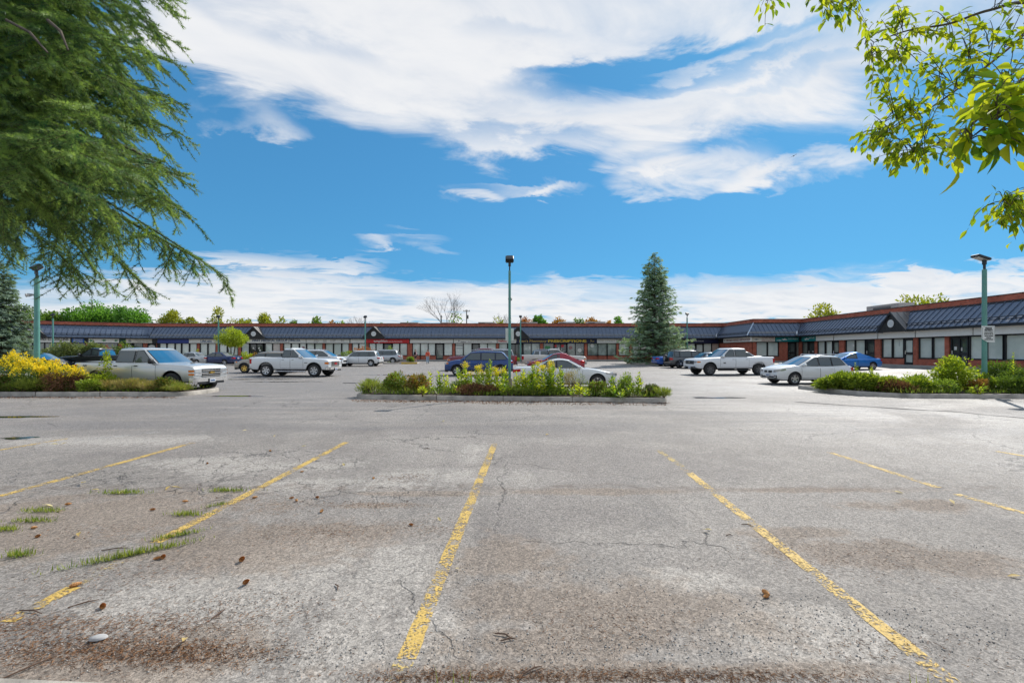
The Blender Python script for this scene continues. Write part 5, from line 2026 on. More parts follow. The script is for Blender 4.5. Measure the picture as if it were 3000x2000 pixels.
# ---- white minivan
place_car(Car(wagon_spec((0.72, 0.73, 0.74), L=5.1, W=1.98, H=1.75, belt=1.03, hood=1.04, ws_base=.85, ws_top=1.95, rear_top=.32, extra=wag_f(.72, .86) + wag_r(.9, 1.15) + [band('grille', 'plastic', 'F', .5, .5, .68), rails(-1.9, .4, 1.76)]),
              'minivan', 'white minivan facing right behind the white extended cab pickup', 'car', SUVG), 852, 1020, R(0))
# ---- tan two door utility
place_car(Car(wagon_spec((0.37, 0.325, 0.26), L=4.55, W=1.75, H=1.64, metal=.3, belt=1.02, r=.36, sill=.36, rear_top=.28, lip='plastic_grey', rim='gold', extra=wag_f(.72, .86) + wag_r(.8, 1.0) + low_black + [rails(-1.9, -.2, 1.66)],
                         silltrim='plastic_grey'),
              'sport_utility_vehicle', 'tan older sport utility half hidden behind the white extended cab pickup', 'car', SUVG), 684, 884, R(180))
# ---- far row
place_car(Car(sedan_spec((0.52, 0.53, 0.53), metal=.5, extra=[lamp_pair('B', 'lamp_red', .46, .92, .72, .88, .74, .86, name='taillight'), plate('B', .78, off=.02), lamp_pair('F', 'lamp_clear', .5, 1.0, .6, .72)]),
              'sedan', 'silver sedan seen over the hood of the silver pickup', 'car', SEDG), 488, 634, R(174))
place_car(Car(sedan_spec((0.012, 0.03, 0.12), metal=.4, extra=[lamp_pair('B', 'lamp_red', .46, .92, .72, .88, .74, .86, name='taillight'), plate('B', .78, off=.02), lamp_pair('F', 'lamp_clear', .5, 1.0, .6, .72)]),
              'sedan', 'navy sedan beside the silver sedan, below the round tree', 'car', SEDG), 566, 712, R(176))
place_car(Car(sedan_spec((0.02, 0.03, 0.05), metal=.4, L=4.8, H=1.55, belt=.98, hood=.98, extra=[lamp_pair('B', 'lamp_red', .46, .92, .72, .88, name='taillight'), lamp_pair('F', 'lamp_clear', .5, 1.0, .62, .76)]),
              'sedan', 'dark blue car behind the goldenrod at left', 'car', SEDG), -2, 222, R(0))
place_car(Car(wagon_spec((0.36, 0.37, 0.38), metal=.4, L=4.7, H=1.6, extra=wag_r(.72, .92) + wag_f(.7, .85) + [band('rear_bumper', 'chrome', 'B', .9, .42, .56, off=.02)]),
              'sport_utility_vehicle', 'grey car seen from behind at the left edge through goldenrod', 'car', SUVG), -58, 88, R(100))
place_car(Car(sedan_spec((0.42, 0.42, 0.42), metal=.4, extra=[lamp_pair('B', 'lamp_red', .46, .92, .72, .88, name='taillight')]),
              'sedan', 'grey sedan roof just visible behind the silver pickup bed', 'car', SEDG), 300, 452, R(180))
place_car(Car(wagon_spec((0.045, 0.05, 0.06), metal=.4, roofcol=(.45, .46, .47), L=4.7, H=1.78, extra=wag_r(.8, 1.08) + wag_f(.7, .85) + [rails(-1.7, .4, 1.80)]),
              'sport_utility_vehicle', 'dark sport utility with pale roof behind the maroon pickup', 'car', SUVG), 1392, 1512, R(180))
place_car(Car(wagon_spec((0.018, 0.022, 0.04), metal=.4, L=4.85, H=1.76, wtrim='chrome', extra=wag_r(.8, 1.0) + wag_f(.7, .85) + [rails(-1.7, .5, 1.78)]),
              'sport_utility_vehicle', 'dark sport utility with bright window trim behind the beige pickup', 'car', SUVG), 1548, 1697, R(0))
# ---- red hatch
place_car(Car(wagon_spec((0.33, 0.012, 0.03), metal=.35, L=4.36, W=1.80, H=1.56, belt=.98, hood=.98, nose_z=.80, ws_base=1.05, ws_top=1.95, rear_top=1.25, rear_base=.22, glass3=False, lip='plastic', extra=wag_f(.72, .84) +
                         [lamp_pair('B', 'lamp_red', .5, 1.1, .84, 1.0, .88, 1.02, name='taillight', off=.03), plate('B', .75)]),
              'hatchback', 'red coupe style hatchback between the white coupe and the beige pickup', 'car', SEDG), 1543, 1713, R(180))
# ---- white coupe in front
cp = sedan_spec((0.76, 0.76, 0.745), L=4.88, W=1.82, H=1.42, belt=.94, hood=.93, nose_z=.70, rear_base=.62, rear_top=1.75, ws_base=1.35, ws_top=2.2, deck_z=1.0, r=.335, sill=.24, spokes=5,
                extra=[lamp_pair('B', 'lamp_red', .52, 1.12, .70, .86, .80, .92, name='taillight'), lamp_pair('F', 'lamp_clear', .50, 1.22, .58, .70, .70, .78), plate('B', .74), band('rear_lip', 'plastic', 'B', .7, .28, .34)])
hh_ = 4.88 / 2
cp['wins'] = [[(-.35, .985), (hh_ - 1.80, .985), (hh_ - 2.34, 1.27), (-.1, 1.305), (-.35, 1.30)], [(-1.18, 1.03), (-.42, .99), (-.42, 1.295), (-.78, 1.25)]]
cp['doors'] = [(-.42, hh_ - 1.62)]
place_car(Car(cp, 'coupe', 'white two door coupe parked behind the centre island plants', 'car', SEDG), 1503, 1808, R(-3))
# ---- right side
place_car(Car(sedan_spec((0.01, 0.10, 0.46), metal=.4, extra=[lamp_pair('B', 'lamp_red', .46, .96, .72, .90, .74, .88, name='taillight'), plate('B', .66), lamp_pair('F', 'lamp_clear', .5, 1.0, .6, .72)]),
              'sedan', 'bright blue sedan tail beside the tall spruce', 'car', SEDG), 1908, 2052, R(4))


def spare(c):
    o = make_wheel(c.root, -c.L / 2 - .10, 0.12, .345, .22, 'alloy', 5, 1)
    o.name = 'spare_wheel'
    o.rotation_euler = (0, 0, R(90))
    o.location = (-c.L / 2 - .12, .12, .92)


place_car(Car(wagon_spec((0.10, 0.105, 0.11), metal=.5, L=4.5, W=1.83, H=1.72, belt=1.03, r=.355, sill=.33, rear_top=.32, lip='plastic', extra=wag_r(.88, 1.10) + wag_f(.72, .86) + low_black + [spare, rails(-1.6, .5, 1.74)]),
              'sport_utility_vehicle', 'dark grey sport utility with spare wheel on its back door', 'car', SUVG), 1944, 2098, R(4))
place_car(Car(sedan_spec((0.02, 0.045, 0.10), metal=.4, L=4.6, H=1.52, belt=.96, extra=[lamp_pair('F', 'lamp_clear', .46, 1.0, .60, .72, .66, .76), band('grille', 'plastic', 'F', .42, .48, .60), plate('F', .44, off=.03), lamp_pair('B', 'lamp_red', .5, .95, .72, .88, name='taillight')]),
              'sedan', 'dark blue car nose just beyond the white crew cab pickup', 'car', SEDG), 1986, 2150, R(182))
place_car(Car(sedan_spec((0.55, 0.56, 0.57), metal=.5, L=4.6, H=1.50, extra=[lamp_pair('F', 'lamp_clear', .46, 1.0, .60, .72), lamp_pair('B', 'lamp_red', .5, .95, .72, .88, name='taillight')]),
              'sedan', 'silver sedan roof showing over the white pickup bed', 'car', SEDG), 2092, 2238, R(182))
place_car(Car(wagon_spec((0.77, 0.77, 0.755), L=4.22, W=1.80, H=1.56, belt=.96, hood=.97, nose_z=.80, ws_base=.95, ws_top=2.0, rear_top=.62, rear_base=.14, r=.325, sill=.27, spokes=5, crown=.05,
                         extra=[lamp_pair('F', 'lamp_clear', .44, 1.10, .64, .76, .76, .86), band('grille', 'plastic', 'F', .30, .62, .74, off=.016), band('grille_divider', get_paint((0.77, 0.77, 0.755)), 'F', .035, .60, .76, off=.03),
                                foglamps(.58, .42), band('air_intake', 'plastic', 'F', .44, .36, .44, off=.014), plate('F', .50, off=.04), lamp_pair('B', 'lamp_red', .6, 1.0, .84, 1.05, name='taillight'), rails(-1.45, -.15, 1.575, mat='alloy')]),
              'hatchback', 'white hatchback wagon with split grille at the right island', 'car', SEDG), 2224, 2502, R(180 + 5))
place_car(Car(wagon_spec((0.012, 0.20, 0.62), metal=.35, L=4.58, W=1.78, H=1.47, belt=.92, hood=.93, nose_z=.72, ws_base=.95, ws_top=2.05, rear_top=1.5, rear_base=.16, r=.32, sill=.25, glass3=False, sglass='car_glass',
                         extra=[lamp_pair('F', 'lamp_clear', .46, 1.0, .6, .72), lamp_pair('B', 'lamp_red', .5, .98, .84, .96, name='taillight')]),
              'hatchback', 'bright blue sloping hatchback behind the white hatchback wagon', 'car', SEDG), 2386, 2586, R(182))


# ------------------------------------------------------------------ vegetation
def perp(D):
    r = rng.normal(size=D.shape)
    return unit(np.cross(D, r))


def shell(nn, radii, fill=0.55, zmin=-1.0):
    d = rand_dirs(nn)
    d[:, 2] = np.where(d[:, 2] < zmin, -d[:, 2], d[:, 2])
    rr = fill + (1 - fill) * rng.random(nn) ** 0.6
    return d, d * rr[:, None] * np.asarray(radii)


def lumps(nn, radii, k, size=.42):
    """points gathered in clumps through an ellipsoid: uneven outline and gaps"""
    cd, cp = shell(k, radii, .35)
    w = rng.random(k) + .4
    pick = rng.choice(k, nn, p=w / w.sum())
    d, p = shell(nn, np.asarray(radii) * size, .25)
    sc = (.65 + .6 * rng.random(k))[pick][:, None]
    P = cp[pick] * .78 + p * sc
    ct = rng.random(k)[pick]
    D = unit(P / np.asarray(radii) + .5 * d)
    return P, D, ct


def foliage_obj(name, P, D, L, W, mat, tint, parent=None, droop=0.0, bend=.15):
    D = D.copy()
    D[:, 2] -= droop
    D = unit(D + rng.normal(size=D.shape) * .35)
    V, Q = leaf_quads(P, D, perp(D), L, W, bend)
    me = np_mesh(name, V, Q, mat, np.clip(tint, 0, 1), quads=True)
    o = link(name, me, parent)
    if name != 'crown':
        o['kind'] = 'stuff'
    return o


def limb_tube(mb, a, b, r0, r1, sag=0.0, n_=5, seg=4):
    pts, rs = [], []
    a, b = Vector(a), Vector(b)
    for i in range(seg + 1):
        t = i / seg
        p = a.lerp(b, t)
        p.z += sag * 4 * t * (1 - t)
        pts.append(p)
        rs.append(r0 + (r1 - r0) * t)
    mb.tube(pts, rs, n_)


def broad_tree(label, px, py, hw, Y, mat, n_=2200, leaf=.34, k=26, sparse=1.0, group='trees behind the mall', name='tree', vstretch=1.0, base_py=None):
    """crown top at the photo pixel, half width hw in pixels"""
    X = (px - 1500) / F * Y
    top = EYE + (HOR - py) / F * Y
    R_ = hw / F * Y
    zb = G(X, Y)
    hh = max(R_ * 1.05 * vstretch, (top - zb) * .33)
    root = empty(name, (X, Y, zb))
    tag(root, label, 'tree', group)
    cz = top - zb - hh
    P, D, ct = lumps(n_, (R_, R_ * .9, hh), k)
    P[:, 2] += cz
    foliage_obj('crown', P, D, leaf * (.7 + .6 * rng.random(n_)), leaf * .62, mat, .25 + .5 * ct + .35 * (rng.random(n_) - .5), root)
    mb = MB()
    mb.tube([(0, 0, -.1), (.1, 0, cz * .5), (0, .1, cz), (0, 0, cz + hh * .5)], [R_ * .07 + .08, R_ * .06 + .06, R_ * .05 + .04, .03], 7)
    for q in range(7):
        a = q * 2.4
        limb_tube(mb, (0, 0, cz - hh * .5 + q * hh * .12), (math.cos(a) * R_ * .75, math.sin(a) * R_ * .7, cz + hh * random.uniform(-.1, .6)), R_ * .03 + .03, .02, -.1)
    mb.build('trunk', 'bark', root, smooth=60)
    return root


BT = [('broad green tree behind the leaf emblem sign, left crown', 235, 893, 60, 92, 'tree_deep', 3600), ('tallest green tree above the left part of the roof', 310, 884, 66, 95, 'tree_deep', 4200),
      ('full green tree left of the yellowing trees', 395, 889, 58, 93, 'tree_deep', 3800), ('small green tree half hidden by the left lamp post', 150, 902, 36, 88, 'tree_green', 1400),
      ('grey green tree behind the left spruce', 70, 890, 50, 84, 'tree_green', 1800), ('yellow green tree in thin leaf right of the big green crowns', 505, 905, 40, 90, 'tree_yellow', 1300),
      ('tall thin tree with gaps above the lab sign', 628, 905, 30, 92, 'tree_yellow', 500), ('bright low tree right of the thin tall tree', 700, 925, 44, 90, 'tree_yellow', 1200),
      ('loose two headed tree above the medical group sign', 785, 914, 36, 92, 'tree_yellow', 700), ('small yellow tree above the doctors list sign', 832, 934, 26, 90, 'tree_yellow', 500),
      ('small dark green pointed tree left of the red sign', 870, 920, 20, 92, 'tree_green', 600), ('round green tree over the blank panel', 920, 926, 24, 92, 'tree_green', 700),
      ('orange tinted tree near the red sign', 961, 927, 20, 92, 'tree_orange', 600), ('wispy small tree above the red sign gable', 1128, 928, 22, 92, 'tree_green', 240),
      ('russet thin tree left of the bright green one', 1540, 918, 28, 96, 'tree_red', 800), ('bright green pointed tree above the pharmacy sign', 1582, 912, 24, 94, 'tree_deep', 1300),
      ('thin orange tree above PRESCRIPTIONS', 1640, 926, 24, 94, 'tree_orange', 400), ('grey green bushy tree left of the orange crown', 1700, 922, 26, 94, 'tree_green', 800),
      ('orange maple crown above PRESCRIPTIONS', 1742, 920, 28, 92, 'tree_orange', 1300), ('wide green tree left of the tall spruce', 1808, 929, 30, 93, 'tree_deep', 1200),
      ('small orange tipped tree beside the wide green tree', 1780, 932, 14, 92, 'tree_orange', 300), ('pale thin bush between bare tree and lamp post', 1455, 930, 26, 94, 'tree_yellow', 350),
      ('loose green tree behind the right wing', 2412, 886, 66, 74, 'tree_yellow', 2200), ('bright spreading tree behind the right gable', 2700, 860, 78, 66, 'tree_yellow', 2600),
      ('low green tree left of the bare tree', 1195, 938, 20, 94, 'tree_green', 300), ('thin sapling with yellow leaves right of the bare tree', 1345, 922, 40, 95, 'tree_green', 420),
      ('dark tree left of the far lamp post', 1000, 938, 24, 92, 'tree_green', 300), ('low yellow crown left of the doctors list', 560, 925, 36, 91, 'tree_yellow', 700)]
for lb, px, py, hw, Y, mt, nn in BT:
    broad_tree(lb, px, py, hw, Y, mt, int(nn * (2.2 if mt == 'tree_deep' else 1.5)), leaf=.44, k=max(7, nn // 95), vstretch=1.15)


# bare tree
def bare_tree(px, py, Y, label, spread, depth=6, seed=3):
    r_ = random.Random(seed)
    X = (px - 1500) / F * Y
    top = EYE + (HOR - py) / F * Y
    root = empty('bare_tree', (X, Y, G(X, Y)))
    tag(root, label, 'tree', 'trees behind the mall')
    mb = MB()
    H = top - G(X, Y)
    mb.tube([(0, 0, 0), (.05, 0, H * .28), (0, 0, H * .45)], [.16, .12, .10], 6)
    tw = MB()

    def grow(p, d, l, r, k):
        q = p + d * l
        (mb if k > 3 else tw).tube([p, p.lerp(q, .5) + Vector((r_.uniform(-.05, .05) * l, 0, .03 * l)), q], [r, r * .8, r * .6], 4 if k < 4 else 5, cap=False)
        if k == 0:
            return
        for _ in range(3 if k > 2 else 2):
            nd = (d + Vector((r_.uniform(-1, 1), r_.uniform(-1, 1), r_.uniform(-.25, .6))) * spread).normalized()
            grow(q, nd, l * r_.uniform(.62, .85), r * .6, k - 1)
    for q in range(5):
        a = q * 1.26
        grow(Vector((0, 0, H * (.36 + .02 * q))), Vector((math.cos(a) * .55, math.sin(a) * .4, 1)).normalized(), H * .19, .065, depth - 1)
    mb.build('trunk', 'bark_grey', root, smooth=60)
    tw.build('twigs', 'bark_grey', root)


bare_tree(1305, 868, 92, 'bare grey leafless tree rising behind the mall roof', .55)
bare_tree(1052, 922, 95, 'small bare tree beside a far lamp post', .5, 5, 5)
bare_tree(1478, 920, 97, 'faint bare tree right of the tall lamp post', .5, 5, 9)


# ---- spruces
def spruce(label, X, Y, H, Rb, mat, whorls=46, per=9, sprays=30, seed=1, skirt=.3, name='spruce_tree', sl=.42, lean=0.0):
    r_ = random.Random(seed)
    z0 = G(X, Y) + .12
    root = empty(name, (X, Y, z0))
    tag(root, label, 'tree')
    mb = MB().tube([(0, 0, -.2), (0, 0, H * .5), (0, 0, H - .1)], [H * .016, H * .009, .015], 8)
    Ps, Ds, Ss, Ts, Ls = [], [], [], [], []
    for w in range(whorls):
        f = (w / (whorls - 1)) ** .92
        z = skirt + (H - skirt - .15) * f
        for k in range(per if f < .85 else max(4, per - 3)):
            a = k * 2 * math.pi / per + w * 1.3 + r_.uniform(-.3, .3)
            ln = Rb * ((1 - f) ** .72) * r_.uniform(.55, 1.08) * (.82 + .18 * math.sin(a * 2 + w * .37)) + .18
            if r_.random() < .07:
                ln *= 1.25
            if f < .12:
                ln *= .80 + f * 1.6
            d = np.array([math.cos(a), math.sin(a), 0])
            drop = -.30 * (1 - f) + .25 * f
            lift = .22
            base = np.array([0, 0, z + r_.uniform(-.1, .1)])
            tipp = base + d * ln + np.array([0, 0, drop * ln + .10 * ln])
            limb_tube(mb, base, tipp, .012 + .012 * ln, .006, drop * ln * .18, 4, 3)
            ns = max(5, int(sprays * ln / Rb))
            t = .16 + .84 * rng.random(ns) ** .75
            pos_ = base + np.outer(t * ln, d)
            pos_[:, 2] += drop * ln * t + lift * ln * (t ** 3) * .45 + .18 * drop * ln * 4 * t * (1 - t)
            sd = np.array([-d[1], d[0], 0])
            sgn = rng.choice([-1, 1], ns)
            dr = unit(np.outer(np.ones(ns), d) * .75 + np.outer(sgn * (.25 + .75 * rng.random(ns)), sd) + np.column_stack([np.zeros(ns), np.zeros(ns), -.30 - .45 * rng.random(ns) + .35 * f]))
            Ps.append(pos_ + rng.normal(size=(ns, 3)) * .05)
            Ds.append(dr)
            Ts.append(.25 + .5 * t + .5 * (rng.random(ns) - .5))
            Ls.append(sl * (.6 + .7 * rng.random(ns)) * (.55 + .45 * min(1, ln / 1.2)))
    P, D, T, L = np.vstack(Ps), np.vstack(Ds), np.concatenate(Ts), np.concatenate(Ls)
    # each spray: a flat main shoot and hanging shootlets
    S = unit(np.cross(D, np.array([0, 0, 1.0])) + rng.normal(size=D.shape) * .35)
    Vs, Qs, tt = [], [], []
    off = 0
    for (fr, ang_, sc, wd) in ((0, 0, 1.0, .20), (.25, .8, .62, .26), (.25, -.8, .62, .26), (.5, .7, .5, .3), (.5, -.7, .5, .3)):
        D2 = unit(D * math.cos(ang_) + S * math.sin(ang_) + np.array([0, 0, -.12 if ang_ else 0]))
        S2 = unit(np.cross(D2, np.cross(D2, S)) + rng.normal(size=D.shape) * .3)
        V, Q = leaf_quads(P + D * (L * fr)[:, None], D2, S2, L * sc, L * sc * wd, .12)
        Vs.append(V)
        Qs.append(Q + off)
        off += len(V)
        tt.append(np.clip(T + .25 * (rng.random(len(T)) - .5), 0, 1))
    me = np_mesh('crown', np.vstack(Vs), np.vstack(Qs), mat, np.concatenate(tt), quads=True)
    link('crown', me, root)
    mb.build('trunk', 'bark', root, smooth=60)
    return root


pt = gp(1918, 1066)
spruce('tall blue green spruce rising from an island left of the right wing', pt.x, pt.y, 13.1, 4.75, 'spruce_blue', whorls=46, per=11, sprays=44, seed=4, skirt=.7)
island([(pt.x - 2.6, pt.y - 1.5, 0), (pt.x + 2.2, pt.y - 1.5, 0), (pt.x + 2.2, pt.y + 1.6, 0), (pt.x - 2.6, pt.y + 1.6, 0)], 'kerb round the spruce island', r=.8)
spruce('grey green spruce at the left edge behind goldenrod', -40.2, 35.5, 8.6, 3.0, 'spruce_left', whorls=40, per=10, sprays=34, seed=9, skirt=.6)


# ---- foreground spruce: limbs reach into the frame from a trunk left of it
def needle_mesh(name, A, B, per, mat, tw, length=.021, width=.0034):
    """A, B: twig ends (n,3); per: needles per metre"""
    ln = np.linalg.norm(B - A, axis=1)
    cnt = np.maximum(6, (ln * per).astype(int))
    idx = np.repeat(np.arange(len(A)), cnt)
    t = rng.random(len(idx)) ** .9
    D = unit(B - A)[idx]
    P = A[idx] + (B - A)[idx] * t[:, None]
    rad = perp(D)
    # needles sit mostly on the upper side and sweep forwards
    rad[:, 2] += .25
    rad = unit(rad - D * np.sum(rad * D, 1, keepdims=True))
    nd = unit(rad * .92 + D * (.45 + .25 * t[:, None]))
    side = unit(np.cross(nd, D)) * (width * .5)
    L = length * (.75 + .45 * rng.random(len(idx)))[:, None]
    V = np.stack([P - side, P + side, P + nd * L], 1).reshape(-1, 3)
    T = np.arange(len(V)).reshape(-1, 3)
    tint = np.clip(tw[idx] + .3 * (rng.random(len(idx)) - .5), 0, 1)
    return np_mesh(name, V, T, mat, tint)


def twig_mesh(name, A, B, w, mat):
    D = unit(B - A)
    S1 = perp(D)
    S2 = unit(np.cross(D, S1))
    Vs = []
    for k in range(3):
        a = k * 2.094
        o = (S1 * math.cos(a) + S2 * math.sin(a))
        Vs.append((A + o * w[:, None], B + o * (w * .7)[:, None]))
    V = np.stack([Vs[0][0], Vs[1][0], Vs[2][0], Vs[0][1], Vs[1][1], Vs[2][1]], 1).reshape(-1, 3)
    b = (np.arange(len(A)) * 6)[:, None]
    Q = np.concatenate([b + np.array([0, 1, 4, 3]), b + np.array([1, 2, 5, 4]), b + np.array([2, 0, 3, 5])], 0)
    return np_mesh(name, V, Q, mat, None, quads=True)


TR = Vector((-7.7, 5.9, 0))
fs = empty('spruce_tree', (TR.x, TR.y, 0))
tag(fs, 'near spruce with drooping needle branches filling the upper left corner', 'tree')
MB().tube([(0, 0, -.2), (0, 0, 3), (0, 0, 7), (0, 0, 11)], [.24, .20, .13, .03], 10).build('trunk', 'bark', fs, smooth=60)
TIPS = [(508, 15, 4.7, .9), (470, 110, 5.0, .8), (430, 130, 4.3, .9), (475, 235, 5.2, .8), (562, 318, 5.4, .7), (566, 410, 5.1, .7), (505, 470, 4.7, .7), (592, 640, 5.1, 1.0), (490, 585, 4.5, .6),
        (632, 770, 5.0, 1.25), (600, 800, 4.8, 1.3), (455, 830, 4.7, 1.4), (400, 690, 4.3, .5), (335, 745, 4.1, .5), (270, 690, 3.9, .5), (188, 815, 4.1, .5), (140, 770, 3.9, .5), (45, 815, 4.0, .45), (10, 720, 3.7, .5),
        (270, 470, 3.5, .9), (160, 560, 3.3, .9), (110, 350, 3.3, 1.), (310, 210, 4.1, 1.0), (210, 110, 3.9, 1.1), (360, 40, 4.5, 1.1), (70, 130, 3.7, 1.2), (380, 380, 4.4, .8), (330, 560, 4.0, .7), (230, 320, 3.8, .9), (60, 640, 3.5, .7),
        (440, 330, 4.8, .8), (150, 700, 3.7, .6), (20, 480, 3.2, .9), (420, 60, 4.6, 1.0), (120, 40, 4.0, 1.2),
        (300, 120, 4.6, 1.1), (200, 230, 4.4, 1.0), (90, 240, 4.0, 1.0), (30, 330, 3.8, 1.0), (200, 420, 4.2, .8), (90, 470, 3.8, .8), (300, 330, 4.6, .8), (400, 250, 4.9, .9), (370, 480, 4.6, .7), (260, 600, 4.2, .6), (100, 580, 3.9, .7), (350, 640, 4.5, .5), (450, 150, 5.2, .9), (20, 200, 4.0, 1.1), (250, 30, 4.7, 1.2)]
fr_ = random.Random(21)
A_, B_, TW_, WA, WB_, WW = [], [], [], [], [], []
limbs = MB()
NP = 46


def shoot(p, v, ll, hang, tb, lvl):
    """a hanging side branch with bottle-brush twigs on both sides"""
    n2 = max(3, int(ll / .075))
    prev = p.copy()
    for j in range(n2):
        tt = j / n2
        v = (v + Vector((fr_.uniform(-.09, .09), fr_.uniform(-.09, .09), -hang * .12))).normalized()
        cur = prev + v * (ll / n2)
        A_.append(prev)
        B_.append(cur)
        TW_.append(tb + .30 * tt)
        WA.append(prev)
        WB_.append(cur)
        WW.append(.0036 * (1 - .6 * tt))
        sd2 = v.cross(Vector((0, 0, 1)))
        if sd2.length < .1:
            sd2 = Vector((fr_.uniform(-1, 1), fr_.uniform(-1, 1), 0))
        sd2.normalize()
        for s2 in (-1, 1):
            if fr_.random() < .2:
                continue
            l2 = fr_.uniform(.09, .25) * (1 - .35 * tt)
            v2 = (v * .70 + sd2 * s2 * fr_.uniform(.4, .9) + Vector((fr_.uniform(-.2, .2), fr_.uniform(-.2, .2), -.25 * hang + fr_.uniform(-.25, .25)))).normalized()
            e = cur + v2 * l2
            A_.append(cur)
            B_.append(e)
            TW_.append(tb + .30 * tt + fr_.uniform(-.05, .20))
            WA.append(cur)
            WB_.append(e)
            WW.append(.002)
        prev = cur


for (px, py, Y, rise) in TIPS:
    strand = py > 760 and px < 300
    if px < 420 and py > 540 and not strand:
        py -= 125
    tip = at(px, py, Y)
    st = Vector((TR.x, TR.y, tip.z + rise + fr_.uniform(-.1, .3)))
    if strand:
        st.z += .75
    hor = Vector((tip.x - st.x, tip.y - st.y, 0))
    pts = []
    w1, w2 = fr_.uniform(-.34, .34), fr_.uniform(-.16, .16)
    cx = Vector((-hor.y, hor.x, 0)).normalized()
    for i in range(NP):
        t = i / (NP - 1)
        p = Vector((st.x, st.y, 0)) + hor * t
        p.z = st.z + (tip.z - st.z) * (t ** 2.3) + .05 * math.sin(t * 9 + px)
        p += cx * (w1 * math.sin(t * math.pi * 1.5) + w2 * math.sin(t * 7))
        pts.append(p)
    limbs.tube([p - TR for p in pts[::3]], [.017 * (1 - i / 17) + .002 for i in range(len(pts[::3]))], 6)
    low = py > 560
    thin = .44 if py < 500 else (.50 if px > 420 else .68)
    for i in range(12, NP):
        p = pts[i]
        d = (pts[min(NP - 1, i + 1)] - pts[max(0, i - 1)]).normalized()
        t = i / (NP - 1)
        sd = Vector((-d.y, d.x, 0)).normalized()
        for s in (-1, 1):
            if fr_.random() < thin or (strand and t < .72) or (py > 740 and px > 420 and t < .5):
                continue
            ll = (.62 * (1 - .75 * max(0, (t - .70) / .30)) + .07) * fr_.uniform(.35, 1.25)
            hang = fr_.uniform(.1, 1.2) * (1.25 if low else .8)
            v = (d * fr_.uniform(.5, .9) + sd * s * fr_.uniform(.35, .85) + Vector((0, 0, -hang * .55))).normalized()
            shoot(p, v, ll, hang, min(.75, max(0, fr_.gauss(.26, .22))), 0)
        if low and fr_.random() < .14:
            shoot(p, (d * .3 + Vector((0, 0, -1))).normalized(), fr_.uniform(.15, .36), .8, fr_.uniform(.05, .4), 0)
    for i in range(10, NP - 1):
        A_.append(pts[i])
        B_.append(pts[i + 1])
        TW_.append(.45)
        A_.append(pts[i])
        B_.append(pts[i + 1])
        TW_.append(.6)
limbs.build('limb', 'bark', fs, smooth=60)
A_ = np.array([tuple(p - TR) for p in A_])
B_ = np.array([tuple(p - TR) for p in B_])
link('crown', needle_mesh('crown', A_, B_, 290, 'spruce_fg', np.array(TW_), .034, .0066), fs)
link('twigs', twig_mesh('twigs', np.array([tuple(p - TR) for p in WA]), np.array([tuple(p - TR) for p in WB_]), np.array(WW), 'twig_brown'), fs)
# dead bare snag poking out of the needles
sn = MB()
a, b = at(300, 400, 4.6) - TR, at(525, 518, 5.0) - TR
sn.tube([a, a.lerp(b, .4) + Vector((0, 0, .03)), a.lerp(b, .75), b], [.02, .016, .012, .003], 6)
sn.tube([a.lerp(b, .25), a.lerp(b, .3) + Vector((-.08, 0, -.1)), a.lerp(b, .2) + Vector((-.1, 0, -.25))], [.01, .008, .004], 5)
sn.build('dead_branch', 'bark_grey', fs, smooth=60)
for (p, q) in (((20, 60, 3.6), (140, 155, 3.4)), ((140, 60, 3.6), (200, 148, 3.5))):
    a, b = at(*p) - TR, at(*q) - TR
    MB().tube([a, a.lerp(b, .5) + Vector((.02, 0, .03)), b], [.013, .011, .006], 6).build('dead_branch', 'bark', fs, smooth=60)


# ---- foreground broadleaf tree at the right
def leaf_blade(L=1.0, W=.42, fold=.14, curl=.16):
    ts = [0, .12, .32, .55, .78, 1.0]
    ws = [.02, .22, .46, .48, .26, 0.0]
    V, Fc = [], []
    for t, w in zip(ts, ws):
        z = -curl * t * t
        V += [(-w * W, t * L, z + fold * w), (0, t * L, z), (w * W, t * L, z + fold * w)]
    for i in range(5):
        for c in (0, 1):
            a = i * 3 + c
            Fc.append((a, a + 1, a + 4, a + 3))
    mb = MB()
    mb.add(V, Fc)
    mb.tube([(0, -.22, .02), (0, -.1, .01), (0, .02, 0)], .012, 4)
    return mb


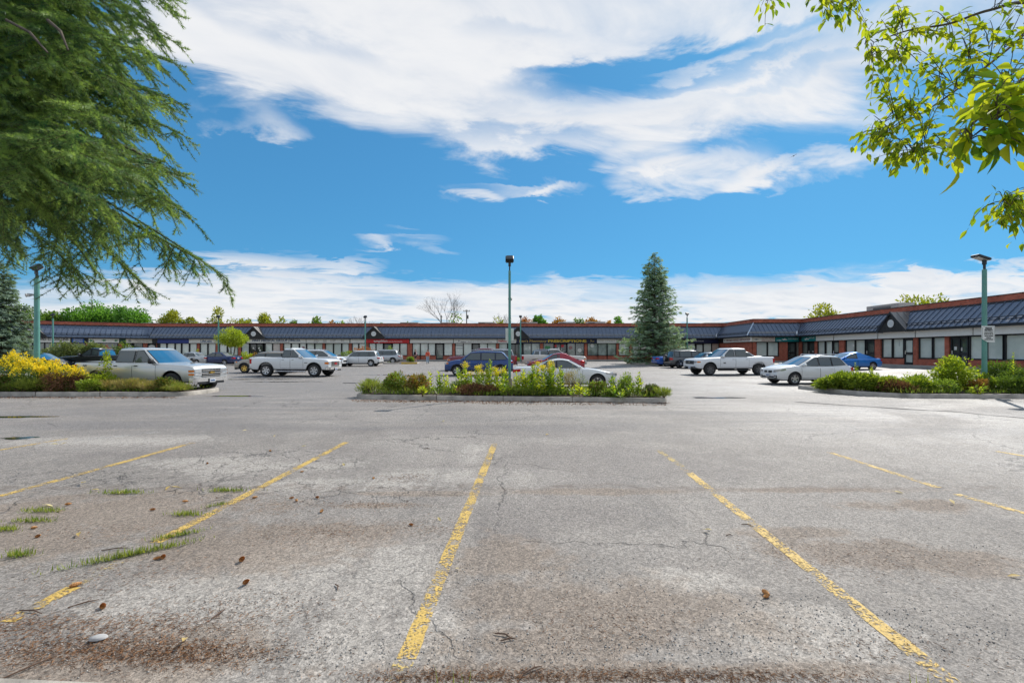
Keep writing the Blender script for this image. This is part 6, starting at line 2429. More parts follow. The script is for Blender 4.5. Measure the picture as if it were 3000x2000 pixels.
leaf_mes = [leaf_blade(W=w, fold=f, curl=c).mesh('leaf', 'leaf_fg', 60, fix=False) for w, f, c in ((.42, .14, .12), (.48, .22, .25), (.38, .10, .02), (.45, .28, .35))]
RT = Vector((5.4, 3.7, 0))
rt = empty('broadleaf_tree', RT)
tag(rt, 'near broadleaf tree hanging green leaf sprays into the upper right corner', 'tree')
MB().tube([(0, 0, -.2), (.05, 0, 1.8), (0, .05, 3.6), (-.1, 0, 6.0)], [.17, .14, .11, .04], 10).build('trunk', 'bark', rt, smooth=60)
LT = [(2508, 135, 3.3), (2545, 200, 3.2), (2575, 270, 3.2), (2512, 395, 3.3), (2545, 425, 3.2), (2560, 465, 3.1), (2600, 430, 3.1), (2655, 455, 3.0), (2640, 190, 3.2), (2700, 350, 3.0), (2755, 250, 3.1), (2640, 55, 3.3), (2700, 110, 3.2), (2820, 110, 3.1),
      (2900, 60, 3.0), (2950, 190, 2.9), (2880, 290, 2.9), (2610, 300, 3.2), (2665, 280, 3.1), (2780, 390, 2.9), (2590, 90, 3.4), (2730, 40, 3.4), (2980, 90, 3.0), (2840, 210, 3.0), (2620, 370, 3.1), (2690, 420, 3.0), (2940, 20, 3.2), (2790, 170, 3.3), (2720, 190, 3.2), (2560, 340, 3.3),
      (2232, 15, 3.4), (2400, 12, 3.4), (2430, 50, 3.3), (2490, 15, 3.4), (2910, 590, 3.0), (2935, 655, 2.9), (2965, 570, 2.9), (2990, 640, 2.8), (2960, 610, 3.0),
      (2800, 450, 1.85), (2850, 340, 1.9), (2840, 420, 1.8), (2935, 460, 1.75), (2985, 310, 1.8), (2900, 300, 1.85), (2990, 420, 1.7), (2880, 240, 2.0), (2960, 350, 1.75), (2975, 250, 1.9)]
lr = random.Random(5)
brm = MB()
leaves = []
MAIN = [[(RT.x, RT.y, 3.9), (3060, 60, 3.3), (2985, 118, 3.2), (2840, 235, 3.15), (2720, 320, 3.15), (2600, 385, 3.2)],
        [(RT.x, RT.y, 4.4), (3050, 10, 3.4), (2900, 30, 3.3), (2780, 70, 3.3), (2660, 90, 3.3), (2560, 125, 3.3)],
        [(RT.x, RT.y, 3.3), (3080, 520, 3.1), (2995, 560, 3.0), (2940, 590, 2.95)],
        [(RT.x, RT.y, 3.3), (3200, 250, 2.1), (3010, 290, 1.9), (2930, 340, 1.85), (2850, 400, 1.85)],
        [(RT.x, RT.y, 5.0), (2900, -120, 3.6), (2650, -70, 3.5), (2440, -25, 3.4), (2260, -12, 3.4)],
        [(RT.x, RT.y, 3.7), (3080, 230, 3.1), (2960, 260, 3.0), (2830, 380, 3.0), (2700, 440, 3.05)]]
lim = []
for m0 in MAIN:
    cps = [Vector(m0[0])] + [at(*q) for q in m0[1:]]
    pts = []
    for i in range(len(cps) - 1):
        p0, p1, p2, p3 = cps[max(0, i - 1)], cps[i], cps[i + 1], cps[min(len(cps) - 1, i + 2)]
        for k_ in range(8):
            t = k_ / 8
            pts.append(.5 * ((2 * p1) + (p2 - p0) * t + (2 * p0 - 5 * p1 + 4 * p2 - p3) * t * t + (3 * p1 - p0 - 3 * p2 + p3) * t ** 3))
    pts.append(cps[-1])
    brm.tube([p - RT for p in pts], [.012 * (1 - i / len(pts)) ** .8 + .0018 for i in range(len(pts))], 5)
    lim.append(pts[10:])


def twig_leaves(pts, ll, nl, Y):
    tot = sum((b - a).length for a, b in zip(pts, pts[1:]))
    for j in range(nl):
        t = 1 - .95 * (j / nl)
        f = t * (len(pts) - 1)
        i = min(len(pts) - 2, int(f))
        p = pts[i].lerp(pts[i + 1], f - i)
        d = (pts[i + 1] - pts[i]).normalized()
        sd = d.cross(Vector((0, 0, 1)))
        sd = (sd if sd.length > .05 else Vector((1, 0, 0))).normalized() * (1 if j % 2 else -1)
        v = (d * lr.uniform(.1, .8) + sd * lr.uniform(.2, 1.0) + Vector((lr.uniform(-.35, .35), lr.uniform(-.35, .35), lr.uniform(-1.2, .15)))).normalized()
        up = Vector((lr.uniform(-.9, .9), lr.uniform(-.9, .9), 1))
        L = ll * lr.uniform(.7, 1.25)
        base = p + v * L * .2 + Vector((lr.uniform(-.025, .025), lr.uniform(-.025, .025), lr.uniform(-.025, .025)))
        leaves.append((L / Y, base, v, up, L))


def add_twig(tip, src, near, Y):
    mid = src.lerp(tip, .5) + Vector((lr.uniform(-.04, .04), lr.uniform(-.04, .04), lr.uniform(.03, .12)))
    pts = []
    for i in range(9):
        t = i / 8
        pts.append(src * (1 - t) ** 2 + mid * 2 * t * (1 - t) + tip * t * t)
    brm.tube([p - RT for p in pts], [.0022 * (1 - i / 10) + .0009 for i in range(9)], 4)
    L = (tip - src).length
    twig_leaves(pts,   .088 if near else .070, max(5, int(L / (.030 if not near else .050))), Y)


for (px, py, Y) in LT:
    tip = at(px, py, Y)
    best = None
    for pts in lim:
        for p in pts:
            dd = (p - tip).length + (0 if p.x > tip.x else .3)
            if best is None or dd < best[0]:
                best = (dd, p)
    near = Y < 2.2
    if best[0] > .04:
        add_twig(tip, best[1], near, Y)
    for q in range(4 if not near else 2):
        t2 = tip + (Vector((lr.uniform(-.10, .24), lr.uniform(-.12, .12), lr.uniform(-.18, .14))) if not near else Vector((lr.uniform(-.02, .12), lr.uniform(-.06, .06), lr.uniform(-.02, .10))))
        add_twig(t2, best[1].lerp(tip, lr.uniform(.1, .6)), near, Y)
brm.build('limb', 'bark', rt, smooth=60)
leaves.sort(key=lambda q: -q[0])
mass = MB()
mass_t = []
for q, (_, p, v, up, L) in enumerate(leaves):
    x = v.cross(up).normalized()
    z = x.cross(v)
    m_ = Matrix(((x.x, v.x, z.x, 0), (x.y, v.y, z.y, 0), (x.z, v.z, z.z, 0), (0, 0, 0, 1)))
    m_ = Matrix.Translation(p - RT) @ m_ @ Matrix.Scale(L, 4)
    if q < 300:
        o = link('leaf', leaf_mes[q % 4], rt)
        o.matrix_basis = m_
    else:
        lb_ = leaf_blade(W=lr.choice([.38, .42, .46]), fold=lr.uniform(.1, .25), curl=lr.uniform(0, .3))
        mass.add([m_ @ Vector(c) for c in lb_.v], lb_.f)
        mass_t += [lr.random()] * len(lb_.f)
if mass.f:
    me = mass.mesh('leaves', 'leaf_fg_mass', 60, fix=False)
    at_ = me.attributes.new('tint', 'FLOAT', 'FACE')
    at_.data.foreach_set('value', (mass_t + [0.5] * len(me.polygons))[:len(me.polygons)])
    o = link('leaves', me, rt)
    o['kind'] = 'stuff'


# ---- planting in the islands
def bush(label, c, radii, mat, n_, L, W, name='shrub', group=None, droop=0.0, k=None, up=.0, mat2=None, cat='shrub', size=.42):
    """c: ground point; radii of the foliage mound"""
    root = empty(name, c)
    tag(root, label, cat, group)
    P, D, ct = lumps(n_, radii, k or max(8, n_ // 60), size)
    P[:, 2] = np.abs(P[:, 2] + radii[2] * .9) * 1.0
    keep = P[:, 2] > .02
    P, D, ct = P[keep], D[keep], ct[keep]
    D[:, 2] += up
    foliage_obj('foliage', P, unit(D), L * (.6 + .7 * rng.random(len(P))), W, mat, .2 + .5 * ct + .5 * (rng.random(len(P)) - .4), root, droop)
    if mat2:
        q = rng.random(len(P)) < .25
        foliage_obj('tips', P[q] * 1.03, unit(D[q]), L, W, mat2, rng.random(q.sum()), root, droop)
    mb = MB()
    for q in range(6):
        a = q * 1.05
        limb_tube(mb, (0, 0, -.05), (math.cos(a) * radii[0] * .6, math.sin(a) * radii[1] * .6, radii[2] * 1.3), .018, .005, .05, 4, 3)
    mb.build('stem', 'twig_brown', root)
    return root


def isl(px, d, line=None):
    """point in the centre island: photo column px, d metres behind the front kerb"""
    a, b_, nn_ = CI0, CI1, CIN
    p0 = a + nn_ * d
    dv = (b_ - a).normalized()
    t = (px - 1500) / F
    u = (t * p0.y - p0.x) / (dv.x - t * dv.y)
    p = p0 + dv * u
    return Vector((p.x, p.y, G(p.x, p.y) + .17))


def li(px, Y):
    X = (px - 1500) / F * Y
    return Vector((X, Y, G(X, Y) + .16))


def hgt(py, Y, base):
    return EYE + (HOR - py) / F * Y - base


def milkweed(label, c, h, n_stems=3, mat='milkweed_leaf', bloom=False, seed=0, spread=.12, L=.15, group='tall leafy weeds in the centre island'):
    r_ = random.Random(seed)
    root = empty('milkweed_plant', c)
    tag(root, label, 'plant', group)
    st = MB()
    P, D, S, LL, T = [], [], [], [], []
    bp = []
    for s in range(n_stems):
        bx, by = r_.uniform(-spread, spread), r_.uniform(-spread, spread)
        hh = h * (1 if s == 0 else r_.uniform(.62, .95))
        tx, ty = bx + r_.uniform(-.10, .10), by + r_.uniform(-.1, .1)
        st.tube([(bx, by, -.05), (bx, by, hh * .5), (tx, ty, hh)], [.010, .008, .004], 5)
        z = hh * .16
        a = r_.uniform(0, 6)
        base_t = r_.uniform(.1, .75)
        while z < hh:
            f = z / hh
            for q in range(2):
                aa = a + q * math.pi
                x, y = bx + (tx - bx) * f, by + (ty - by) * f
                upw = .25 + .75 * f
                d = unit(np.array([math.cos(aa), math.sin(aa), upw + r_.uniform(-.2, .25)]))
                P.append((x, y, z))
                D.append(d)
                S.append(unit(np.cross(d, np.array([0, 0, 1.0]) + rng.normal(size=3) * .3)))
                LL.append(L * r_.uniform(.75, 1.2) * (1 - .45 * f ** 3))
                T.append(base_t + r_.uniform(-.25, .3) - .15 * (1 - f))
            a += 1.57 + r_.uniform(-.3, .3)
            z += r_.uniform(.045, .075)
        bp.append((tx, ty, hh))
    P, D, S, LL = np.array(P), np.array(D), np.array(S), np.array(LL)
    V, Q = leaf_quads(P, D, S, LL, LL * .46, .10)
    link('leaves', np_mesh('leaves', V, Q, mat, np.clip(T, 0, 1), quads=True), root)['kind'] = 'stuff'
    st.build('stem', 'stem_green', root)
    if bloom:
        n_ = 90 * len(bp)
        c_ = np.array(bp)[rng.integers(0, len(bp), n_)]
        pp = c_ + rng.normal(size=(n_, 3)) * np.array([.07, .07, .05]) + np.array([0, 0, -.02])
        foliage_obj('bloom', pp, rand_dirs(n_), .045, .022, 'goldenrod_bloom', rng.random(n_), root)
    return root


# centre island
IB = 'shrubs in the centre island'
bush('low weedy clump at the left end of the centre island', isl(1085, .8), (.62, .5, .26), 'grass', 900, .17, .018, up=1.2, group=IB, name='weed_clump', cat='weeds')
bush('dark seedling conifer in the weedy clump', isl(1078, 1.0), (.20, .2, .26), 'bush_dark', 420, .12, .03, up=.6, group=IB)
bush('rounded green shrub with rusty top near the left end', isl(1162, .95), (.52, .5, .42), 'bush_green', 2300, .075, .042, group=IB, mat2='bush_rust')
bush('rust tinged shrub right of the rounded green one', isl(1222, .85), (.50, .46, .38), 'bush_rust', 2100, .075, .042, group=IB, mat2='bush_green')
bush('small bright weed growing through the kerb', isl(1238, -.02), (.17, .12, .17), 'milkweed_leaf', 70, .13, .06, group=IB, name='weed_clump', cat='weeds', k=6)
bush('dead brown brush heap in the middle of the island', isl(1385, .55), (.62, .42, .20), 'dead_brush', 2200, .13, .018, group=IB, name='dead_brush', cat='brush')
bush('smaller dead brown heap beside the lamp base', isl(1442, .6), (.36, .3, .17), 'dead_brush', 900, .13, .018, group=IB, name='dead_brush', cat='brush')
bush('blue green creeping shrub behind the dead brush', isl(1360, 1.25), (.55, .4, .26), 'juniper', 1500, .09, .025, group=IB)
bush('wispy dry weed in front of the white coupe', isl(1672, .9), (.32, .3, .50), 'dry_grass', 900, .10, .012, up=.5, group=IB, name='weed_clump', cat='weeds')
bush('wispy green weed mixed with the dry one', isl(1690, 1.0), (.42, .3, .45), 'grass', 500, .09, .012, up=.4, group=IB, name='weed_clump', cat='weeds')
bush('dark green shrub with brown twigs below the coupe wheel', isl(1748, .75), (.36, .34, .28), 'bush_green', 1300, .07, .04, group=IB, mat2='dead_brush')
bush('fresh green shrub right of the coupe wheel', isl(1832, .9), (.34, .34, .40), 'bush_green', 1500, .075, .038, group=IB)
bush('brown green juniper at the right end of the island', isl(1912, .75), (.32, .3, .24), 'bush_dark', 900, .09, .03, group=IB, mat2='dead_brush')
bush('grassy tuft at the right tip of the island', isl(1945, .35), (.36, .3, .18), 'grass', 700, .16, .014, up=1.2, group=IB, name='weed_clump', cat='weeds')
bush('low dark leaves at the feet of the weeds', isl(1600, .7), (1.0, .3, .14), 'bush_green', 1500, .08, .04, group=IB)
bush('low leaves between the dead brush and the kerb', isl(1500, .4), (.9, .25, .13), 'grass', 1200, .11, .02, up=.6, group=IB)
bush('low leafy growth under the dark shrub', isl(1790, .35), (.7, .22, .13), 'bush_green', 900, .09, .045, group=IB)
MW = [(1278, .9, 1092, 2), (1305, 1.1, 1098, 2), (1252, 1.2, 1092, 1), (1350, 1.2, 1078, 2), (1372, 1.3, 1064, 2, 1), (1396, 1.2, 1072, 2, 1), (1420, 1.0, 1066, 3), (1440, 1.2, 1058, 3), (1462, .8, 1080, 3, 1), (1484, 1.0, 1074, 2),
      (1510, .7, 1090, 2), (1530, .9, 1082, 3), (1548, 1.1, 1090, 2), (1566, .9, 1066, 3), (1584, 1.1, 1062, 3, 1), (1602, .8, 1070, 3), (1618, 1.0, 1060, 3, 1), (1636, .9, 1072, 3), (1478, .5, 1110, 3), (1572, .5, 1105, 3),
      (1410, .7, 1100, 3), (1600, .5, 1100, 3), (1788, .9, 1098, 2), (1800, .4, 1130, 3), (1876, .7, 1094, 2), (1850, .4, 1125, 2), (1690, .4, 1122, 3), (1325, .5, 1128, 2), (1725, .25, 1140, 3), (1815, -.02, 1150, 3)]
where = ['left of the blue car wheel', 'beside the blue car front wheel', 'right of the rust shrub', 'in front of the blue car hood', 'yellow topped, before the blue car door', 'yellow topped, near the blue car door', 'tall, before the blue car rear door',
         'tallest left of the lamp post', 'yellow topped, just left of the lamp post', 'touching the lamp post', 'right of the lamp post base', 'below the coupe tail lamp', 'below the coupe boot', 'before the coupe rear wheel', 'golden topped, before the coupe rear window',
         'among the golden tops', 'golden topped, before the coupe door edge', 'right edge of the golden clump', 'short, at the lamp base', 'short, before the coupe rear wheel', 'short, above the dead brush', 'short, under the golden clump',
         'lone, below the coupe nose', 'short, near the right shrub', 'lone tall, near the right end', 'short, left of the lone tall one', 'short, under the wispy weed', 'short, left of the dead brush', 'low, beside the dark shrub', 'low, hanging over the kerb']
for q, (t, wh_) in enumerate(zip(MW, where)):
    c = isl(t[0], t[1])
    h = hgt(t[2], c.y, c.z)
    milkweed('leafy yellow green milkweed ' + wh_, c, max(.25, h), t[3] + 1, bloom=len(t) > 4, seed=q, spread=.16, L=.20)


# left island
def goldenrod(label, c, h, w, seed):
    r_ = random.Random(seed)
    root = empty('goldenrod', c)
    tag(root, label, 'plant', 'goldenrod in the left island')
    st = MB()
    bl, lv, ld = [], [], []
    for s in range(20):
        bx, by = r_.uniform(-w, w), r_.uniform(-.35, .35)
        hh = h * r_.uniform(.72, 1.0) * (1 - .25 * (bx / w) ** 2)
        tx = bx * 1.15 + r_.uniform(-.08, .08)
        st.tube([(bx, by, -.05), (bx, by, hh * .6), (tx, by, hh * .97)], [.007, .006, .003], 4)
        nb = 34
        zz = rng.random(nb)
        # plume: flat topped, arching to one side
        r0 = .17 * (1 - zz)
        aa = rng.random(nb) * 6.283
        bl.append(np.column_stack([tx + r0 * np.cos(aa) + .05 * (1 - zz), by + r0 * np.sin(aa), hh - .17 + .20 * zz - .5 * r0]))
        nlv = 40
        f = rng.random(nlv)
        aa = rng.random(nlv) * 6.283
        lv.append(np.column_stack([bx + (tx - bx) * f, np.full(nlv, by), .1 + (hh - .22) * f]))
        ld.append(np.column_stack([np.cos(aa), np.sin(aa), .2 + .2 * rng.random(nlv)]))
    bl, lv, ld = np.vstack(bl), np.vstack(lv), unit(np.vstack(ld))
    foliage_obj('bloom', bl, unit(rand_dirs(len(bl)) + np.array([0, 0, .5])), .075, .035, 'goldenrod_bloom', rng.random(len(bl)), root)
    foliage_obj('leaves', lv, ld, .13, .026, 'goldenrod_leaf', rng.random(len(lv)), root, .1)
    st.build('stem', 'stem_green', root)


for q, (px, Y, py, w, lb) in enumerate(((35, 18.9, 1024, .42, 'goldenrod clump at the far left, tallest'), (75, 18.7, 1040, .40, 'goldenrod clump left of the near lamp post'), (92, 18.3, 1055, .35, 'goldenrod clump touching the near lamp post'),
                                        (130, 18.9, 1042, .35, 'goldenrod clump just right of the near lamp post'), (165, 18.5, 1056, .42, 'goldenrod clump before the black pickup'), (205, 18.4, 1060, .40, 'goldenrod clump reaching the silver pickup tail'))):
    c = li(px, Y)
    goldenrod('bright yellow ' + lb, c, hgt(py, Y, c.z), w, q)
LB = 'shrubs in the left island'
bush('dark green juniper at the lower left of the left island', li(20, 18.3), (.75, .5, .36), 'bush_dark', 2200, .11, .03, group=LB, mat2='dead_brush')
bush('second dark juniper left of the near lamp post', li(70, 18.4), (.5, .45, .30), 'bush_dark', 1500, .11, .03, group=LB)
bush('leafy weeds round the near lamp post base', li(100, 18.1), (.55, .35, .32), 'grass', 1500, .16, .018, up=1.0, group=LB, name='weed_clump', cat='weeds')
bush('dead rust brown juniper beside the near lamp post', li(185, 18.3), (.85, .5, .40), 'dead_brush', 4600, .13, .020, group=LB, name='dead_brush', cat='brush')
bush('dead rust brown branches reaching right', li(245, 18.5), (.5, .4, .30), 'dead_brush', 1800, .13, .020, group=LB, name='dead_brush', cat='brush')
bush('yellow green creeping shrub above the dead juniper', li(165, 18.9), (.8, .4, .36), 'bush_lime', 1500, .09, .04, group=LB)
bush('low green shrub below the silver pickup door', li(285, 18.7), (.8, .45, .36), 'bush_lime', 1900, .10, .035, group=LB)
bush('grassy green shrub right of the dead juniper', li(260, 18.05), (.5, .3, .26), 'juniper', 1300, .10, .03, group=LB)
for q, (px, Y, w, hh) in enumerate(((320, 18.5, .6, .30), (365, 18.4, .6, .36), (410, 18.5, .6, .38), (450, 18.3, .5, .34), (500, 18.4, .45, .28), (530, 18.1, .3, .18))):
    bush(['dry seeding grass under the pickup rear wheel', 'dry seeding grass under the pickup rear door', 'dry seeding grass under the pickup front door', 'dry seeding grass left of the small dark shrub', 'greenish grass before the pickup front wheel', 'grass tuft at the right tip of the left island'][q],
         li(px, Y), (w, .45, hh * .55), 'dry_grass' if q < 4 else 'grass', 1500, .20, .012, up=1.6, group=LB, name='grass_clump', cat='grass', mat2='grass' if q < 4 else 'dry_grass', droop=0)
bush('small dark green shrub before the silver pickup front wheel', li(478, 18.35), (.34, .3, .30), 'bush_dark', 1100, .09, .03, group=LB, mat2='bush_rust')
bush('grass along the left kerb below the goldenrod', li(60, 18.0), (1.2, .2, .16), 'grass', 1400, .16, .014, up=1.4, group=LB, name='grass_clump', cat='grass')
c = li(306, 18.9)
sap = empty('sapling', c)
tag(sap, 'slender sapling with pale leaves before the silver pickup', 'tree')
hS = hgt(1030, 18.9, c.z)
mb = MB().tube([(0, 0, -.05), (.05, 0, hS * .5), (.12, 0, hS)], [.014, .011, .004], 6)
P = []
for q in range(24):
    f = .28 + .72 * q / 24
    a = q * 2.4
    l = .34 * (1.15 - f)
    e = (math.cos(a) * l + .12 * f, math.sin(a) * l, hS * f + .10)
    limb_tube(mb, (.12 * f, 0, hS * f), e, .006, .003, .02, 4, 2)
    for k in range(9):
        P.append(np.array((.12 * f, 0, hS * f)) * (1 - k / 8) + np.array(e) * k / 8)
P = np.array(P) + rng.normal(size=(len(P), 3)) * .03
foliage_obj('crown', P, rand_dirs(len(P)), .12, .06, 'bush_lime', rng.random(len(P)), sap, .2)
mb.build('trunk', 'twig_brown', sap)

# right island
RB = 'shrubs in the right island'
for q, (px, Y, rx, rz, mt, nn, lb) in enumerate((
        (2425, 19.6, .55, .22, 'juniper', 1500, 'low green juniper at the left tip of the right island'), (2470, 19.2, .75, .36, 'juniper', 2600, 'green spreading juniper before the white hatchback rear wheel'),
        (2535, 18.6, .75, .36, 'juniper', 2600, 'green spreading juniper below the blue hatchback'), (2590, 18.3, .7, .30, 'juniper', 2200, 'light green juniper beside the browning one'),
        (2625, 17.9, .65, .22, 'dead_brush', 1600, 'browned juniper foliage near the kerb'), (2690, 17.9, .7, .32, 'juniper', 2300, 'green juniper left of the tall lime shrub'),
        (2660, 18.6, .6, .36, 'bush_lime', 1500, 'yellowish leafy shrub behind the browned juniper'), (2930, 19.4, .95, .62, 'bush_dark', 3600, 'tall dark juniper behind the notice pole'),
        (3010, 18.4, 1.1, .50, 'bush_dark', 3600, 'dark juniper at the right edge'), (2880, 18.3, .5, .34, 'juniper', 1500, 'green juniper at the notice pole foot'), (2850, 18.0, .35, .30, 'bush_rust', 700, 'rust tipped shrub left of the notice pole'),
        (2960, 17.7, .8, .34, 'bush_dark', 2400, 'dark low juniper along the right kerb'), (2760, 17.7, .6, .26, 'bush_green', 1600, 'deep green leaves below the lime shrub'), (3090, 18.8, 1.2, .5, 'juniper', 2400, 'juniper just past the right edge'))):
    c = li(px, Y)
    bush(lb, c, (rx, .55, rz), mt, nn, .13 if 'junip' in mt or 'dead' in mt or 'dark' in mt else .085, .036 if 'bush_l' not in mt else .05, group=RB, up=.35, mat2='bush_lime' if mt == 'juniper' else None)
c = li(2790, 18.5)
bush('tall lime green leafy shrub left of the notice pole', c, (.78, .6, hgt(1040, 18.5, c.z) / 2), 'bush_lime', 3600, .095, .058, group=RB, mat2='bush_green')
bush('big leaved weed leaning over the right kerb', li(2866, 17.05), (.24, .2, .20), 'milkweed_leaf', 80, .16, .08, group=RB, name='weed_clump', cat='weeds', k=6)
for q, (px, Y, py) in enumerate(((2515, 18.9, 1062), (2560, 18.7, 1075), (2545, 19.2, 1070), (2985, 18.2, 1030), (2960, 18.6, 1042))):
    c = li(px, Y)
    milkweed(['pale leafy weed standing up from the right junipers, left one', 'pale leafy weed standing up from the right junipers, right one', 'pale leafy weed between the blue hatchback wheels', 'yellow leafy weed at the right edge', 'leafy weed right of the notice pole'][q], c, hgt(py, Y, c.z), 2, seed=40 + q, L=.12, group='tall weeds in the right island')

# ---- planting farther back
def small_island(px0, px1, py, depth, label):
    a, b_ = gp(px0, py), gp(px1, py)
    island([a, b_, b_ + Vector((0, depth, 0)), a + Vector((0, depth, 0))], label, r=.7)


small_island(1128, 1218, 1066, 3.0, 'kerbed island with a small bush before the blank panel')
small_island(600, 790, 1071, 3.0, 'kerbed island under the round tree')
small_island(1500, 1545, 1064, 3.0, 'small kerbed island behind the lamp post')
small_island(95, 350, 1073, 3.0, 'kerbed island of junipers before the left shops')
small_island(1000, 1110, 1067, 2.6, 'kerbed island with the red bush')
a, b_ = gp(1176, 1066.5), gp(1219, 1066)
mb = MB().prism([(a.x, a.y - .02, a.z - .02), (b_.x + .1, b_.y - .02, b_.z - .02), (b_.x + .1, b_.y - .02, b_.z + .19), (a.x, a.y - .02, a.z + .19)], (0, .22, 0))
tag(mb.build('kerb', 'yellow_kerb'), 'yellow painted end of the kerb by the small bush', kind='structure')
FB = 'shrubs in the far islands'


def far_bush(label, px, py_top, hw, py_base, mat, n_, leaf=.16, mat2=None, flat=.9):
    p = gp(px, py_base)
    h = hgt(py_top, p.y, p.z + .1)
    bush(label, p + Vector((0, .8, .1)), (hw / F * p.y, hw / F * p.y * .8, h / 1.9), mat, n_, leaf, leaf * .5, group=FB, mat2=mat2)


far_bush('red leaved bush in front of the red sign', 1060, 1004, 36, 1064, 'tree_red', 1600)
far_bush('small green bush right of the red bush', 1132, 1008, 16, 1063, 'bush_green', 500)
far_bush('green bush by the yellow kerb end', 1200, 1046, 16, 1064, 'bush_green', 700)
far_bush('yellow green bush behind the minivan', 1008, 1026, 20, 1062, 'bush_green', 600)
far_bush('lime bush below the round tree', 712, 1030, 20, 1067, 'bush_lime', 700)
far_bush('orange tinted bush right of the lime bush', 742, 1030, 18, 1067, 'bush_rust', 600, mat2='tree_orange')
far_bush('green bush behind the lamp post', 1524, 1046, 14, 1062, 'bush_green', 500)
far_bush('dark green round bush left of the silver pickup cab', 338, 1003, 30, 1068, 'bush_dark', 1800, mat2='bush_green')
far_bush('rust bush between the juniper hedge and the round bush', 290, 1010, 18, 1068, 'tree_red', 700)
far_bush('pale juniper hedge left part', 155, 1005, 40, 1070, 'juniper_pale', 1700, .3)
far_bush('pale juniper hedge middle part', 200, 1003, 42, 1070, 'juniper_pale', 1700, .3)
far_bush('pale juniper hedge right part', 245, 1004, 36, 1070, 'juniper_pale', 1500, .3)
far_bush('tiny lime bush left of the silver sedan', 566, 1023, 10, 1064, 'bush_lime', 250)
far_bush('brown green ground shrub at the spruce foot', 1868, 1050, 24, 1066, 'bush_dark', 900, mat2='dead_brush')
far_bush('light weed at the left tip of the spruce island', 1845, 1052, 12, 1066, 'bush_green', 350)
# clipped round tree
pT = gp(661, 1066)
rtree = empty('round_tree', pT + Vector((0, 1.2, .1)))
tag(rtree, 'small round lime green tree in front of the lab sign', 'tree')
topz = hgt(961, pT.y + 1.2, pT.z + .1)
Rr = 45 / F * pT.y
P, D, ct = lumps(5200, (Rr, Rr * .9, Rr * .72), 60, .34)
P[:, 2] += topz - Rr * .66
foliage_obj('crown', P, D, .20, .085, 'bush_lime', .2 + .5 * ct + .4 * (rng.random(len(P)) - .4), rtree, .35)
mb = MB()
for q in range(5):
    a = q * 1.26
    limb_tube(mb, (.08 * math.cos(a), .08 * math.sin(a), -.1), (math.cos(a) * .6, math.sin(a) * .5, topz - Rr * .7), .05, .02, .0, 5, 3)
mb.build('trunk', 'bark', rtree)


# ---- tangle of low growth that covers the soil of the three islands
def ground_cover(label, pts, mat, hmax):
    n_ = len(pts)
    a = rng.random(n_) * 6.283
    D = unit(np.column_stack([np.cos(a) * .6, np.sin(a) * .6, .35 + rng.random(n_)]))
    P = pts.copy()
    P[:, 2] += rng.random(n_) * hmax * .5
    V, Q = leaf_quads(P, D, unit(np.cross(D, np.array([0, 0, 1.0]))), hmax * (.35 + .65 * rng.random(n_)), .014 + .03 * rng.random(n_) ** 2, .2)
    o = link('ground_cover', np_mesh('ground_cover', V, Q, mat, rng.random(n_), quads=True))
    tag(o, label, 'ground cover', kind='stuff')


def clumped(n_, kk, fx, sd):
    """positions gathered round random centres; fx maps (u, v) in 0..1 to a ground point"""
    cu = rng.random((kk, 2))
    q = cu[rng.integers(0, kk, n_)] + rng.normal(size=(n_, 2)) * np.array(sd)
    q = q[(q[:, 0] > 0) & (q[:, 0] < 1) & (q[:, 1] > 0) & (q[:, 1] < 1)]
    return np.array([fx(u, v_) for u, v_ in q])


dvc = (CI1 - CI0)


def fcen(u, v_):
    p = CI0 + dvc * (.02 + .96 * u) + CIN * (.14 + (CDEP - .4) * v_)
    return (p.x, p.y, G(p.x, p.y) + .15)


def flef(u, v_):
    X, Y = -26 + 12.8 * u, 18.0 + 2.0 * v_
    return (X, Y, G(X, Y) + .14)


def frig(u, v_):
    X, Y = 14.6 + 12 * u, 17.05 + 3.4 * v_
    return (X, Y, G(X, Y) + .14)


for fx, nm, kk in ((fcen, 'centre', 60), (flef, 'left', 70), (frig, 'right', 60)):
    ground_cover('low green weeds covering the soil of the %s island' % nm, clumped(5200, kk, fx, (.03, .10)), 'bush_green', .16)
    ground_cover('tangled grass among the plants of the %s island' % nm, clumped(4200, kk, fx, (.035, .12)), 'grass', .26)


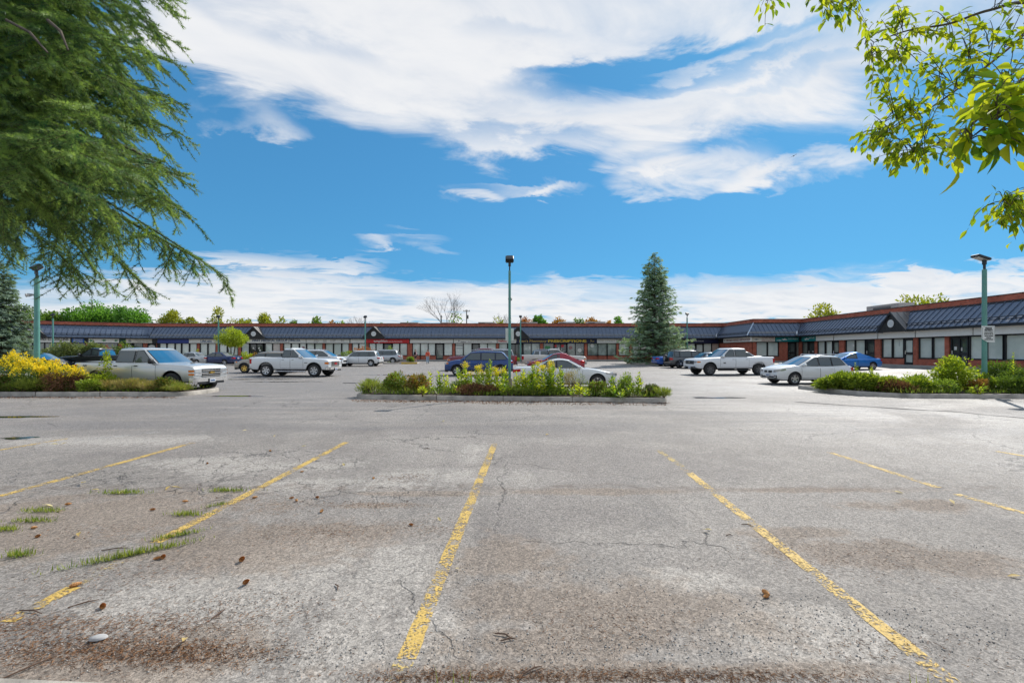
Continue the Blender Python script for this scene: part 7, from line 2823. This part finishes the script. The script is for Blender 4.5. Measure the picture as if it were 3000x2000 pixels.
# ------------------------------------------------------------------ lamp posts
def lamp_post(label, px, py_base, py_top, r, style, turn=0.0, base=True, Y=None):
    p = gp(px, py_base)
    if Y:
        p = Vector(((px - 1500) / F * Y, Y, 0))
        p.z = G(p.x, p.y) + .1
    H = hgt(py_top, p.y, p.z)
    root = empty('lamp_post', p, turn)
    tag(root, label, 'lamp post', 'green lamp posts in the lot')
    hp = H - (.62 if style != 'small' else .42)
    MB().tube([(0, 0, -.05), (0, 0, hp * .5), (0, 0, hp), (0, 0, hp + .01)], [r, r * .93, r * .86, r * .5], 16).build('pole', 'pole_green', root, smooth=50)
    mb = MB().tube([(0, 0, -.1), (0, 0, .55), (0, 0, .58)], [r * 2.2, r * 2.1, r * 1.7], 14)
    if base:
        mb.build('footing', 'pole_base', root, smooth=50)
    MB().tube([(0, 0, hp), (0, 0, hp + .26)], r * .5, 10).build('tenon', 'lamp_dark', root, smooth=50)
    z = hp + .42
    w = .33 if style != 'small' else .36
    tilt = Matrix.Rotation(R(-40), 3, 'X')
    head = MB()
    head.box((0, 0, z + .05), (w, .30, .20), tilt, bev=.03)
    head.box((0, .02, z - .16), (w * .3, .08, .16))
    for q in range(9):
        head.box(Vector((0, 0, z)) + tilt @ Vector((-w * .42 + q * w * .105, .04, .10)), (.014, .22, .07), tilt)
    if style == 'slab':
        head = MB()
        sl_ = Matrix.Rotation(R(-turn * 0), 3, 'Z') @ Matrix.Rotation(R(18), 3, 'Y')
        head.box((-.14, 0, z + .06), (.56, .36, .10), sl_, bev=.02)
        head.box((0, 0, z - .12), (.12, .12, .22), bev=.02)
    ho = head.build('lamp_head', 'lamp_dark', root)
    if style == 'slab':
        MB().box(Vector((-.14, 0, z + .06)) + sl_ @ Vector((0, 0, -.056)), (.46, .28, .012), sl_).build('lens', 'lamp_lens', ho)
    else:
        MB().box(Vector((0, 0, z + .05)) + tilt @ Vector((0, -.03, -.115)), (w * .86, .24, .012), tilt).build('lens', 'lamp_lens', ho)
    return root, H, p


lp, H0, P0_ = lamp_post('tall green lamp post in the centre island', 1493, 1150, 748, .056, 'big', R(180), Y=18.15)
sc = MB().lathe([(0, -.02), (.075, -.02), (.085, .03), (.06, .10), (0, .11)], 'Y', 14, (-.02, -.17, H0 - 1.72))
sc.build('sensor', 'unit_grey', lp, smooth=50)
# the back of the notice fixed to that post
nb = MB().box((0, 0, 0), (.33, .012, .50), bev=.004).build('notice_sign', 'sign_plate')
zS = EYE + (HOR - 980) / F * 18.3
nb.location = (P0_.x, P0_.y + .13, zS)
MB().box((0, -.012, .18), (.05, .012, .03)).build('bracket', 'alloy', nb)
tag(nb, 'blank white back of a notice on the tall centre lamp post', 'sign')

lp2, H2, P2_ = lamp_post('green lamp post among the goldenrod with twin spotlights', 108, 1150, 772, .10, 'big', R(160), Y=18.75)
zz = EYE + (HOR - 866) / F * 18.75 - P2_.z
for k_, (dx, dy) in enumerate(((-.16, -.10), (-.34, -.02))):
    sp = MB().tube([(0, 0, zz), (dx * .8, dy, zz + .02)], .018, 6)
    d = Vector((-.25 - .25 * k_, -1, -.25)).normalized()
    c = Vector((dx, dy, zz + .02))
    sp.tube([c - d * .10, c - d * .03, c + d * .07, c + d * .075], [.03, .05, .075, .065], 12)
    o = sp.build('spotlight', 'unit_grey', lp2, smooth=50)
    o.rotation_euler = (0, 0, R(-160))
    MB().tube([c + d * .076, c + d * .08], .06, 12).build('lens', 'lamp_lens', o)

lp3, H3, P3_ = lamp_post('green lamp post carrying the private property notice', 2884, 1150, 745, .09, 'slab', 0.0, Y=18.6)
nt_ = empty('notice_sign')
zN = EYE + (HOR - 978) / F * 18.45
nt_.location = (P3_.x + .03, P3_.y - .125, zN)
w_, h_ = .53, .66
pl = [(-w_ / 2, 0, h_ / 2), (w_ / 2, 0, h_ / 2), (w_ / 2, 0, -h_ / 2), (-.02, 0, -h_ / 2), (-w_ / 2 + .03, 0, -h_ / 2 + .12), (-w_ / 2, 0, -h_ / 2 + .16)]
MB().prism(pl, (0, .012, 0)).build('plate', 'sign_plate', nt_)
mb = MB()
for (x, z, sx, sz) in ((0, h_ / 2 - .03, w_ - .1, .008), (w_ / 2 - .03, 0, .008, h_ - .1), (-w_ / 2 + .03, .05, .008, h_ - .22)):
    mb.box((x, -.002, z), (sx, .003, sz))
mb.build('border', 'ink_black', nt_)
for t, z, s_, w__ in (('PRIVATE', .225, .085, .26), ('PROPERTY', .15, .085, .33), ('UNAUTHORIZED', .06, .06, .34), ('VEHICLES WILL BE', -.01, .06, .37), ('TAGGED AND/OR', -.085, .06, .35), ('TOWED AT', -.155, .06, .20), ('OWNER EXPENSE', -.225, .06, .34)):
    me = text_mesh(t, s_, 'ink_black', width=w__, bold=.003 if z > .1 else 0.0)
    o = link('lettering', me, nt_, (.01, -.004, z))
    o.rotation_euler = (R(90), 0, 0)
tag(nt_, 'white PRIVATE PROPERTY notice with a bent corner on the right post', 'sign')

for lb, px, pb, pt_, trn in (('thin green lamp post before the left shops', 155, 1069, 922, R(150)), ('thin green lamp post behind the round tree', 640, 1066, 928, R(180)), ('thin green lamp post beside the red bush', 1070, 1066, 929, R(165)),
                             ('thin green lamp post before the pharmacy sign', 1525, 1063, 928, R(180)), ('thin green lamp post right of the tall spruce', 2013, 1066, 920, R(190))):
    lamp_post(lb, px, pb, pt_, .085, 'small', trn, base=False)

# utility pole behind the roof, a far light mast
for lb, px, py, Y in (('distant utility pole with cross arm behind the roof', 1367, 907, 100), ('distant grey light mast behind the bare tree', 1293, 923, 98)):
    X = (px - 1500) / F * Y
    z1 = EYE + (HOR - py) / F * Y - G(X, Y)
    rt_ = empty('utility_pole', (X, Y, G(X, Y)))
    tag(rt_, lb, 'pole')
    MB().tube([(0, 0, 0), (0, 0, z1)], [.16, .10], 8).build('pole', 'bark_grey', rt_, smooth=50)
    mb = MB().box((0, 0, z1 - .35), (1.5 if px > 1300 else .5, .12, .12))
    if px > 1300:
        for q in (-.6, -.25, .25, .6):
            mb.tube([(q, 0, z1 - .3), (q, 0, z1 - .05)], .05, 6)
        mb.tube([(.22, -.1, z1 - 2.0), (.22, -.1, z1 - 1.2)], .22, 8)
    mb.build('cross_arm', 'unit_dark', rt_)


# ------------------------------------------------------------------ people
def skinned(name, verts, edges, radii, mat, parent, root_i=0, sub=2):
    me = bpy.data.meshes.new(name)
    me.from_pydata(verts, edges, [])
    o = bpy.data.objects.new(name, me)
    COL.objects.link(o)
    md = o.modifiers.new('s', 'SKIN')
    md.use_smooth_shade = True
    for i, r_ in enumerate(radii):
        sv = me.skin_vertices[0].data[i]
        sv.radius = r_ if hasattr(r_, '__len__') else (r_, r_)
        sv.use_root = (i == root_i)
    o.modifiers.new('u', 'SUBSURF').levels = sub
    dg = bpy.context.evaluated_depsgraph_get()
    m2 = bpy.data.meshes.new_from_object(o.evaluated_get(dg))
    bpy.data.objects.remove(o)
    m2.materials.clear()
    m2.materials.append(MATS[mat])
    m2.polygons.foreach_set('use_smooth', [True] * len(m2.polygons))
    return link(name, m2, parent)


def person(label, loc, rz, h, top_mat, leg_mat, hair, shoe, shorts=False, bag=False, jacket=None):
    """walking figure facing -y before turning; built at 1.7 m"""
    s = h / 1.7
    root = empty('person', loc, rz)
    tag(root, label, 'person')
    root.scale = (s, s, s)
    V, E, Rr_ = [], [], []

    def v(p, r_):
        V.append(p)
        Rr_.append(r_)
        return len(V) - 1

    def chain(a, lst):
        for p, r_ in lst:
            b_ = v(p, r_)
            E.append((a, b_))
            a = b_
        return a
    pel = v((0, 0, .92), (.15, .11))
    ch = chain(pel, [((0, .0, 1.08), (.135, .10)), ((0, -.01, 1.26), (.16, .11)), ((0, 0, 1.38), (.15, .09))])
    nk = chain(ch, [((0, -.01, 1.46), .055), ((0, -.025, 1.53), .07), ((0, -.03, 1.60), .085), ((0, -.02, 1.67), .06)])
    # legs mid stride
    for sx, st, kn in ((-1, -.20, -.10), (1, .22, .06)):
        k = chain(pel, [((sx * .085, 0, .86), .095), ((sx * .09, st * .35 - .04, .50), .062), ((sx * .09, st, .10), .042), ((sx * .09, st - .03, .05), .04), ((sx * .10, st - .16, .035), .032)])
    for sx, sw in ((-1, .12), (1, -.14)):
        e = chain(ch, [((sx * .18, 0, 1.37), .055), ((sx * .225, sw * .4 + .02, 1.12), .042), ((sx * .23, sw - .06, .90), .032), ((sx * .235, sw - .09, .84), .03)])
        for q in range(4):
            f = (q - 1.5) * .018
            chain(e, [((sx * .235, sw - .10 + f, .79), .011), ((sx * .225, sw - .105 + f, .75), .009)])
        chain(e, [((sx * .215, sw - .13, .81), .011), ((sx * .205, sw - .135, .78), .009)])
    skinned('body', V, E, Rr_, 'skin', root)
    # clothing follows the body
    Vt = [(0, 0, .90), (0, 0, 1.08), (0, -.01, 1.26), (0, 0, 1.40)]
    Et = [(0, 1), (1, 2), (2, 3)]
    Rt_ = [(.165, .125), (.155, .118), (.178, .128), (.13, .085)]
    for sx, sw in ((-1, .12), (1, -.14)):
        b_ = len(Vt)
        Vt += [(sx * .19, 0, 1.36), (sx * .23, sw * .4 + .02, 1.12), (sx * .232, sw - .055, .92)]
        Rt_ += [.075, .062, .05]
        Et += [(3, b_), (b_, b_ + 1), (b_ + 1, b_ + 2)]
    skinned('jacket', Vt, Et, Rt_, jacket or top_mat, root)
    if jacket:
        MB().box((0, -.135, 1.13), (.13, .05, .42), bev=.02).build('shirt', top_mat, root, smooth=50)
    Vl = [(0, 0, .93)]
    Rl = [(.158, .122)]
    El = []
    for sx, st in ((-1, -.20), (1, .22)):
        b_ = len(Vl)
        if shorts:
            Vl += [(sx * .088, 0, .84), (sx * .092, st * .33 - .03, .52)]
            Rl += [.108, .09]
            El += [(0, b_), (b_, b_ + 1)]
        else:
            Vl += [(sx * .088, 0, .84), (sx * .092, st * .35 - .04, .50), (sx * .09, st, .09)]
            Rl += [.105, .080, .075]
            El += [(0, b_), (b_, b_ + 1), (b_ + 1, b_ + 2)]
    skinned('trousers', Vl, El, Rl, leg_mat, root)
    for sx, st in ((-1, -.20), (1, .22)):
        MB().box((sx * .095, st - .07, .045), (.085, .25, .085), bev=.03).build('shoe', shoe, root, smooth=50)
    hr = MB().lathe([(.0, 1.735), (.05, 1.725), (.085, 1.69), (.098, 1.64), (.096, 1.58), (.085, 1.53), (.06, 1.50)], 'Z', 14)
    hr.v = [(x, y + .012 if y < 0 else y + .015, z) for x, y, z in hr.v]
    hr.v = [(x, max(y, -.062 if z < 1.68 else -.2), z) for x, y, z in hr.v]
    hr.build('hair', hair, root, smooth=60)
    fc = MB()
    for sx in (-1, 1):
        fc.box((sx * .032, -.112, 1.615), (.018, .012, .010))
    fc.box((0, -.122, 1.585), (.022, .03, .035), bev=.008)
    fc.box((0, -.113, 1.548), (.042, .012, .009))
    fc.build('face', 'hair_auburn', root)
    if bag:
        mb = MB().tube([(-.12, -.10, 1.40), (0, -.155, 1.22), (.14, -.12, 1.02)], .012, 5)
        mb.tube([(-.12, .08, 1.40), (.02, .14, 1.22), (.16, .06, 1.0)], .012, 5)
        mb.box((.2, .0, .95), (.08, .22, .18), bev=.03)
        mb.build('shoulder_bag', 'cloth_black', root, smooth=50)


pp = gp(1253, 1065)
person('person in orange top and light jeans walking towards the camera', pp, R(10), 1.68, 'cloth_orange', 'cloth_denim', 'hair_auburn', 'shoe_dark', bag=True)
pp = gp(1217, 1062)
person('person in black jacket and shorts walking past the small bush', pp, R(70), 1.72, 'cloth_pink', 'cloth_black', 'hair_grey', 'shoe_white', shorts=True, jacket='cloth_black')


# ------------------------------------------------------------------ litter on the near asphalt
def cone_mesh():
    mb = MB()
    ts = np.linspace(0, 1, 9)
    for i, t in enumerate(ts[:-1]):
        r0 = .019 * math.sin(math.pi * (.12 + .80 * t)) ** .8
        n_ = 7
        for q in range(n_):
            a = 2 * math.pi * (q + .5 * (i % 2)) / n_
            ca, sa = math.cos(a), math.sin(a)
            z = t * .075
            b0 = (ca * r0 * .55, z, sa * r0 * .55)
            w = r0 * .5
            mb.add([(b0[0] - sa * w, z, b0[2] + ca * w), (b0[0] + sa * w, z, b0[2] - ca * w), (ca * r0 * 1.12 + sa * w * .7, z + .012, sa * r0 * 1.12 - ca * w * .7), (ca * r0 * 1.12 - sa * w * .7, z + .012, sa * r0 * 1.12 + ca * w * .7)], [(0, 1, 2, 3)])
    mb.lathe([(.002, 0), (.010, .006), (.013, .035), (.008, .065), (.001, .078)], 'Y', 7)
    return mb.mesh('pine_cone', 'cone_brown', fix=False)


cone = cone_mesh()
CN = [(715, 1638, 'on the light patch in the middle left', 1.25), (240, 1713, 'beside the short yellow remnant', 1.2), (482, 1630, 'right of the long weed strip', 1.1), (448, 1642, 'touching the weed strip end', .9), (730, 1705, 'below the lone cone', 1.1), (300, 1775, 'near the fallen twig', 1.1),
      (552, 1471, 'in the dirt below the paper scraps', 1.0), (438, 1496, 'middle of the dirt patch', .9), (755, 1458, 'just right of the stall line', 1.0), (847, 1463, 'first of a row of three', .9), (871, 1470, 'second of the row', .9), (924, 1459, 'third of the row', .9),
      (938, 1504, 'below the row of three', 1.0), (210, 1478, 'at the left dirt edge', 1.0), (110, 1547, 'left, among small weeds', .9), (120, 1570, 'left, just below another cone', .9), (795, 1322, 'small, far on the asphalt', .9), (607, 1358, 'on the cracked patch', .9),
      (1092, 1404, 'left of the middle stall line', .9), (2255, 1750, 'lying in the right stall', 1.1), (2235, 1752, 'paired with another in the right stall', .8), (1198, 1538, 'reddish, left of the middle line', .8), (890, 1382, 'small, beyond the stall line', .8)]
for q, (px, py, lb, sc_) in enumerate(CN):
    p = gp(px, py)
    o = link('pine_cone', cone)
    o.location = (p.x, p.y, .017 * sc_)
    o.rotation_euler = (R(random.uniform(-8, 8)), 0, R(random.uniform(0, 360)))
    o.scale = (sc_ * .74,) * 3
    tag(o, 'brown spruce cone ' + lb, 'cone', 'spruce cones on the asphalt')

lf = [leaf_blade(L=1, W=w, fold=.16, curl=.1).mesh('fallen_leaf', 'fallen_leaf', 60, fix=False) for w in (.36, .46)]
FL = [(240, 1418, .12), (363, 1440, .12), (498, 1428, .11), (528, 1432, .11), (130, 1482, .11), (180, 1500, .10), (232, 1565, .11), (803, 1281, .09), (885, 1310, .09), (722, 1262, .09), (1005, 1360, .10), (1607, 1273, .10), (1283, 1520, .07), (1297, 1236, .10), (150, 1303, .1), (178, 1304, .1),
      (2063, 1555, .08), (2795, 1480, .09), (2620, 1443, .10), (1335, 1672, .04), (290, 1438, .10), (2990, 1693, .08), (545, 1877, .09)]
FLW = ['near the left dirt edge', 'upright one in the weeds', 'left of a pair above the dirt', 'right of a pair above the dirt', 'small, left of the weeds', 'pale, beside the left weeds', 'curled, in the dirt patch', 'far out beyond the left lines', 'far out near the second line', 'far out, upper left', 'near the far end of the second line',
       'right of the middle line, far', 'beside the middle line', 'far middle, near the island', 'left, past the first line', 'left, past the first line, second', 'right of the long stall line', 'on the right brown stain', 'on the far right joint', 'tiny yellow one beside the middle line', 'pale, near the upright leaf', 'yellow, at the right edge', 'white, low on the needle litter']
for q, ((px, py, L), lb) in enumerate(zip(FL, FLW)):
    p = gp(px, py)
    o = link('fallen_leaf', lf[q % 2])
    o.location = (p.x, p.y, .02)
    o.rotation_euler = (R(random.uniform(-15, 25)), R(random.uniform(-20, 20)), R(random.uniform(0, 360)))
    o.scale = (L, L, L)
    tag(o, 'fallen dry leaf ' + lb, 'leaf', 'fallen leaves on the asphalt')

p = gp(288, 1874)
o = MB().lathe([(0, 0), (.035, .004), (.05, .012), (.045, .022), (.02, .026), (0, .026)], 'Z', 14).build('flat_stone', 'stone_grey', smooth=60)
o.location = (p.x, p.y, 0.0)
o.scale = (1.0, .62, 1)
o.rotation_euler = (0, 0, R(12))
tag(o, 'flat pale oval stone on the needle litter', 'stone')
# twigs
for q, (px, py, L, a, lb) in enumerate(((2190, 1540, .11, -35, 'dark stick right of the long stall line'), (2137, 1570, .06, -10, 'short dark bark chip near the long stall line'), (245, 1770, .16, 40, 'forked twig beside the yellow remnant'), (1475, 1865, .12, -25, 'dark twig on the gravel'), (1490, 1877, .10, 10, 'thin twig below the dark one'),
                                        (340, 1610, .22, 14, 'long twig along the weed strip'), (90, 1795, .2, -12, 'crooked twig at the lower left'), (985, 1722, .10, -60, 'small branching twig on the left stall'), (1250, 1315, .10, 5, 'small twig on the far asphalt'), (80, 1960, .22, 60, 'twig stub near the lower left kerb'), (640, 1800, .12, 80, 'thin twig in the lower left'), (1560, 1965, .12, 30, 'twig near the bottom edge'))):
    p = gp(px, py)
    ca, sa = math.cos(R(a)), math.sin(R(a))
    mb = MB().tube([(-ca * L / 2, -sa * L / 2, .008), (0.01, .01, .014), (ca * L / 2, sa * L / 2, .008)], [.004, .005, .002], 5)
    mb.tube([(0.01, .01, .012), (ca * L * .25 - sa * L * .2, sa * L * .25 + ca * L * .2, .016)], [.003, .0015], 4)
    o = mb.build('twig', 'twig_brown', smooth=50)
    o.location = (p.x, p.y, 0)
    tag(o, lb, 'twig', 'twigs on the asphalt')

# needles and grit nobody could count
def scatter(areas):
    out = []
    for (px, py, rx, ry, n_) in areas:
        c = gp(px, py)
        q = rng.normal(size=(n_, 2)) * .55
        out.append(np.column_stack([c.x + q[:, 0] * rx, c.y + q[:, 1] * ry, np.full(n_, .003)]))
    return np.vstack(out)


P = scatter([(250, 1900, .75, .16, 2600), (550, 1920, .55, .12, 1600), (80, 1830, .5, .12, 900), (450, 1830, .6, .12, 700), (700, 1800, .8, .3, 700), (1700, 1980, 1.1, .06, 1500), (2200, 1985, .7, .05, 700), (1300, 1985, .5, .05, 600), (960, 1560, .7, .3, 500), (1080, 1480, .5, .15, 300), (1180, 1400, .4, .2, 250),
             (2500, 1640, 1.0, .4, 500), (1750, 1830, .6, .25, 400), (300, 1700, .8, .4, 500), (800, 1480, 1.2, .4, 400), (2600, 1900, .6, .2, 300), (300, 1560, 1., .3, 250), (1250, 1545, .3, .3, 150)])
P = P[P[:, 1] > 1.9]
a = rng.random(len(P)) * 6.283
D = np.column_stack([np.cos(a), np.sin(a), .08 * rng.normal(size=len(P))])
P[:, 2] += .006 * rng.random(len(P))
S = np.tile(np.array([0, 0, 1.0]), (len(P), 1)) + np.column_stack([-np.sin(a), np.cos(a), 0 * a])
V, Q = leaf_quads(P, unit(D), unit(S), .018 + .022 * rng.random(len(P)), .0035, .05)
nl_ = link('needle_litter', np_mesh('needle_litter', V, Q, 'litter', rng.random(len(P)), quads=True))
tag(nl_, 'dry brown needle litter drifted on the near asphalt', 'litter', kind='stuff')
P = scatter([(250, 1900, .9, .2, 500), (1500, 1900, 1.5, .15, 900), (2000, 1880, 1.0, .2, 700), (900, 1900, .7, .15, 500), (1650, 1700, .9, .4, 600), (2300, 1800, .9, .3, 600), (2700, 1850, .8, .3, 600), (700, 1780, .8, .3, 500), (1800, 1500, 1.5, .6, 500), (1330, 1690, .2, .3, 120), (1400, 1800, .2, .1, 80), (2600, 1600, 1.2, .4, 300)])
P = P[P[:, 1] > 1.9]
n_ = len(P)
r0 = .0022 + .0050 * rng.random(n_) ** 3.2
octv = np.array([(1, 0, 0), (0, 1, 0), (-1, 0, 0), (0, -1, 0), (0, 0, .8), (0, 0, -.6)])
V = (P[:, None, :] + octv[None] * r0[:, None, None] * (.7 + .6 * rng.random((n_, 6, 1)))).reshape(-1, 3)
T = np.array([(0, 1, 4), (1, 2, 4), (2, 3, 4), (3, 0, 4), (1, 0, 5), (2, 1, 5), (3, 2, 5), (0, 3, 5)])
T = (np.arange(n_)[:, None, None] * 6 + T[None]).reshape(-1, 3)
gv_ = link('gravel', np_mesh('gravel', V, T, 'gravel', np.repeat(rng.random(n_), 8)))
tag(gv_, 'loose grit and small stones on the near asphalt', 'gravel', kind='stuff')


# weeds in the joints, each tuft its own thing
def tuft(label, px, py, rx, ry, n_, h, mat='grass', zb=0.0, cat='weeds', Y=None, ang_=0.0):
    p = gp(px, py) if Y is None else Vector(((px - 1500) / F * Y, Y, 0))
    root = empty('grass_tuft', (p.x, p.y, G(p.x, p.y) + zb), ang_)
    tag(root, label, cat, 'weed tufts in the asphalt')
    q = rng.normal(size=(n_, 2)) * .5
    P = np.column_stack([q[:, 0] * rx, q[:, 1] * ry, np.zeros(n_)])
    a = rng.random(n_) * 6.283
    D = unit(np.column_stack([np.cos(a) * .8, np.sin(a) * .8, .35 + .9 * rng.random(n_)]))
    S = unit(np.cross(D, np.array([0, 0, 1.0])))
    V, Q = leaf_quads(P, D, S, h * (.5 + .8 * rng.random(n_)), .0065, .22)
    link('blades', np_mesh('blades', V, Q, mat, rng.random(n_), quads=True), root)['kind'] = 'stuff'
    return root


for t in (('long green weed strip in the crack beside the worn line', 395, 1625, .42, .035, 480, .07), ('small weed tuft up the same crack', 520, 1570, .20, .03, 200, .055), ('weed tuft below the paper leaves', 360, 1445, .30, .04, 260, .06), ('weed tuft at the far end of the dirt patch', 660, 1438, .26, .05, 260, .055),
          ('weed tuft beside the second stall line', 548, 1508, .18, .05, 220, .055), ('weed tuft on the left dirt', 130, 1498, .20, .05, 200, .06), ('weed tuft below the left one', 95, 1527, .22, .04, 200, .055), ('low weed at the left edge', 20, 1552, .14, .04, 140, .06), ('lone sprawling weed in the left stall', 60, 1628, .12, .05, 130, .075),
          ('tiny weeds in the crack near the second line', 640, 1480, .12, .04, 90, .045)):
    tuft(*t, ang_=R(38) if 'crack' in t[0] else 0)
for lb, px, Y, n_, h in (('grass blades at the bottom edge, middle', 1320, 2.26, 26, .14), ('grass blades at the bottom edge, left', 830, 2.22, 10, .10), ('grass blades at the lower right corner', 2700, 2.25, 26, .12), ('leafy weed at the lower right corner', 2870, 2.2, 18, .12), ('grass blades over the lower left kerb', 200, 2.2, 14, .05)):
    tuft(lb, px, None, .10, .03, n_, h, Y=Y)

# reddish leaf litter along the kerbs
P, col_ = [], None
for (x0, x1, py, n_) in ((1030, 1960, 1171, 1700), (0, 520, 1163, 900), (1040, 1500, 1174, 500), (1400, 1950, 1180, 500)):
    px = rng.uniform(x0, x1, n_)
    yy = py + (px - x0) / 900 * (8 if x0 > 900 else 0) + np.abs(rng.normal(size=n_)) * 2.0
    for a, b_ in zip(px, yy):
        q = gp(float(a), float(b_))
        P.append((q.x, q.y, q.z + .008))
P = np.array(P)
n_ = len(P)
D = unit(rand_dirs(n_) * np.array([1, 1, .25]))
V, Q = leaf_quads(P, D, perp(D), .035 + .03 * rng.random(n_), .02, .1)
kl = link('leaf_litter', np_mesh('leaf_litter', V, Q, 'litter', rng.random(n_), quads=True))
tag(kl, 'rusty dry leaf litter gathered along the island kerbs', 'litter', kind='stuff')
# bird
bp_ = at(2325, 457, 60)
b0 = empty('bird', bp_)
tag(b0, 'small dark bird gliding below the right cloud', 'bird')
MB().lathe([(0, -.22), (.05, -.12), (.06, 0), (.03, .16), (0, .22)], 'Y', 8).build('body', 'bird_dark', b0, smooth=60)
for s in (-1, 1):
    MB().prism([(s * .03, -.08, 0), (s * .30, -.02, .16 * s + .05), (s * .52, .10, .28 * s), (s * .28, .08, .12 * s + .05), (s * .03, .08, 0)], (0, 0, .012)).build('wing', 'bird_dark', b0)
